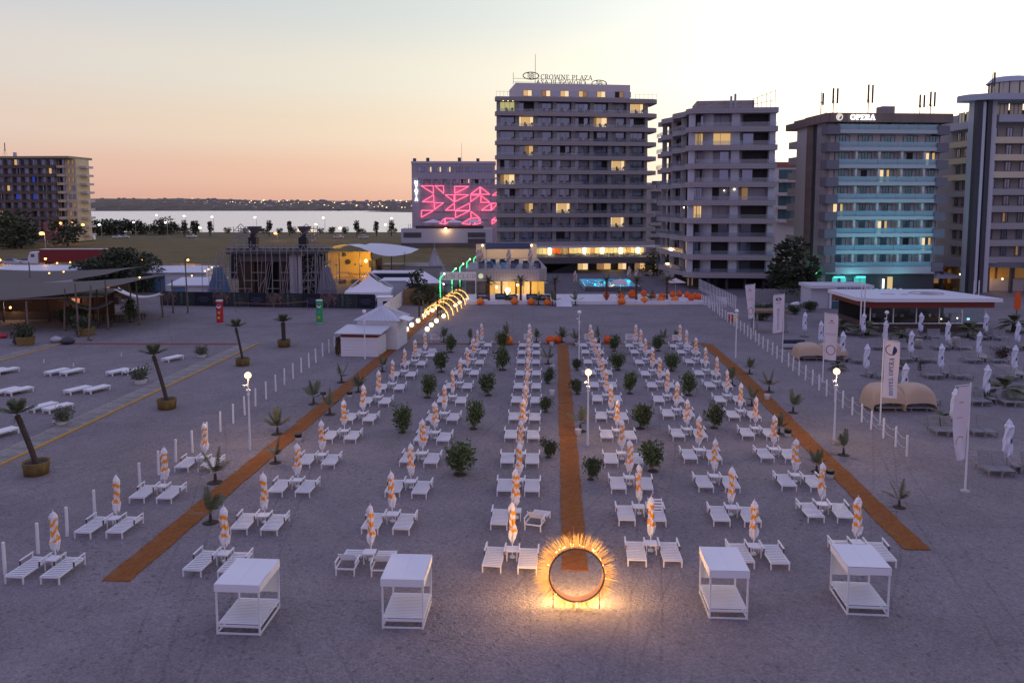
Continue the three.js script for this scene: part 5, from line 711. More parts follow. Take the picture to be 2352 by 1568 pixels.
{ // pop-up tent behind the banner fence
  const Z = 116, p = atZ(840, 676, Z), h = 2.1, w = 3.35, o = T('popup_tent', 'white pop-up tent with peaked roof behind the banner fence', 'tent', p[0], 0, -Z - 3, .1);
  for (const s of [-1, 1]) for (const e of [-1, 1]) { P(o, 'tent_leg', box(.08, h, .08), M.white, [s * w, h / 2, e * w]); P(o, 'ridge_bar', bar([s * w, h + .05, e * w], [0, h + 2.75, 0], .05), M.white); }
  const c = [[-1, 1], [1, 1], [1, -1], [-1, -1]]; for (let i = 0; i < 4; i++) { const a = c[i], b = c[(i + 1) % 4]; P(o, 'roof_panel', grid((u, v) => { const x = a[0] + (b[0] - a[0]) * u, z = a[1] + (b[1] - a[1]) * u, q = 1 - v; return [x * w * q, h - .05 + 2.3 * Math.pow(v, 1.5), z * w * q]; }, 6, 10), M.fabric); P(o, 'valance', box(2 * w, .6, .03), M.fabric, [(a[0] + b[0]) / 2 * w, h - .34, (a[1] + b[1]) / 2 * w], [0, i % 2 ? PI / 2 : 0, 0]); }
}
// ================================================================== printed banner fence
{
  const A = gp(368, 702), B = gp(862, 710), n = 12, L = Math.hypot(B[0] - A[0], B[1] - A[1]), ang = Math.atan2(-(B[1] - A[1]), B[0] - A[0]), o = T('banner_fence', 'long printed banner fence in front of the stage', 'fence', A[0], 0, A[1], ang);
  const sheetTex = (k) => { const c = document.createElement('canvas'); c.width = 256; c.height = 128; const g = c.getContext('2d'); g.fillStyle = ['#39463f', '#1e2533', '#5d5148'][k]; g.fillRect(0, 0, 256, 128);
    if (k === 0) { g.fillStyle = '#6f7a70'; g.font = 'bold 24px sans-serif'; ['DO', 'WHAT', 'MOVES', 'YOU'].forEach((s, i) => g.fillText(s, 110, 34 + i * 27)); g.fillStyle = '#5a665c'; g.fillRect(40, 20, 34, 92); g.fillStyle = '#7d8a80'; g.fillRect(50, 8, 14, 30); }
    if (k === 1) { g.fillStyle = '#586071'; [[60, 44, 130], [40, 62, 176], [70, 80, 110]].forEach((r) => g.fillRect(r[0], r[1], r[2], 8)); g.strokeStyle = '#2a3345'; g.lineWidth = 10; g.beginPath(); g.arc(128, 64, 96, 0, 6.3); g.stroke(); }
    if (k === 2) { for (let i = 0; i < 60; i++) { g.fillStyle = ['#7c6a5e', '#463c3a', '#8d7b6f', '#3a3a40', '#6a4f48'][Math.floor(rnd() * 5)]; g.beginPath(); g.ellipse(rnd() * 256, rnd() * 128, 6 + rnd() * 26, 8 + rnd() * 30, rnd() * 3, 0, 6.3); g.fill(); } }
    const t = new THREE.CanvasTexture(c); t.colorSpace = THREE.SRGBColorSpace; return new THREE.MeshStandardMaterial({ map: t, roughness: .8, side: THREE.DoubleSide, color: col(.55, .55, .6) }); };
  const sm = [sheetTex(2), sheetTex(0), sheetTex(1)];
  for (let i = 0; i < n; i++) { P(o, 'banner_panel', grid((u, v) => [(i + u) * L / n, .06 + v * 2.1, .05 * Math.sin(u * 9 + i)], 8, 1), sm[i % 3]); P(o, 'fence_post', cyl(.04, .04, 2.25, 6), M.steel, [i * L / n, 1.125, -.08]); }
}
// tall inflatable cans
[[505, 742, M.red, M.yellow, 'red'], [734, 741, M.green, M.skyblue, 'green']].forEach(([x, y, m, m2, n]) => { const p = gp(x, y), o = T('advertising_can', `tall ${n} advertising can on the empty sand`, 'advertising can', p[0], 0, p[1], .1); P(o, 'can_body', cyl(.42, .42, 2.75, 24), m, [0, 1.42, 0]); P(o, 'lid', cyl(.44, .44, .16, 24), M.pot, [0, 2.88, 0]); P(o, 'base_rim', cyl(.44, .44, .05, 24), M.pot, [0, .025, 0]); P(o, 'white_oval', new THREE.CircleGeometry(.27, 22).scale(1, .9, 1), M.white, [0, 2.2, .425]); P(o, 'dark_patch', new THREE.CircleGeometry(.23, 22).scale(1, .45, 1), M.navy, [0, 2.3, .43]); P(o, 'crisp_picture', new THREE.CircleGeometry(.2, 5), M.yellow, [-.03, .75, .428]); P(o, 'colour_bar', box(.3, .3, .01), m2, [0, 1.4, .424]); });
{ const a = gp(541, 716), b = gp(706, 712), o = T('sagging_net', 'sagging orange net between thin posts before the banners', 'net', a[0], 0, a[1]), L = b[0] - a[0], d = b[1] - a[1]; for (const s of [0, 1]) P(o, 'net_post', cyl(.03, .03, 1.4, 6), M.wood, [L * s, .7, d * s]); P(o, 'net_tape', tube([[0, 1.3, 0], [L / 2, 1.0, d / 2], [L, 1.25, d]], .03, 20, 5), mat(.35, .16, .05, .8)); P(o, 'lower_tape', tube([[0, .6, 0], [L / 2, .05, d / 2 + .6], [L, .4, d]], .02, 20, 5), mat(.35, .16, .05, .8)); }

// ================================================================== stage of scaffold and boards
{
  const Z = 122, X = (v) => atZ(v, 600, Z)[0], Y = (v) => atZ(600, v, Z)[1], o = T('festival_stage', 'dismantled festival stage of boards, truss and scaffold', 'stage', X(625), 0, -Z, 0), x0 = X(625);
  const bd = (n, a, b, c, d, m, z = 0, t = .3) => P(o, n, box(+(X(b) - X(a)).toFixed(2), +(Y(c) - Y(d)).toFixed(2), t), m, [(X(a) + X(b)) / 2 - x0, (Y(c) + Y(d)) / 2, z]);
  bd('backdrop', 548, 700, 590, 690, M.black, -3); bd('brown_board', 548, 585, 600, 690, M.brownDark2, .2); bd('brown_board', 640, 668, 600, 690, M.brownDark2, .25); bd('brown_board', 585, 612, 602, 690, M.brownDark2, -.4); bd('header_board', 550, 668, 582, 600, M.concreteDark, .6, .6);
  bd('grey_column', 669, 686, 582, 690, M.lattice, .8, .8); bd('grey_column', 689, 696, 582, 690, M.lattice, 1.0, .6); bd('black_wing', 698, 745, 580, 690, M.black, -.5); bd('black_wing', 527, 545, 582, 640, M.black, -.2);
  bd('roof_truss_board', 520, 760, 570, 574, M.charcoal, -1, 2.4); P(o, 'roof_edge', box(X(745) - X(530), .3, 5), M.charcoal, [(X(745) + X(530)) / 2 - x0, Y(580), -.5]);
  for (const s of [0, 1]) { const cx = s ? 695 : 580; bd('speaker_stack', cx - 8, cx + 10, 545, 570, M.black, -.5, 1.4); bd('stack_neck', cx - 4, cx + 6, 536, 545, M.black, -.5, 1); P(o, 'hopper', new THREE.CylinderGeometry(1.3, .5, 1.1, 4).rotateY(PI / 4), M.darkPanel, [X(cx + 4) - x0, Y(528), -.5]); }
  const tr = (n, pts, m, z) => P(o, n, extr(pts.map(([x, y]) => [X(x) - x0, Y(y)]), .15), m, [0, 0, z]);
  tr('tarpaulin', [[476, 690], [500, 612], [518, 612], [545, 690]], M.tarpBlue, 1.6); tr('tarpaulin', [[728, 690], [745, 610], [762, 610], [785, 690]], M.tarpGrey, 1.6);
  const tubeM = M.scaffold, pole = (a, b, z0, z1, n = 'scaffold_tube') => P(o, n, bar([X(a[0]) - x0, Math.max(0, Y(a[1])), z0], [X(b[0]) - x0, Math.max(0, Y(b[1])), z1], .055, 5), tubeM);
  for (const [c, w] of [[555, 17], [705, 17]]) { for (const s of [-1, 0, 1]) for (const z of [0, -2.2]) pole([c + s * w, 690], [c + s * w, 520], z, z); for (let k = 0; k < 11; k++) { const y = 690 - k * 16; pole([c - w, y], [c + w, y], 0, 0, 'ledger'); pole([c - w, y], [c, y - 16], 0, 0, 'brace'); pole([c + w, y], [c, y - 16], 0, 0, 'brace'); pole([c - w, y - 4], [c + w, y - 4], -2.2, -2.2, 'ledger'); } }
  for (const [c, d] of [[505, -1], [755, 1]]) { for (let i = 0; i < 5; i++) { pole([c + d * (-24 + i * 12), 690], [c + d * (-16 + i * 5), 575 + i * 12], 1.2, 1.2); pole([c + d * (-24 + i * 12), 690], [c + d * (-16 + i * 5), 575 + i * 12], 2.4, 2.4); } for (let k = 0; k < 7; k++) pole([c - 30 + k * 3.4, 690 - k * 15], [c + 30 - k * 3.4, 690 - k * 15], 1.3, 1.3, 'ledger'); for (let k = 0; k < 6; k++) pole([c - 26 + k * 3, 690 - k * 15], [c + 22 - k * 3, 675 - k * 15], 1.3, 1.3, 'brace'); }
  for (let i = 0; i < 16; i++) { const a = 530 + i * 14; pole([a, 574], [a + 7, 561], 2, 2, 'truss_brace'); pole([a + 7, 561], [a + 14, 574], 2, 2, 'truss_brace'); if (i % 2) pole([a, 690], [a + rr(-24, 24), 585], 1.4, 1.4, 'brace'); } pole([525, 561], [760, 561], 2, 2, 'truss_chord'); pole([525, 574], [760, 574], 2, 2, 'truss_chord');
  for (let i = 0; i < 20; i++) { const a = 478 + i * 16, top = 600 - 42 * Math.sin(i / 19 * PI) - rr(0, 16); pole([a, 690], [a + rr(-3, 3), top], 2.9, 2.7, 'front_tube'); if (i % 2 === 0) pole([a, 690 - (i % 5) * 10], [a + 16, 668 - (i % 5) * 12], 2.9, 2.9, 'brace'); pole([a, 676 - (i % 4) * 18], [a + 30, 676 - (i % 4) * 18], 2.95, 2.95, 'ledger'); }
  for (let i = 0; i < 3; i++) { pole([612 - i * 3, 690], [630 - i * 3, 600], .8 + i * .5, .8 + i * .5); pole([655 - i * 3, 690], [672 - i * 3, 600], .8 + i * .5, .8 + i * .5); }
}
{ // open-sided bar with swooping roof
  const Z = 150, X = (v) => atZ(v, 600, Z)[0], Y = (v) => atZ(800, v, Z)[1], x0 = X(735), o = T('pavilion_bar', 'lit yellow pavilion bar under a swooping pale roof', 'bar', x0, 0, -Z, .0);
  P(o, 'back_wall', box(X(835) - X(730), 5.6, .3), mat(.62, .42, .12, .8), [(X(835) - X(730)) / 2 - .3, 2.8, -7]); P(o, 'side_wall', box(.3, 4.5, 6), M.brownDark, [X(862) - x0, 2.25, -4]);
  P(o, 'roof_membrane', grid((u, v) => { const x = X(757) - x0 + u * (X(846) - X(757)) , y = Y(563) - .6 + .9 * Math.sin(u * PI) - .5 * v; return [x, y, 4 - v * 13]; }, 14, 8), M.membrane); P(o, 'roof_membrane', grid((u, v) => { const x = X(832) - x0 + u * (X(950) - X(832)), y = Y(566) + .2 - 2.2 * u * u * .55 - 1.4 * (1 - v) * Math.sin(u * PI) + .0; return [x, y, 4 - v * 13]; }, 14, 8), M.membrane);
  for (let i = 0; i < 6; i++) P(o, 'post', cyl(.1, .1, 6, 8), M.darkSteel, [1 + i * 3.1, 3, i % 2 ? 2 : -2]); P(o, 'counter', box(8, 1.1, .8), mat(.5, .35, .15, .7), [5, .55, -3]); for (let i = 0; i < 3; i++) P(o, 'table', box(1.4, .75, 1), M.wood, [2 + i * 2.4, .375, .5]);
  P(o, 'round_sign', cyl(.55, .55, .1, 20), M.charcoal, [3.9, 3.6, -6.7], [PI / 2, 0, 0]); P(o, 'fan_motor', cyl(.35, .45, .8, 10), M.charcoal, [3.5, 5.2, -5]); [[1.6, 3], [5.4, 3.1], [6.6, 2.8]].forEach(([x, y]) => P(o, 'wall_disc', cyl(.2, .2, .06, 12), M.potBrown, [x, y, -6.7], [PI / 2, 0, 0])); P(o, 'picture_board', box(2.6, 1.4, .08), M.charcoal, [9.4, 3.2, -6.7]); for (let i = 0; i < 12; i++) P(o, 'wall_stripe', bx(.12, .9, .04, 0, 0, 0, 0, 0, .6), M.potBrown, [4.2 + i * .5, 1.0, -6.78]);
  P(o, 'floodlamp', ball(.3, 12, 10), M.lampOrange2, [8.6, 4.2, -1.0]); lampLight(o, 1, .58, .16, 95, 8.6, 4.1, -1.6, 15); P(o, 'floodlamp', ball(.22, 10, 8), M.lampOrange2, [1.2, 3.4, 1.5]); lampLight(o, 1, .55, .15, 24, 1.2, 3.4, 1.0, 10);
}
{ // wicker cone, containers, small tents and walls between stage and gate
  const put2 = (px, py, Z) => { const p = atZ(px, py, Z); return [p[0], -Z, p[1]]; };
  { const Z = 150, p = put2(1003, 640, Z), o = T('wicker_cone', 'tall pointed wicker cone standing behind the containers', 'sculpture', p[0], 0, p[1]), h = 6.6, r = 3.0; P(o, 'cone_skin', grid((u, v) => { const a = u * 6.2832, k = r * (1 - v) * (1 + .08 * Math.sin(a * 5 + v * 14)); return [Math.cos(a) * k + v * -.4, h * v, Math.sin(a) * k]; }, 22, 14), M.lattice); for (let i = 0; i < 12; i++) { const a = i / 12 * 6.28; P(o, 'rib', tube([...Array(7)].map((_, j) => { const v = j / 6, aa = a + v * 1.3; return [Math.cos(aa) * (r + .06) * (1 - v) - v * .4, h * v + .2, Math.sin(aa) * (r + .06) * (1 - v)]; }), .05, 14, 4), i % 2 ? M.scaffold : M.lattice); } P(o, 'tip', cyl(.03, .06, 1.2, 5), M.steel, [-.4, h + .5, 0]); }
  const cont = (px, py, Z, W, H, D, m, label, roofM = M.membrane) => { const p = put2(px, py, Z), o = T('container', label, 'container', p[0], 0, -Z, 0, 'containers behind the beach club'); P(o, 'body', box(W, H, D), m, [0, H / 2, -D / 2]); for (let i = 0; i < 12; i++) P(o, 'wall_rib', box(.12, H - .1, .06), m, [-W / 2 + W * (i + .5) / 12, H / 2, .03]); P(o, 'roof_panel', box(W + .4, .14, D + .4), roofM, [0, H + .07, -D / 2]); return o; };
  cont(920, 655, 128, 6.6, 2.5, 5, M.plasterCool, 'pale container right of the pop-up tent'); cont(905, 640, 138, 8.5, 2.9, 5, M.navy, 'container with bright flat roof behind the pop-up tent'); cont(930, 628, 152, 9, 3.2, 6, M.plasterGrey, 'grey shed below the swooping bar roof', M.roofGrey); cont(972, 640, 146, 7, 3.4, 5, M.plasterGrey, 'grey flat shed beside the wicker cone', M.roofGrey);
  { const p = put2(975, 660, 126), o = T('pyramid_tent', 'small white pyramid tent behind the tunnel palms', 'tent', p[0], 0, -126, .3); for (let i = 0; i < 4; i++) { const c = [[-1, 1], [1, 1], [1, -1], [-1, -1]], a = c[i], b = c[(i + 1) % 4]; P(o, 'roof_panel', grid((u, v) => [(a[0] + (b[0] - a[0]) * u) * 2.6 * (1 - v), 2.6 + 1.7 * v, (a[1] + (b[1] - a[1]) * u) * 2.6 * (1 - v)], 1, 4), M.fabric); P(o, 'tent_leg', box(.08, 2.6, .08), M.white, [a[0] * 2.5, 1.3, a[1] * 2.5]); } P(o, 'tent_lamp', ball(.12, 8, 6), M.lampCool, [2.6, 2.4, 2.6]); }
  { const a = gp(873, 742), b = gp(938, 688), L = Math.hypot(b[0] - a[0], b[1] - a[1]), o = T('board_fence', 'white board fence running from the huts to the tunnel', 'fence', a[0], 0, a[1], Math.atan2(-(b[1] - a[1]), b[0] - a[0])), n = 34; for (let i = 0; i < n; i++) P(o, 'board', box(+(L / n - .03).toFixed(3), 2.0 + .03 * (i % 3), .05), M.white, [L * (i + .5) / n, 1.0, 0]); P(o, 'rail', box(L, .1, .05), M.white, [L / 2, 1.5, -.06]); }
  { const a = gp(933, 700), o = T('reed_screen', 'curved straw reed screen beside the white board fence', 'screen', a[0], 0, a[1], .2); for (let i = 0; i < 8; i++) P(o, 'reed_panel', box(.85, 2.4 + .1 * (i % 3), .08), M.straw2, [i * .8 * .9, 1.2, -i * i * .12 - .0], [0, -.12 * i, 0]); }
  { const p = gp(884, 722), o = T('ticket_kiosk', 'narrow white kiosk with dark window behind the huts', 'kiosk', p[0], 0, p[1], .1); P(o, 'body', box(1.9, 2.4, 1.6), M.white, [0, 1.2, 0]); windowPart(o, .1, 1.4, .83, .7, 1.2, [[1, M.black]], { frame: M.white }); P(o, 'roof_panel', box(2.2, .12, 1.9), M.white, [0, 2.46, 0]); }
}
// ================================================================== beach beyond the bollards
// boardwalk: paving strip with yellow edging
{
  const strip = (pts, w, name, label) => { const a = pts[0], b = pts[1], L = Math.hypot(b[0] - a[0], b[1] - a[1]), n = Math.max(1, Math.round(L / 1.6)), o = T(name, label, 'walkway', a[0], 0, a[1], Math.atan2(-(b[1] - a[1]), b[0] - a[0])); for (let i = 0; i < n; i++) P(o, 'board_section', box(+(L / n - .02).toFixed(3), .05, w), i % 3 ? M.board : M.board2, [L * (i + .5) / n, .026, -w / 2]); return [o, L]; };
  const [o, L] = strip([gp(-160, 1142), gp(592, 789)], 1.75, 'boardwalk', 'pale boardwalk with yellow edge beside the potted palms'); for (let i = 0; i < 24; i++) P(o, 'yellow_edging', box(+(L / 24 - .02).toFixed(3), .09, .14), M.edging, [L * (i + .5) / 24, .045, .09]);
  const [q, L2] = strip([gp(-60, 845), gp(137, 791)], 1.6, 'boardwalk', 'short boardwalk with yellow edge near the shade sails'); for (let i = 0; i < 8; i++) P(q, 'yellow_edging', box(+(L2 / 8 - .02).toFixed(3), .08, .13), M.edging, [L2 * (i + .5) / 8, .04, .09]);
  const a = gp(136, 790), b = gp(545, 791), e = T('border_plank', 'long reddish border plank closing the sandy square', 'plank', a[0], 0, a[1], Math.atan2(-(b[1] - a[1]), b[0] - a[0])); const Lb = Math.hypot(b[0] - a[0], b[1] - a[1]); for (let i = 0; i < 8; i++) P(e, 'plank_length', box(+(Lb / 8 - .02).toFixed(3), .12, .16), M.roofRed, [Lb * (i + .5) / 8, .06, 0]);
}
// flat white beds
const flatBed = (() => { const o = new THREE.Group(); o.name = 'flat_bed'; P(o, 'bed_top', bx(.85, .1, 1.95, 0, 0, 0), M.white, [0, .33, 0]); for (const s of [-1, 1]) for (const e of [-1, 1]) P(o, 'leg', box(.09, .28, .09), M.white, [s * .36, .14, e * .88]); P(o, 'apron', box(.8, .08, .04), M.white, [0, .25, .95]); return o; })();
[[14, 855, 'at the picture edge, back row'], [130, 857, 'back row, left of its pair'], [165, 857, 'back row, right of its pair'], [271, 857, 'back row beside the oleander'], [306, 855, 'back row behind the oleander'], [397, 826, 'alone at the back near the round bush'], [14, 902, 'middle row, second from the edge'], [43, 901, 'middle row, third from the edge'], [178, 899, 'middle row, left of its pair'], [222, 897, 'middle row, right of its pair'], [97, 938, 'front, behind the oleander pot'], [132, 940, 'front, covered by the oleander pot'], [2, 998, 'front corner at the picture edge'], [-14, 856, 'cut by the edge, back row']].forEach(([x, y, l]) => { const p = gp(x, y - 2, .15); put(flatBed, `flat white beach bed ${l}`, 'beach bed', 'flat white beach beds', p[0], 0, p[1], -.42 + rr(-.05, .05)); });
// leaning potted palms
function pottedPalm(px, py, tx, ty, label, s = 1, thick = .15, fr = 22) {
  const p = gp(px, py), m = EYE / (py - HOR), th = (py - ty) * m - .55 * s, lean = (tx - px) * m, o = T('potted_palm', label, 'potted palm', p[0], 0, p[1], 0, 'leaning palms in round tubs');
  P(o, 'tub', new THREE.LatheGeometry([[0, .02], [.62, .02], [.70, .72], [.72, .74], [.66, .74], [.6, .5], [0, .5]].map((q) => new THREE.Vector2(q[0] * s, q[1] * s)), 22), M.potYellow); P(o, 'soil', cyl(.62 * s, .62 * s, .05, 18), M.soil, [0, .6 * s, 0]);
  const g = tube([...Array(6)].map((_, i) => { const t = i / 5; return [lean * Math.pow(t, 1.15), .55 * s + th * t, 0]; }), thick, 22, 9), q = g.attributes.position; for (let i = 0; i < q.count; i++) q.setZ(i, q.getZ(i) * (1 + .12 * Math.sin(q.getY(i) * 26))); P(o, 'trunk', g, M.bark);
  for (let i = 0; i < fr; i++) P(o, 'frond', fanF[(i * 2 + 1) % 4], M.leaf, [lean, .55 * s + th, 0], [0, i * 2.399, 0]).scale.setScalar(1.15 * s + .05); for (let i = 0; i < 4; i++) P(o, 'dry_frond', fanF[4], M.leaf, [lean, .5 * s + th, 0], [0, i * 1.6, 0]).scale.setScalar(.5);
}
pottedPalm(83, 1088, 46, 950, 'leaning palm in a yellowish tub, nearest the sea', 1.0, .15); pottedPalm(383, 938, 357, 815, 'leaning palm in a tub beside the boardwalk middle', 1.0, .14); pottedPalm(557, 839, 544, 752, 'thin palm in a tub at the boardwalk end', .95, .115); pottedPalm(652, 796, 651, 740, 'stout straight palm in a brown tub on open sand', 1.0, .22, 30);
[[137, 975, 48, 'in front of the flat beds'], [322, 880, 46, 'beside the boardwalk middle'], [463, 820, 32, 'round, near the boardwalk end']].forEach(([x, y, h, l], k) => { const c = plantAt([makeShrub(10 + k, .8, [.13, .15, .095], 1200)], 0, `grey-green oleander ${l}`, 'oleander', 'potted oleanders', x, y, h * .86, 1.05, .95); P(c, 'pot', cyl(.42, .34, .24, 14), M.pot, [0, .12, 0]); });
// ---- shade sails on poles
function sail(label, c, sag, m, Z) { const o = T('shade_sail', label, 'shade sail', c[0][0], 0, c[0][2], 0, 'shade sails over the beach bar'); P(o, 'cloth', grid((u, v) => { const iu = u + (u - .5) * -.10 * Math.sin(v * PI) , iv = v + (v - .5) * -.10 * Math.sin(u * PI); return [0, 1, 2].map((k) => (c[0][k] * (1 - iu) + c[1][k] * iu) * (1 - iv) + (c[3][k] * (1 - iu) + c[2][k] * iu) * iv - (k === 1 ? sag * 4 * iu * (1 - iu) : 0) - (k === 0 ? c[0][0] : k === 2 ? c[0][2] : 0)); }, 18, 14), m); return o; }
const q3 = (px, py, Z) => { const p = atZ(px, py, Z); return [p[0], p[1], -Z]; };
sail('huge brown shade sail over the beach bar, lower one', [q3(-120, 688, 88), q3(330, 640, 92), q3(430, 622, 104), q3(-120, 640, 112)], .9, M.sail); sail('huge brown shade sail over the beach bar, upper one', [q3(-140, 652, 106), q3(250, 628, 112), q3(330, 612, 122), q3(-140, 606, 132)], .8, M.sail);
sail('white shade sail stretched between leaning poles', [q3(258, 663, 104), q3(378, 675, 98), q3(372, 670, 108), q3(270, 658, 114)], .9, M.sailWhite); sail('grey sagging sail strung low between the poles', [q3(140, 685, 92), q3(262, 690, 92), q3(255, 683, 98), q3(150, 678, 98)], 1.2, M.sailGrey);
[[179, 774, 648], [208, 782, 652], [247, 757, 640], [302, 740, 657], [318, 746, 640], [372, 728, 630], [397, 719, 640], [430, 718, 590], [72, 700, 600], [64, 790, 690], [150, 760, 660], [225, 745, 660]].forEach(([x, yb, yt], i) => { const p = gp(x, yb), h = (yb - yt) * EYE / (yb - HOR), o = T('sail_pole', `wooden sail pole, ${ord(i)} in the group by the shade sails`, 'pole', p[0], 0, p[1], 0, 'wooden poles carrying the shade sails'); P(o, 'pole', cyl(.09, .12, +h.toFixed(2), 8), M.pole, [0, h / 2 - .04, 0], [rr(-.05, .05), 0, i % 3 === 1 ? rr(-.12, .1) : rr(-.03, .03)]); P(o, 'pole_collar', cyl(.13, .13, .12, 8), M.darkWood, [0, .06, 0]); });
{ // beach bar under the sails
  const p = gp(-40, 745), o = T('beach_bar', 'dark wooden beach bar with lit counter under the sails', 'bar', p[0], 0, p[1] - 3, .14);
  P(o, 'bar_roof', bx(17, .25, 7, 0, 0, 0, .03), M.darkWood, [5, 3.2, -2]); P(o, 'roof_fascia', box(16.6, .18, .08), M.fascia, [5.2, 3.02, 1.56], [0, 0, .02]); P(o, 'back_wall', box(15, 3, .2), M.brownDark, [5, 1.5, -5]); P(o, 'counter', box(11, 1.1, .7), M.darkWood, [4.5, .55, -1]); for (let i = 0; i < 6; i++) P(o, 'bar_post', box(.2, 3, .2), M.darkWood, [-1.5 + i * 2.7, 1.5, 1.2]); for (let i = 0; i < 4; i++) P(o, 'shelf', box(2.4, .08, .3), M.wood, [1 + i * 2.8, 1.9 + (i % 2) * .4, -4.7]);
  P(o, 'counter_lamp', ball(.14, 8, 6), M.lampOrange, [1.4, 1.7, -.2]); lampLight(o, 1, .6, .3, 8, 1.6, 2.0, .2, 6); P(o, 'picture_screen', box(1.2, .9, .06), glow(.8, .35, .2, .28), [7.6, 2.1, -4.6]); lampLight(o, 1, .5, .25, 6, 7.6, 2.2, -3.5, 10);
}
{ // rear bar counter glowing between the two sails
  const Z = 118, p = atZ(60, 640, Z), o = T('rear_bar', 'long lit counter glimpsed between the two brown sails', 'bar', p[0], 0, -Z); P(o, 'counter', box(22, 1.1, .8), M.darkWood, [3, .55, 0]); P(o, 'back_shelf', box(22, 2.4, .3), M.brownDark, [3, 1.6, -3]); for (let i = 0; i < 12; i++) { P(o, 'bottle_light', box(rr(.25, .6), .3, .1), i === 8 ? glow(.7, 1, .9, 1.4) : glow(1, .5, .18, rr(.5, 2)), [-4 + i * 1.35, 2.2 + rr(-.3, .3), -2.7]); } lampLight(o, 1, .62, .3, 26, 2, 2.4, -1.2, 12); lampLight(o, 1, .62, .3, 20, 8, 2.4, -1.2, 12);
}
[[130, 604, 100], [160, 602, 106], [112, 627, 104], [145, 624, 108], [320, 637, 96], [440, 633, 108], [470, 622, 112], [478, 618, 113], [486, 614, 114]].forEach(([x, y, Z], i) => { const p = atZ(x, y, Z), o = T('string_bulb', `small orange bulb hanging near the sails, ${ord(i)} counted toward the stage`, 'bulb', p[0], p[1], -Z, 0, 'orange bulbs hanging near the sails'); P(o, 'bulb', ball(.1, 8, 6), M.lampOrange); P(o, 'cap', cyl(.03, .05, .1, 6), M.black, [0, .13, 0]); });
// pots, bushes, picnic tables, boulders under the poles
[[58, 792, 62, 'in a yellow tub at the sandy square'], [196, 770, 60, 'in a yellow tub behind the nearest poles']].forEach(([x, y, h, l], k) => { const c = plantAt([makeShrub(20 + k, .62, [.065, .08, .04], 1300)], 0, `dark bush ${l}`, 'bush', 'bushes near the sails', x, y, h, 1.35); P(c, 'tub', cyl(.45, .38, .42, 16), M.potYellow, [0, .21, 0]); });
[[170, 752, 48, 'left of the tub by the poles'], [185, 748, 40, 'behind the tub by the poles'], [150, 745, 40, 'nearest the bar posts'], [302, 740, 52, 'climbing the leaning poles']].forEach(([x, y, h, l], k) => plantAt(lowShrubs, k, `dark bush ${l}`, 'bush', 'bushes near the sails', x, y, h, 1.05, .6));
[[316, 733, 0], [240, 752, .2], [265, 738, .1], [245, 737, 0]].forEach(([x, y, a], i) => { const p = gp(x, y), o = T('picnic_table', `dark wooden picnic table, ${ord(i)} in the group by the sail poles`, 'picnic table', p[0], 0, p[1], a, 'picnic tables near the sails'); for (let k = 0; k < 4; k++) P(o, 'top_plank', box(1.8, .05, .17), M.darkWood, [0, .75, -.28 + k * .19]); for (const s of [-1, 1]) { P(o, 'bench', box(1.8, .05, .26), M.darkWood, [0, .44, s * .72]); P(o, 'trestle', bx(.08, .06, 1.5, 0, .4, 0), M.darkWood, [s * .7, 0, 0]); for (const e of [-1, 1]) P(o, 'leg', bx(.08, .8, .1, 0, 0, 0, e * .35), M.darkWood, [s * .7, .38, e * .45]); } });
[[155, 790, M.charcoal, 1.2, 'dark bean bag beside the tub bush'], [47, 790, M.charcoal, 1.3, 'dark bean bag behind the tub bush'], [6, 776, M.red, .8, 'crimson bean bag at the picture edge'], [128, 786, M.curtain, 1.0, 'pale bean bag beside the dark bean bag'], [464, 736, M.charcoal, 0, '']].slice(0, 4).forEach(([x, y, m, s, l]) => { const p = gp(x, y), o = T('lounge_bag', l, 'bean bag', p[0], 0, p[1], 0); P(o, 'cushion', bagGeo, m); P(o, 'seam_loop', new THREE.TorusGeometry(.05, .012, 5, 12), m, [0, .93, 0]); o.scale.set(s * 1.3, s * .75, s); });
[[278, 818], [100, 833], [168, 842], [370, 830]].forEach(([x, y], i) => { const p = gp(x, y), o = T('marker_peg', `tiny white peg in the sandy square, ${ord(i)}`, 'peg', p[0], 0, p[1], 0, 'white pegs in the sandy square'); P(o, 'peg', cyl(.04, .05, .35, 6), M.white, [0, .175, 0]); });

// ================================================================== behind: perimeter wall, truck, bush mass, field
{
  const a = atZ(-30, 470, 150), b = atZ(500, 470, 150), o = T('perimeter_wall', 'long low plastered wall with lamps behind the sails', 'wall', a[0], 0, -150, .01), L = b[0] - a[0], n = 9; for (let i = 0; i < n; i++) P(o, 'wall_panel', box(+(L / n - .04).toFixed(2), 3.6 + .15 * (i % 2), .3), M.beigeWall, [L * (i + .5) / n, 1.85, 0]);
  [[104, 594], [323, 596], [430, 597], [0, 597]].forEach(([x, y]) => { const p = atZ(x, y, 149); P(o, 'wall_lamp', ball(.2, 10, 8), M.lampOrange, [p[0] - a[0], p[1], 1.2]); lampLight(o, 1, .5, .16, 16, p[0] - a[0], p[1] - .1, 1.5, 8); });
  const whiteShed = (x, y, Z, W, H, l, m = M.membrane) => { const p = atZ(x, y, Z), s = T('store_tent', l, 'shed', p[0], 0, -Z, 0, 'low white sheds behind the sails'); P(s, 'body', box(W, H, 5), m, [0, H / 2, -2.5]); P(s, 'roof_sheet', bx(W + .6, .15, 6, 0, 0, 0, .12), M.membrane, [0, H + .4, -2.5]); P(s, 'side_cloth', box(W * .3, H * .9, .05), M.tarpBlue, [-W * .3, H * .45, .06]); };
  whiteShed(70, 640, 140, 15, 3.0, 'white roofed shed behind the upper sail'); whiteShed(440, 660, 122, 7, 2.4, 'white tented shed with blue cloth left of the stage'); whiteShed(400, 640, 136, 11, 3.2, 'long white shed roof below the wall lamps');
}
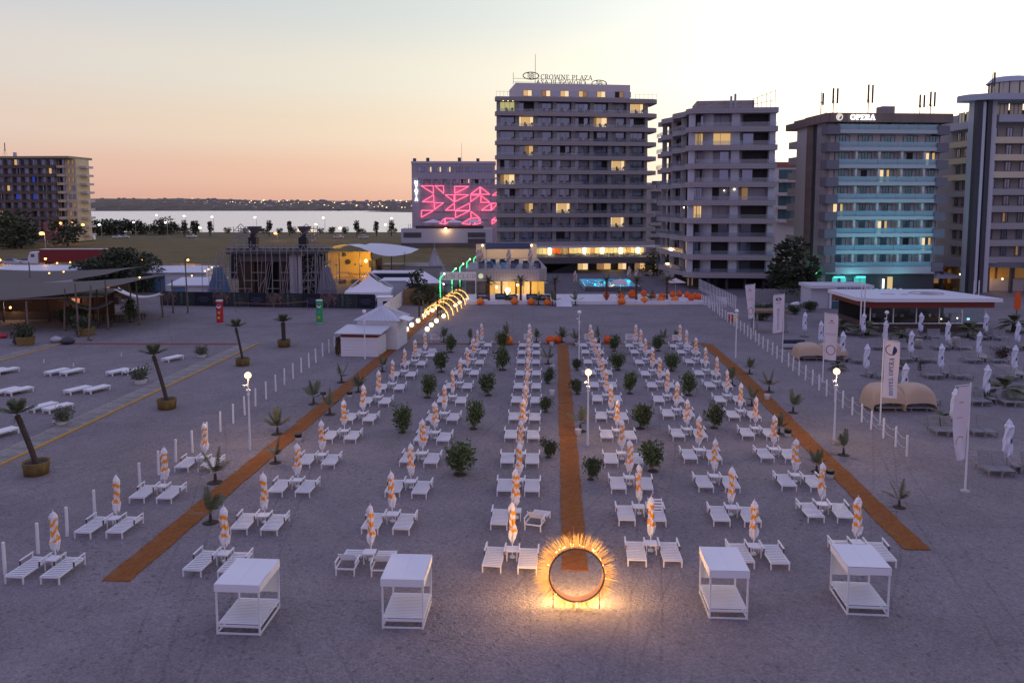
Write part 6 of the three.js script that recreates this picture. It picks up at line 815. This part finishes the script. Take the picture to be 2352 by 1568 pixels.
{ const Z = 196, p = atZ(92, 590, Z), o = T('lorry', 'white lorry cab with long dark red trailer', 'lorry', p[0], 0, -Z, .03); P(o, 'trailer', box(16.2, 3.2, 2.5), M.redTrailer, [8.6, 2.3, 0]); P(o, 'trailer_edge', box(16.3, .12, 2.56), M.plaster, [8.6, 3.95, 0]); const cab = P(o, 'cab', extr([[0, 0], [2.4, 0], [2.4, 2.7], [.6, 2.7], [.05, 1.4]], 2.4, .08).translate(0, 0, -1.2), M.white, [-2.4, .5, 0]); P(cab, 'side_window', box(.9, .8, .05), M.glassDark, [1.2, 1.9, 1.3]); P(cab, 'windscreen', bx(.05, 1.1, 2.1, 0, 0, 0, 0, 0, -.38), M.glassDark, [.24, 2.0, 0]); for (const x of [-1.4, 2.2, 11.5, 13, 14.5]) P(o, 'wheel', cyl(.5, .5, 2.4, 14), M.black, [x, .5, 0], [PI / 2, 0, 0]); }
// trees and bushes: crown of many leaf clumps over a trunk
function makeTree(h, w, n, tone, conical, leafS = .55) { const o = new THREE.Group(); o.name = 'tree'; P(o, 'trunk', cyl(.1, .2, +(h * .5).toFixed(2), 6), M.bark, [0, h * .25, 0]); const cl_ = [...Array(16)].map(() => { const t = rr(.2, 1), k = conical ? (1 - t) * .9 + .12 : Math.sqrt(Math.max(.1, 1 - Math.pow((t - .55) * 1.9, 2))); const a = rnd() * 6.3; return [Math.cos(a) * w * k * rr(.2, .8), h * t * .92, Math.sin(a) * w * k * rr(.2, .8), w * (conical ? .34 : .42) * rr(.7, 1.2)]; }); P(o, 'crown', leaves(n, () => { const c = cl_[Math.floor(rnd() * 16)], d = V(rr(-1, 1), rr(-1, 1), rr(-1, 1)).normalize(), q = c[3] * Math.cbrt(rnd()); return [c[0] + d.x * q, Math.max(.2, c[1] + d.y * q), c[2] + d.z * q, d.x, d.y + .4, d.z]; }, leafS, tone, .7), M.leaf).userData.kind = 'stuff'; return o; }
const DARKT = [.06, .07, .035], roundTrees = [makeTree(6, 3.6, 700, DARKT, false, .75), makeTree(5, 4.2, 700, DARKT, false, .75), makeTree(6.5, 3.0, 600, [.065, .075, .035], false, .7)], coneTrees = [makeTree(7, 1.9, 480, [.06, .07, .035], true, .6), makeTree(6.4, 1.5, 420, [.06, .07, .035], true, .6)];
let treeNo = 0;
function treeAt(list, px, Z, s, label, group, wide = 1) { const p = atZ(px, 470, Z), c = put(list[treeNo++ % list.length], label, 'tree', group, p[0], 0, -Z, rnd() * 6); c.scale.set(s * wide, s, s * wide); return c; }
[[262, 400, 1.7], [280, 395, 2.0], [300, 398, 1.8], [318, 402, 1.5], [335, 400, 1.2], [350, 398, 1.3], [372, 396, 2.0], [388, 400, 1.5], [225, 390, 1.9], [240, 392, 1.8], [210, 385, 1.5], [405, 405, .9], [425, 406, .8], [448, 408, .7], [520, 410, .8], [560, 412, .7], [600, 410, .8], [640, 412, .7], [670, 411, .8], [760, 412, .9], [735, 412, .7], [790, 412, .8], [830, 413, .7], [905, 413, .7]].forEach(([x, Z, s], i) => treeAt(roundTrees, x, Z, s * .64, `dark leafy tree by the lake shore, ${ord(i)} counted from the nearest lamp group`, 'leafy trees along the lake shore', 1.35));
[[420, 380, 'by a bright field lamp, left'], [440, 382, 'by a bright field lamp, right'], [447, 372, 'near the passing car'], [480, 374, 'right of the passing car'], [616, 378, 'between the two stage towers'], [663, 380, 'just left of the second stage tower'], [818, 372, 'between the parked cars'], [863, 374, 'left of the white hall'], [898, 376, 'nearest the white hall']].forEach(([x, Z, l]) => treeAt(coneTrees, x, Z, 1.15, `small pointed tree on the field ${l}`, 'small pointed trees on the field'));
[[10, 285, 1.9, 'at the picture edge below the long block'], [45, 290, 1.5, 'behind the orange lamps'], [150, 285, 1.5, 'below the sunset tinted end wall'], [28, 270, 1.6, 'in front of the long block']].forEach(([x, Z, s, l]) => treeAt(roundTrees, x, Z, s, `dark tree ${l}`, 'dark trees below the long block', 1.3));
{ const thick = makeTree(4.4, 3.4, 2200, [.055, .068, .035], false, .42); [[215, 144, 1.1], [250, 142, 1.3], [280, 140, 1.45], [300, 138, 1.0], [325, 136, .9]].forEach(([x, Z, s], i) => treeAt([thick], x, Z, s, `large dark bush behind the brown sails, ${ord(i)} from the lorry end`, 'large bushes behind the sails', 1.2)); }
{ const tall = makeTree(7, 2.4, 1200, [.035, .045, .02], false, .5); treeAt([tall], 958, 119, .72, 'dark leaning tree beside the small pyramid tent'); const lush = makeTree(5, 3.6, 1600, [.045, .05, .015], false, .4); [[985, 117, .5], [1000, 119, .45], [962, 117, .45]].forEach(([x, Z, s], i) => treeAt([lush], x, Z, s, `bush lit by the arches, ${ord(i)} in the clump`, 'bushes behind the arches')); treeAt([tall], 1835, 126, 1.35, 'large dark tree left of the teal lit hotel', null, 1.6); treeAt([tall], 1812, 122, .8, 'smaller dark tree below the wavy balconies', null, 1.6); treeAt([lush], 1512, 165, .9, 'small tree between sign tower and wavy balconies'); }
// field lamps
[[359, 494, 400, 'w'], [422, 496, 400, 'w'], [486, 498, 402, 'w'], [585, 499, 402, 'w'], [742, 500, 402, 'w'], [899.5, 501, 402, 'w'], [306, 510, 372, 'w'], [379, 511, 372, 'w'], [725, 515, 372, 'w'], [885, 516, 372, 'w'], [227, 516, 345, 'w'], [458, 522.6, 345, 'w'], [62.7, 513, 300, 'o'], [94.7, 536, 205, 'o'], [167, 509, 305, 'o'], [189, 516, 305, 'o'], [632, 543, 330, 'o'], [687, 529, 335, 'o'], [718, 529, 335, 'o'], [781, 524, 335, 'a'], [137, 512, 300, 'o']].forEach(([x, y, Z, k], i) => { const p = atZ(x, y, Z), o = T('field_lamp', `${k === 'w' ? 'white' : 'orange'} street lamp beyond the beach, ${ord(i)} in the string of lamps`, 'street lamp', p[0], 0, -Z, 0, 'street lamps beyond the beach'), h = Math.max(3, p[1]); P(o, 'pole', cyl(.08, .13, +h.toFixed(1), 6), M.steel, [.8, h / 2, 0]); P(o, 'arm', bar([.8, h - .1, 0], [0, h + .1, 0], .06), M.steel); P(o, 'lamp_head', ball(k === 'w' ? .42 : .5, 10, 8).clone().scale(1.3, .8, 1), k === 'w' ? M.lampCool : k === 'o' ? M.lampOrange : M.lampWarm, [0, h, 0]); lampLight(o, 1, k === 'w' ? .85 : .42, k === 'w' ? .6 : .1, k === 'w' ? 20 : 70, 0, h - .2, .3, 20); });
// cars on the coast road
[[199, 332, M.white, 'white van parked below the long block', 1.6], [266, 352, M.white, 'pale car parked by the shore trees', 1], [281, 353, M.plasterCool, 'small pale car beside the shore trees', 1], [437, 360, M.pot, 'white car passing on the coast road', 1], [833, 350, M.plasterCool, 'pale car on the coast road left of the white hall', 1], [776, 352, M.plaster, 'cream car on the coast road behind the bar roof', 1], [62, 300, M.charcoal, 'dark car parked below the long block', 1], [20, 196, M.plasterCool, 'grey car at the picture edge by the lorry', 1], [56, 197, M.white, 'white car in front of the lorry cab', 1]].forEach(([x, Z, m, l, s]) => { const p = atZ(x, 470, Z), o = T('parked_car', l, 'car', p[0], 0, -Z, rr(-.1, .1)); const big = s > 1; P(o, 'body', extr(big ? [[-2.6, .4], [2.6, .4], [2.6, 1.2], [2.2, 2.2], [-2.6, 2.3]] : [[-2.1, .35], [2.1, .35], [2.15, .8], [1.2, .95], [-2.1, 1.0]], 1.6, .06).translate(0, 0, -.8), m); if (!big) P(o, 'cabin', extr([[-1.7, 1.0], [1.0, 1.0], [.4, 1.48], [-1.2, 1.48]], 1.4, .05).translate(0, 0, -.7), M.glassDark); else P(o, 'side_window', box(2.4, .7, .04), M.glassDark, [.6, 1.6, .88]); for (const w of [-1.3, 1.3]) P(o, 'wheel', cyl(.33, .33, 1.7, 12), M.black, [w, .33, 0], [PI / 2, 0, 0]); });
{ const Z = 300, p = atZ(121, 530, Z), o = T('billboard', 'reddish printed billboard below the long block', 'billboard', p[0], 0, -Z); P(o, 'panel', box(7, 7, .3), mat(.32, .14, .12, .7), [0, 5, 0]); P(o, 'panel_print', join(bx(3, 2, .02, -1, 6, .17), bx(2, 3, .02, 1.6, 4, .17)), mat(.42, .26, .22, .7)); for (const s of [-1, 1]) P(o, 'post', cyl(.15, .15, 2, 6), M.steel, [s * 2.5, .9, 0]); }
// ================================================================== neighbouring beach beyond the rope fence
{ // glass bar with white roof and red-brown fascia
  const c = gp(1998, 762), e = gp(2262, 762), W = e[0] - c[0], o = T('glass_bar', 'glazed beach bar with white flat roof and red-brown fascia', 'bar', c[0], 0, c[1], .0), D = 9, h = 3.0;
  P(o, 'base_wall', box(W, 1.0, .2), M.darkWood, [W / 2, .5, 0]); P(o, 'side_wall', box(.2, 1.0, D), M.darkWood, [0, .5, -D / 2]); P(o, 'ledge', box(W + .1, .07, .4), M.white, [W / 2, 1.04, .1]);
  for (let i = 0; i < 5; i++) { P(o, 'glass_pane', box(+(W / 5 - .1).toFixed(2), h - 1.1, .03), M.glassClear, [W * (i + .5) / 5, 1.08 + (h - 1.1) / 2, 0]); P(o, 'mullion', box(.09, h - 1.08, .12), M.white, [W * i / 5, 1.08 + (h - 1.08) / 2, 0]); } P(o, 'mullion', box(.09, h - 1.08, .12), M.white, [W, 1.08 + (h - 1.08) / 2, 0]);
  P(o, 'inner_wall', box(W, h, .2), M.charcoal, [W / 2, h / 2, -D]); P(o, 'inner_counter', box(W * .6, 1.15, .7), M.darkWood, [W * .55, .58, -4]); for (let i = 0; i < 14; i++) P(o, 'bottle_row', box(rr(.2, .5), rr(.25, .5), .2), [M.wood, M.curtain, M.brownWood, M.glassTeal][i % 4], [1.5 + i * W / 16, 1.4, -4]); P(o, 'bar_lamp', ball(.08, 8, 6), M.lampWhite, [W * .8, 1.5, -1]); P(o, 'bar_lamp', ball(.07, 8, 6), M.lampWhite, [W * .66, 1.4, -1]); lampLight(o, 1, .8, .55, 3, W * .75, 2.2, -2, 6); P(o, 'screen', box(.3, .25, .04), glow(.5, .9, 1, 1.5), [W * .88, 1.45, -.6]);
  P(o, 'fascia', raise([[-.9, .5], [.2, 1.0], [W + .4, 1.0], [W - 1, -D], [-.9, -D]].reverse(), h, h + .72), M.roofRedDark); P(o, 'roof_panel', raise([[-1.9, .4], [-.2, 1.6], [W + 1.0, 1.6], [W - 1.2, -D + .5], [-1.7, -D + .5]].reverse(), h + .74, h + 1.16), M.white);
  P(o, 'roof_mark', join(tube([...Array(16)].map((_, i) => [Math.cos(i / 16 * 6.28) * 2.0, 0, Math.sin(i / 16 * 6.28) * 1.5]), .07, 40, 5, true), extr([[-1.4, -.8], [1.2, -.4], [.2, 1.2]], .04).rotateX(-PI / 2)), M.plasterGrey, [W * .62, h + 1.18, -3.6]); P(o, 'roof_mark', join(bx(1.6, .02, .5), bx(.9, .02, .5, 1.9, 0, .3)), M.plasterGrey, [W * .25, h + 1.18, -3]);
  const f = T('rescue_board', 'orange rescue board standing on a post by the bar', 'rescue board', gp(2336, 722)[0], 0, gp(2336, 722)[1]); P(f, 'board', extr([[-.35, 0], [.35, 0], [.42, 1.2], [.25, 2.2], [0, 2.5], [-.25, 2.2], [-.42, 1.2]], .12, .03), M.orangeDeep, [0, .7, 0]); P(f, 'post', cyl(.06, .06, .8, 8), M.darkWood, [0, .4, 0]);
}
{ // food kiosk
  const c = gp(1862, 708), o = T('food_kiosk', 'grey-white kiosk lettered PIZZA & BURGERS with open hatch', 'kiosk', c[0], 0, c[1], .0), W = 7.6;
  P(o, 'back_wall', box(W, 3.0, .2), M.plasterCool, [W / 2, 1.5, -4]); P(o, 'store_wall', box(2.6, 3.0, 4), M.plasterCool, [1.3, 1.5, -2]); P(o, 'counter', box(4.4, 1.05, .6), M.glassTeal, [5.2, .53, -.4]); P(o, 'counter_top', box(4.6, .06, .8), M.plasterCool, [5.2, 1.09, -.35]); P(o, 'side_post', box(.3, 2.9, .3), M.white, [2.8, 1.45, .1]); P(o, 'side_post', box(.3, 2.9, .3), M.white, [W, 1.45, .1]); P(o, 'teal_panel', box(.5, 1.7, .1), M.glassTeal, [3.3, 1.95, -1]);
  P(o, 'roof_panel', box(W + 1.4, .45, 5.2), M.membrane, [W / 2 + .5, 3.2, -1.8]); P(o, 'sign_board', box(5.6, .55, .08), M.plasterCool, [5.4, 2.95, .86]); P(o, 'letters', text('PIZZA & BURGERS', .36, .04), M.charcoal, [5.5, 2.95, .91]); P(o, 'bowl', ball(.22, 10, 8), M.orange, [6.6, 1.32, -.4]); P(o, 'shelf_jars', join([0, 1, 2, 3].map((i) => bx(.3, .4, .3, 4 + i * .5, 1.32, -.5))), M.charcoal);
  const t = T('service_hut', 'low white hut with rounded roof left of the food kiosk', 'hut', gp(1862, 690)[0] + .5, 0, gp(1862, 690)[1] - 6, 0); P(t, 'wall', box(4, 2.4, 3), M.plasterCool, [0, 1.2, 0]); P(t, 'round_roof', new THREE.CylinderGeometry(2.1, 2.1, 3.2, 16, 1, false, 0, PI).rotateZ(PI / 2).rotateX(-PI / 2).scale(1, .4, 1).rotateY(PI / 2), M.membrane, [0, 2.4, 0]);
  const g = T('sand_heap', 'white plastic sheet heap on the sand by the kiosk', 'sheet heap', gp(1832, 702)[0], 0, gp(1832, 702)[1]); P(g, 'sheet', bagGeo.clone().scale(2.0, .7, 1), M.white); P(g, 'fold', bagGeo.clone().scale(1.1, .45, .8), M.membrane, [.9, 0, .3]);
}
{ // open grey parasols before the low restaurant
  [[2095, 668, 'leftmost'], [2130, 668, 'second'], [2150, 664, 'third'], [2172, 668, 'rightmost']].forEach(([x, y, l]) => { const p = gp(x, y), h = 3.5, w = 6.2, o = T('grey_parasol', `large open grey parasol before the low restaurant, ${l}`, 'parasol', p[0], 0, p[1] - 2, .1, 'open grey parasols before the low restaurant'); P(o, 'pole', cyl(.05, .05, h, 8), M.steel, [0, h / 2, 0]); const c = [[-1, -1], [1, -1], [1, 1], [-1, 1]]; for (let i = 0; i < 4; i++) { const a = c[i], b = c[(i + 1) % 4]; P(o, 'canopy_panel', grid((u, v) => [(a[0] + (b[0] - a[0]) * u) * v * w / 2, h - v * 1.2 - .0, (a[1] + (b[1] - a[1]) * u) * v * w / 2], 2, 6), M.parasolGrey); } P(o, 'foot', box(.8, .12, .8), M.steel, [0, .06, 0]); });
  for (let i = 0; i < 8; i++) { const p = gp(1985 + i * 14, 676), o = T('terrace_bed', `pale terrace bed before the teal hotel, ${ord(i)} from the kiosk`, 'sunbed', p[0], 0, p[1], .5, 'pale terrace beds before the teal hotel'); P(o, 'bed_top', box(.7, .12, 1.9), M.plasterCool, [0, .36, 0]); P(o, 'backrest', bx(.7, .1, .8, 0, 0, 0, .7), M.plasterCool, [0, .62, -.9]); P(o, 'bed_frame', box(.6, .3, 1.6), M.steel, [0, .15, 0]); }
}
// closed white parasols and grey slatted double loungers
const whiteParasols = [0, 1, 2].map((k) => { const o = new THREE.Group(); o.name = 'white_parasol'; P(o, 'pole', cyl(.03, .03, 2.9, 8), M.steel, [0, 1.45, 0]); P(o, 'canopy', foldedCanopy(.75, 2.92, [[0, .15], [.08, .20], [.25, .20], [.5, .17], [.7, .20], [.78, .245], [.86, .15], [1, .015]], 4 + k, .35 + k * .3, false), M.fabricBlue); P(o, 'print_patch', join(bx(.09, .26, .004, 0, 0, 0), bx(.05, .16, .004, .09, .05, -.02, 0, .6)), M.navy, [0, 1.62, .215]); P(o, 'base_plate', box(.7, .08, .7), M.concreteDark, [0, .04, 0]); return o; });
const slatBed = (() => { const o = new THREE.Group(), m = M.greyWood; o.name = 'slatted_lounger'; for (let i = 0; i < 9; i++) P(o, 'seat_slat', box(.66, .03, .10), m, [0, .352, -.2 + i * .13]); for (let i = 0; i < 6; i++) P(o, 'back_slat', box(.66, .09, .03), m, [0, .40 + i * .118, -.30 - i * .045], [-.35, 0, 0]); for (const q of [-1, 1]) P(o, 'back_rail', box(.04, .8, .04), m, [q * .31, .68, -.43], [-.36, 0, 0]); for (const q of [-1, 1]) { P(o, 'side_rail', box(.05, .07, 1.7), m, [q * .345, .3, .12]); for (const e of [-.6, .85]) P(o, 'leg', box(.06, .28, .06), m, [q * .34, .14, e]); } return o; })();
const bedTable = (() => { const o = new THREE.Group(); o.name = 'wood_side_table'; P(o, 'table_top', box(.42, .05, .6), M.board, [0, .4, 0]); for (const s of [-1, 1]) P(o, 'table_leg', box(.05, .38, .5), M.greyWood, [s * .16, .19, 0]); return o; })();
const RP = [[1850, 714.4], [1887, 734.6], [1937.7, 758.6], [1985.4, 715.9], [1993, 787], [2036, 734.6], [2081.6, 831.3], [2095.4, 756.9], [2117.6, 715.9], [2179.7, 735.2], [2164.7, 786.6], [2266.9, 717.3], [2251.8, 758.6], [2270, 834.3], [2340.8, 736], [2334, 789.5], [2196, 887.6], [2319.8, 958.4]];
RP.forEach(([x, y], i) => {
  const u = gp(x, y, 2.95), lbl = `${ord(i)} counted from the rope fence side`; put(whiteParasols[i % 3], `closed white parasol of the neighbouring beach, ${lbl}`, 'parasol', 'closed white parasols of the neighbouring beach', u[0], 0, u[1], rr(-.4, .4));
  if (i < 2 || i === 3) return;
  const t = off(u, .1, -.7); put(bedTable, `low wooden table under white parasol, ${lbl}`, 'side table', 'low wooden tables of the neighbouring beach', t[0], 0, t[1], -.12);
  [-1.45, -.72, .92, 1.65].forEach((s, k) => { if ((i === 2 || i === 4) && s < 0) return; const p = off(u, s, -.75 + rr(-.06, .06)); put(slatBed, `grey slatted lounger ${['outer left', 'inner left', 'inner right', 'outer right'][k]} of parasol ${lbl}`, 'lounger', 'grey slatted loungers of the neighbouring beach', p[0], 0, p[1], -.1 + rr(-.04, .04)); });
});
// covered beds
function cover(label, x0, x1, yb, h, humps) { const a = gp(x0, yb), b = gp(x1, yb), W = b[0] - a[0], o = T('covered_bed', label, 'covered bed', a[0], 0, a[1], .0), D = 2.3; for (let i = 0; i < humps; i++) { const w = W / humps; P(o, 'cover', grid((u, v) => { const a2 = u * PI, c = -Math.cos(a2), s = Math.pow(Math.sin(a2), .42), q = 2 * v - 1, e = Math.pow(Math.max(0, 1 - Math.pow(Math.abs(q), 5)), .5); const fold = .05 * Math.sin(u * 11 + v * 4 + i) * Math.sin(v * 6 + i) + .04 * Math.sin(v * 9 + u * 3 + i * 2); return [w * (i + .5) + c * w * .53 * (1 + .03 * Math.sin(v * 12)) + fold * .4, h * s * (.35 + .65 * e) * (1 - .1 * Math.sin(u * 3)) + fold * s * .6 + .1 * (1 - s), -D / 2 - q * D / 2 * (1 + .1 * (1 - s)) + fold]; }, 40, 24), M.beige); } for (let i = 0; i < 4; i++) P(o, 'bed_foot', box(.1, .3, .1), M.greyWood, [W * (i + .5) / 4, .15, -.3]); for (let i = 0; i < 3; i++) P(o, 'bed_slat', box(W * .9, .06, .1), M.greyWood, [W / 2, .27, -.12 - i * .3]); return o; }
cover('pair of round daybeds under beige covers near the tall flag', 2008, 2152, 946, 2.05, 2); cover('box-shaped beige cover behind the flag with red circle', 1838, 1948, 829, 1.75, 2);
{ const p = gp(1826, 800), o = T('dark_sofa', 'dark cushioned sofa beside the box-shaped beige cover', 'sofa', p[0], 0, p[1], 0); P(o, 'seat', box(2.3, .3, .8), M.curtain, [0, .3, 0]); P(o, 'base', box(2.2, .15, .7), M.darkWood, [0, .075, 0]); for (const s of [-1, 1]) P(o, 'backrest', box(1.1, .5, .2), M.navy, [s * .58, .6, -.35]); }
{ const a = gp(1735, 764), W = gp(1810, 764)[0] - a[0], o = T('timber_frame', 'low open timber counter with brown roof by the flags', 'counter', a[0], 0, a[1], 0); P(o, 'roof_panel', box(W, .25, 2.4), M.wood, [W / 2, 2.5, -1]); for (const s of [0, 1]) for (const e of [0, 1]) P(o, 'post', box(.14, 2.38, .14), M.board, [.2 + s * (W - .4), 1.19, -2 + e * 2]); P(o, 'base_board', box(W, .3, .12), M.board, [W / 2, .15, .1]); }
// flags
function flag(label, bxp, byp, side, kind, h = 6) {
  const p = gp(bxp, byp), o = T('feather_flag', label, 'flag', p[0], 0, p[1], 0, 'tall advertising flags'); P(o, 'pole', cyl(.035, .055, h, 8), M.white, [0, h / 2, 0]); P(o, 'ground_plate', cyl(.22, .25, .06, 12), M.steel, [0, .03, 0]);
  const c = document.createElement('canvas'); c.width = 128; c.height = 512; const g = c.getContext('2d'); g.fillStyle = '#d9d3d6'; g.fillRect(0, 0, 128, 512); g.textAlign = 'center';
  if (kind === 'opera') { g.fillStyle = '#2a3468'; g.beginPath(); g.arc(64, 80, 40, -1.2, 1.4); g.quadraticCurveTo(70, 80, 78, 40); g.fill(); g.strokeStyle = '#2a3468'; g.lineWidth = 7; g.beginPath(); g.arc(64, 80, 44, .9, 4.4); g.stroke(); g.save(); g.translate(88, 320); g.rotate(-PI / 2); g.font = 'bold 50px serif'; g.fillText('HOTEL OPERA', 0, 0, 340); g.restore(); }
  if (kind === 'eye') { g.fillStyle = '#3c3f78'; g.beginPath(); g.ellipse(64, 60, 34, 22, 0, 0, 6.3); g.fill(); g.fillStyle = '#d9d3d6'; g.beginPath(); g.arc(64, 60, 12, 0, 6.3); g.fill(); g.fillStyle = '#7b7698'; g.save(); g.translate(82, 330); g.rotate(-PI / 2); g.font = 'bold 40px serif'; g.fillText('EMBASSADOR', 0, 0, 300); g.restore(); g.font = '26px serif'; g.fillText('IAKI', 64, 120); }
  if (kind === 'ring') { g.strokeStyle = '#a8523c'; g.lineWidth = 9; g.beginPath(); g.arc(64, 400, 50, 0, 6.3); g.stroke(); g.fillStyle = '#a8523c'; g.fillRect(52, 66, 24, 14); g.fillRect(34, 94, 60, 5); g.fillStyle = '#b89a92'; g.font = 'bold 34px serif'; g.fillText('IREZIN', 64, 236, 100); }
  if (kind === 'plain') { g.strokeStyle = '#b98572'; g.lineWidth = 8; g.beginPath(); g.arc(64, 400, 46, 3.2, 5.6); g.stroke(); g.fillStyle = '#b98572'; g.fillRect(48, 110, 30, 8); g.fillRect(40, 220, 50, 5); }
  const t = new THREE.CanvasTexture(c); t.colorSpace = THREE.SRGBColorSpace; const fm = new THREE.MeshStandardMaterial({ map: t, roughness: .85, side: THREE.DoubleSide });
  const w = kind === 'plain' ? .82 : 1.05, fh = 3.9; P(o, 'banner', grid((u, v) => { const q = (kind === 'plain' ? (.35 + .65 * Math.sin(v * PI * .75 + .35)) : kind === 'ring' && side < 0 ? .55 + .45 * v : 1), x = side > 0 ? u * w * q : (u - 1) * w * q; return [x + side * .05, h - .12 - fh * (1 - v) - .28 * u * (side > 0 ? -0 : 0) - (side > 0 ? .12 * u : .12 * (1 - u)), .09 * Math.sin(u * 4 + v * 5)]; }, 8, 16), fm); P(o, 'top_arm', bar([0, h - .08, 0], [side * w, h - .18, 0], .02), M.white);
}
flag('white flag folding inward on the pole nearest the wavy block', 1731, 769, -1, 'ring'); flag('white flag with blue eye emblem and vertical lettering', 1798, 806, -1, 'eye'); flag('white flag with a red rope circle', 1890, 878, 1, 'ring'); flag('white flag lettered HOTEL OPERA with blue sail emblem', 2022, 977, 1, 'opera'); flag('drooping white flag in front of the grey loungers', 2217.5, 1128, -1, 'plain', 5.8);
{ const a = gp(2021, 766); for (const [x, l] of [[1976, 'left'], [1984, 'right']]) { const p = gp(x, 768), o = T('white_mast', `tall thin white mast by the glass bar corner, ${l} one`, 'mast', p[0], 0, p[1], 0, 'white masts by the glass bar'); P(o, 'mast', cyl(.07, .09, 5.8, 8), M.white, [0, 2.9, 0]); P(o, 'mast_foot', cyl(.2, .22, .1, 10), M.steel, [0, .05, 0]); } for (const [x, l] of [[2237, 'left'], [2248, 'right']]) { const p = gp(x, 690), o = T('white_mast', `short white mast behind the glass bar roof, ${l} one`, 'mast', p[0], 0, p[1], 0, 'white masts behind the glass bar'); P(o, 'mast', cyl(.08, .1, 3.2, 8), M.white, [0, 1.6, 0]); P(o, 'mast_foot', cyl(.2, .22, .1, 10), M.steel, [0, .05, 0]); } }
// palms of the neighbouring beach
const wideF = [frond(2.0, .75, .55, 26, .22, PALM), frond(2.1, .4, .5, 26, .22, PALM), frond(1.9, 1.1, .4, 24, .2, PALM), frond(2.0, .1, .45, 24, .2, [.042, .055, .024])];
const datePalm = (() => { const o = new THREE.Group(); o.name = 'date_palm'; P(o, 'trunk', cyl(.22, .3, .9, 10), M.bark, [0, .45, 0]); for (let i = 0; i < 22; i++) P(o, 'frond', wideF[i % 4], M.leaf, [0, .85, 0], [0, i * 2.399, 0]); return o; })();
[[2309, 918, 1.0, 'wide, at the picture edge'], [1932, 768, 1.0, 'behind the box-shaped cover'], [1992, 770, .9, 'left of the glass bar front'], [2070, 782, .85, 'in front of the glass bar, left'], [2228, 775, 1.0, 'in front of the glass bar, right'], [2330, 762, 1.15, 'at the picture edge by the rescue board'], [2165, 978, .55, 'small, beside the covered daybeds'], [2250, 918, .5, 'small, left of the wide palm'], [1925, 850, .5, 'small, before the box-shaped cover'], [2062, 845, .5, 'small, right of the tall flag']].forEach(([x, y, s, l]) => { const p = gp(x, y), c = put(datePalm, `bushy palm of the neighbouring beach, ${l}`, 'palm', 'bushy palms of the neighbouring beach', p[0], 0, p[1], rnd() * 6); c.scale.setScalar(s); });
[[2300, 830, 34, 'reddish, by the pale walkway'], [2030, 856, 18, 'low, behind the covered beds'], [2115, 850, 22, 'low, beside a white parasol']].forEach(([x, y, h, l], k) => plantAt([makeShrub(30 + k, .7, [.07, .045, .03], 700)], 0, `dry bush ${l}`, 'bush', null, x, y, h, 1.05));
{ const a = gp(2160, 772), b = gp(2380, 878), L = Math.hypot(b[0] - a[0], b[1] - a[1]), o = T('plank_walkway', 'pale plank walkway crossing the neighbouring beach', 'walkway', a[0], 0, a[1], Math.atan2(-(b[1] - a[1]), b[0] - a[0])), n = Math.round(L / .9); for (let i = 0; i < n; i++) P(o, 'plank_section', box(+(L / n - .02).toFixed(3), .06, 1.4), i % 3 ? M.board3 : M.board, [L * (i + .5) / n, .03, 0]); }
[[2110, 800, 'left'], [2197, 795, 'right']].forEach(([x, y, l]) => { const p = gp(x, y), o = T('white_barrel', `white barrel in front of the glass bar, ${l} one`, 'barrel', p[0], 0, p[1], 0, 'white barrels before the glass bar'); P(o, 'barrel_body', new THREE.LatheGeometry([[0, 0], [.36, 0], [.42, .5], [.36, 1.0], [0, 1.0]].map((q) => new THREE.Vector2(...q)), 16), M.board3); for (const h of [.25, .75]) P(o, 'hoop', new THREE.TorusGeometry(.405, .015, 5, 20).rotateX(PI / 2), M.steel, [0, h, 0]); });
{ const a = gp(1790, 706), o = T('wattle_fence', 'dim wattle fence below the dark tree', 'fence', a[0], 0, a[1] - 6, .1); for (let i = 0; i < 22; i++) P(o, 'wattle_stake', box(.3, 2.1 + rr(-.2, .2), .06), M.greyWood, [-2 + i * .36, 1.05, 0]); P(o, 'rail', box(8, .08, .05), M.greyWood, [2, 1.4, -.06]); const l = T('garden_lantern', 'small orange lantern hanging by the dim fence', 'lantern', gp(1806, 690)[0], 0, gp(1806, 690)[1]); P(l, 'post', cyl(.04, .04, 1.6, 6), M.darkWood, [0, .8, 0]); P(l, 'lantern_glass', box(.2, .3, .2), M.lampOrange, [0, 1.7, 0]); P(l, 'cap', box(.26, .05, .26), M.darkWood, [0, 1.88, 0]); }
[[1745, 735, 1.8], [1782, 728, 1.5], [1826, 722, 1.2], [1858, 716, 1.4], [1762, 722, 1.5]].forEach(([x, y, s], i) => { const p = gp(x, y), c = put(lowShrubs[i % 2], `scrubby dark bush behind the flags, ${ord(i)} in the strip`, 'bush', 'scrub behind the flags', p[0], 0, p[1], i); c.scale.set(s * 1.4, s, s * 1.2); });
renderer.render(scene, camera);
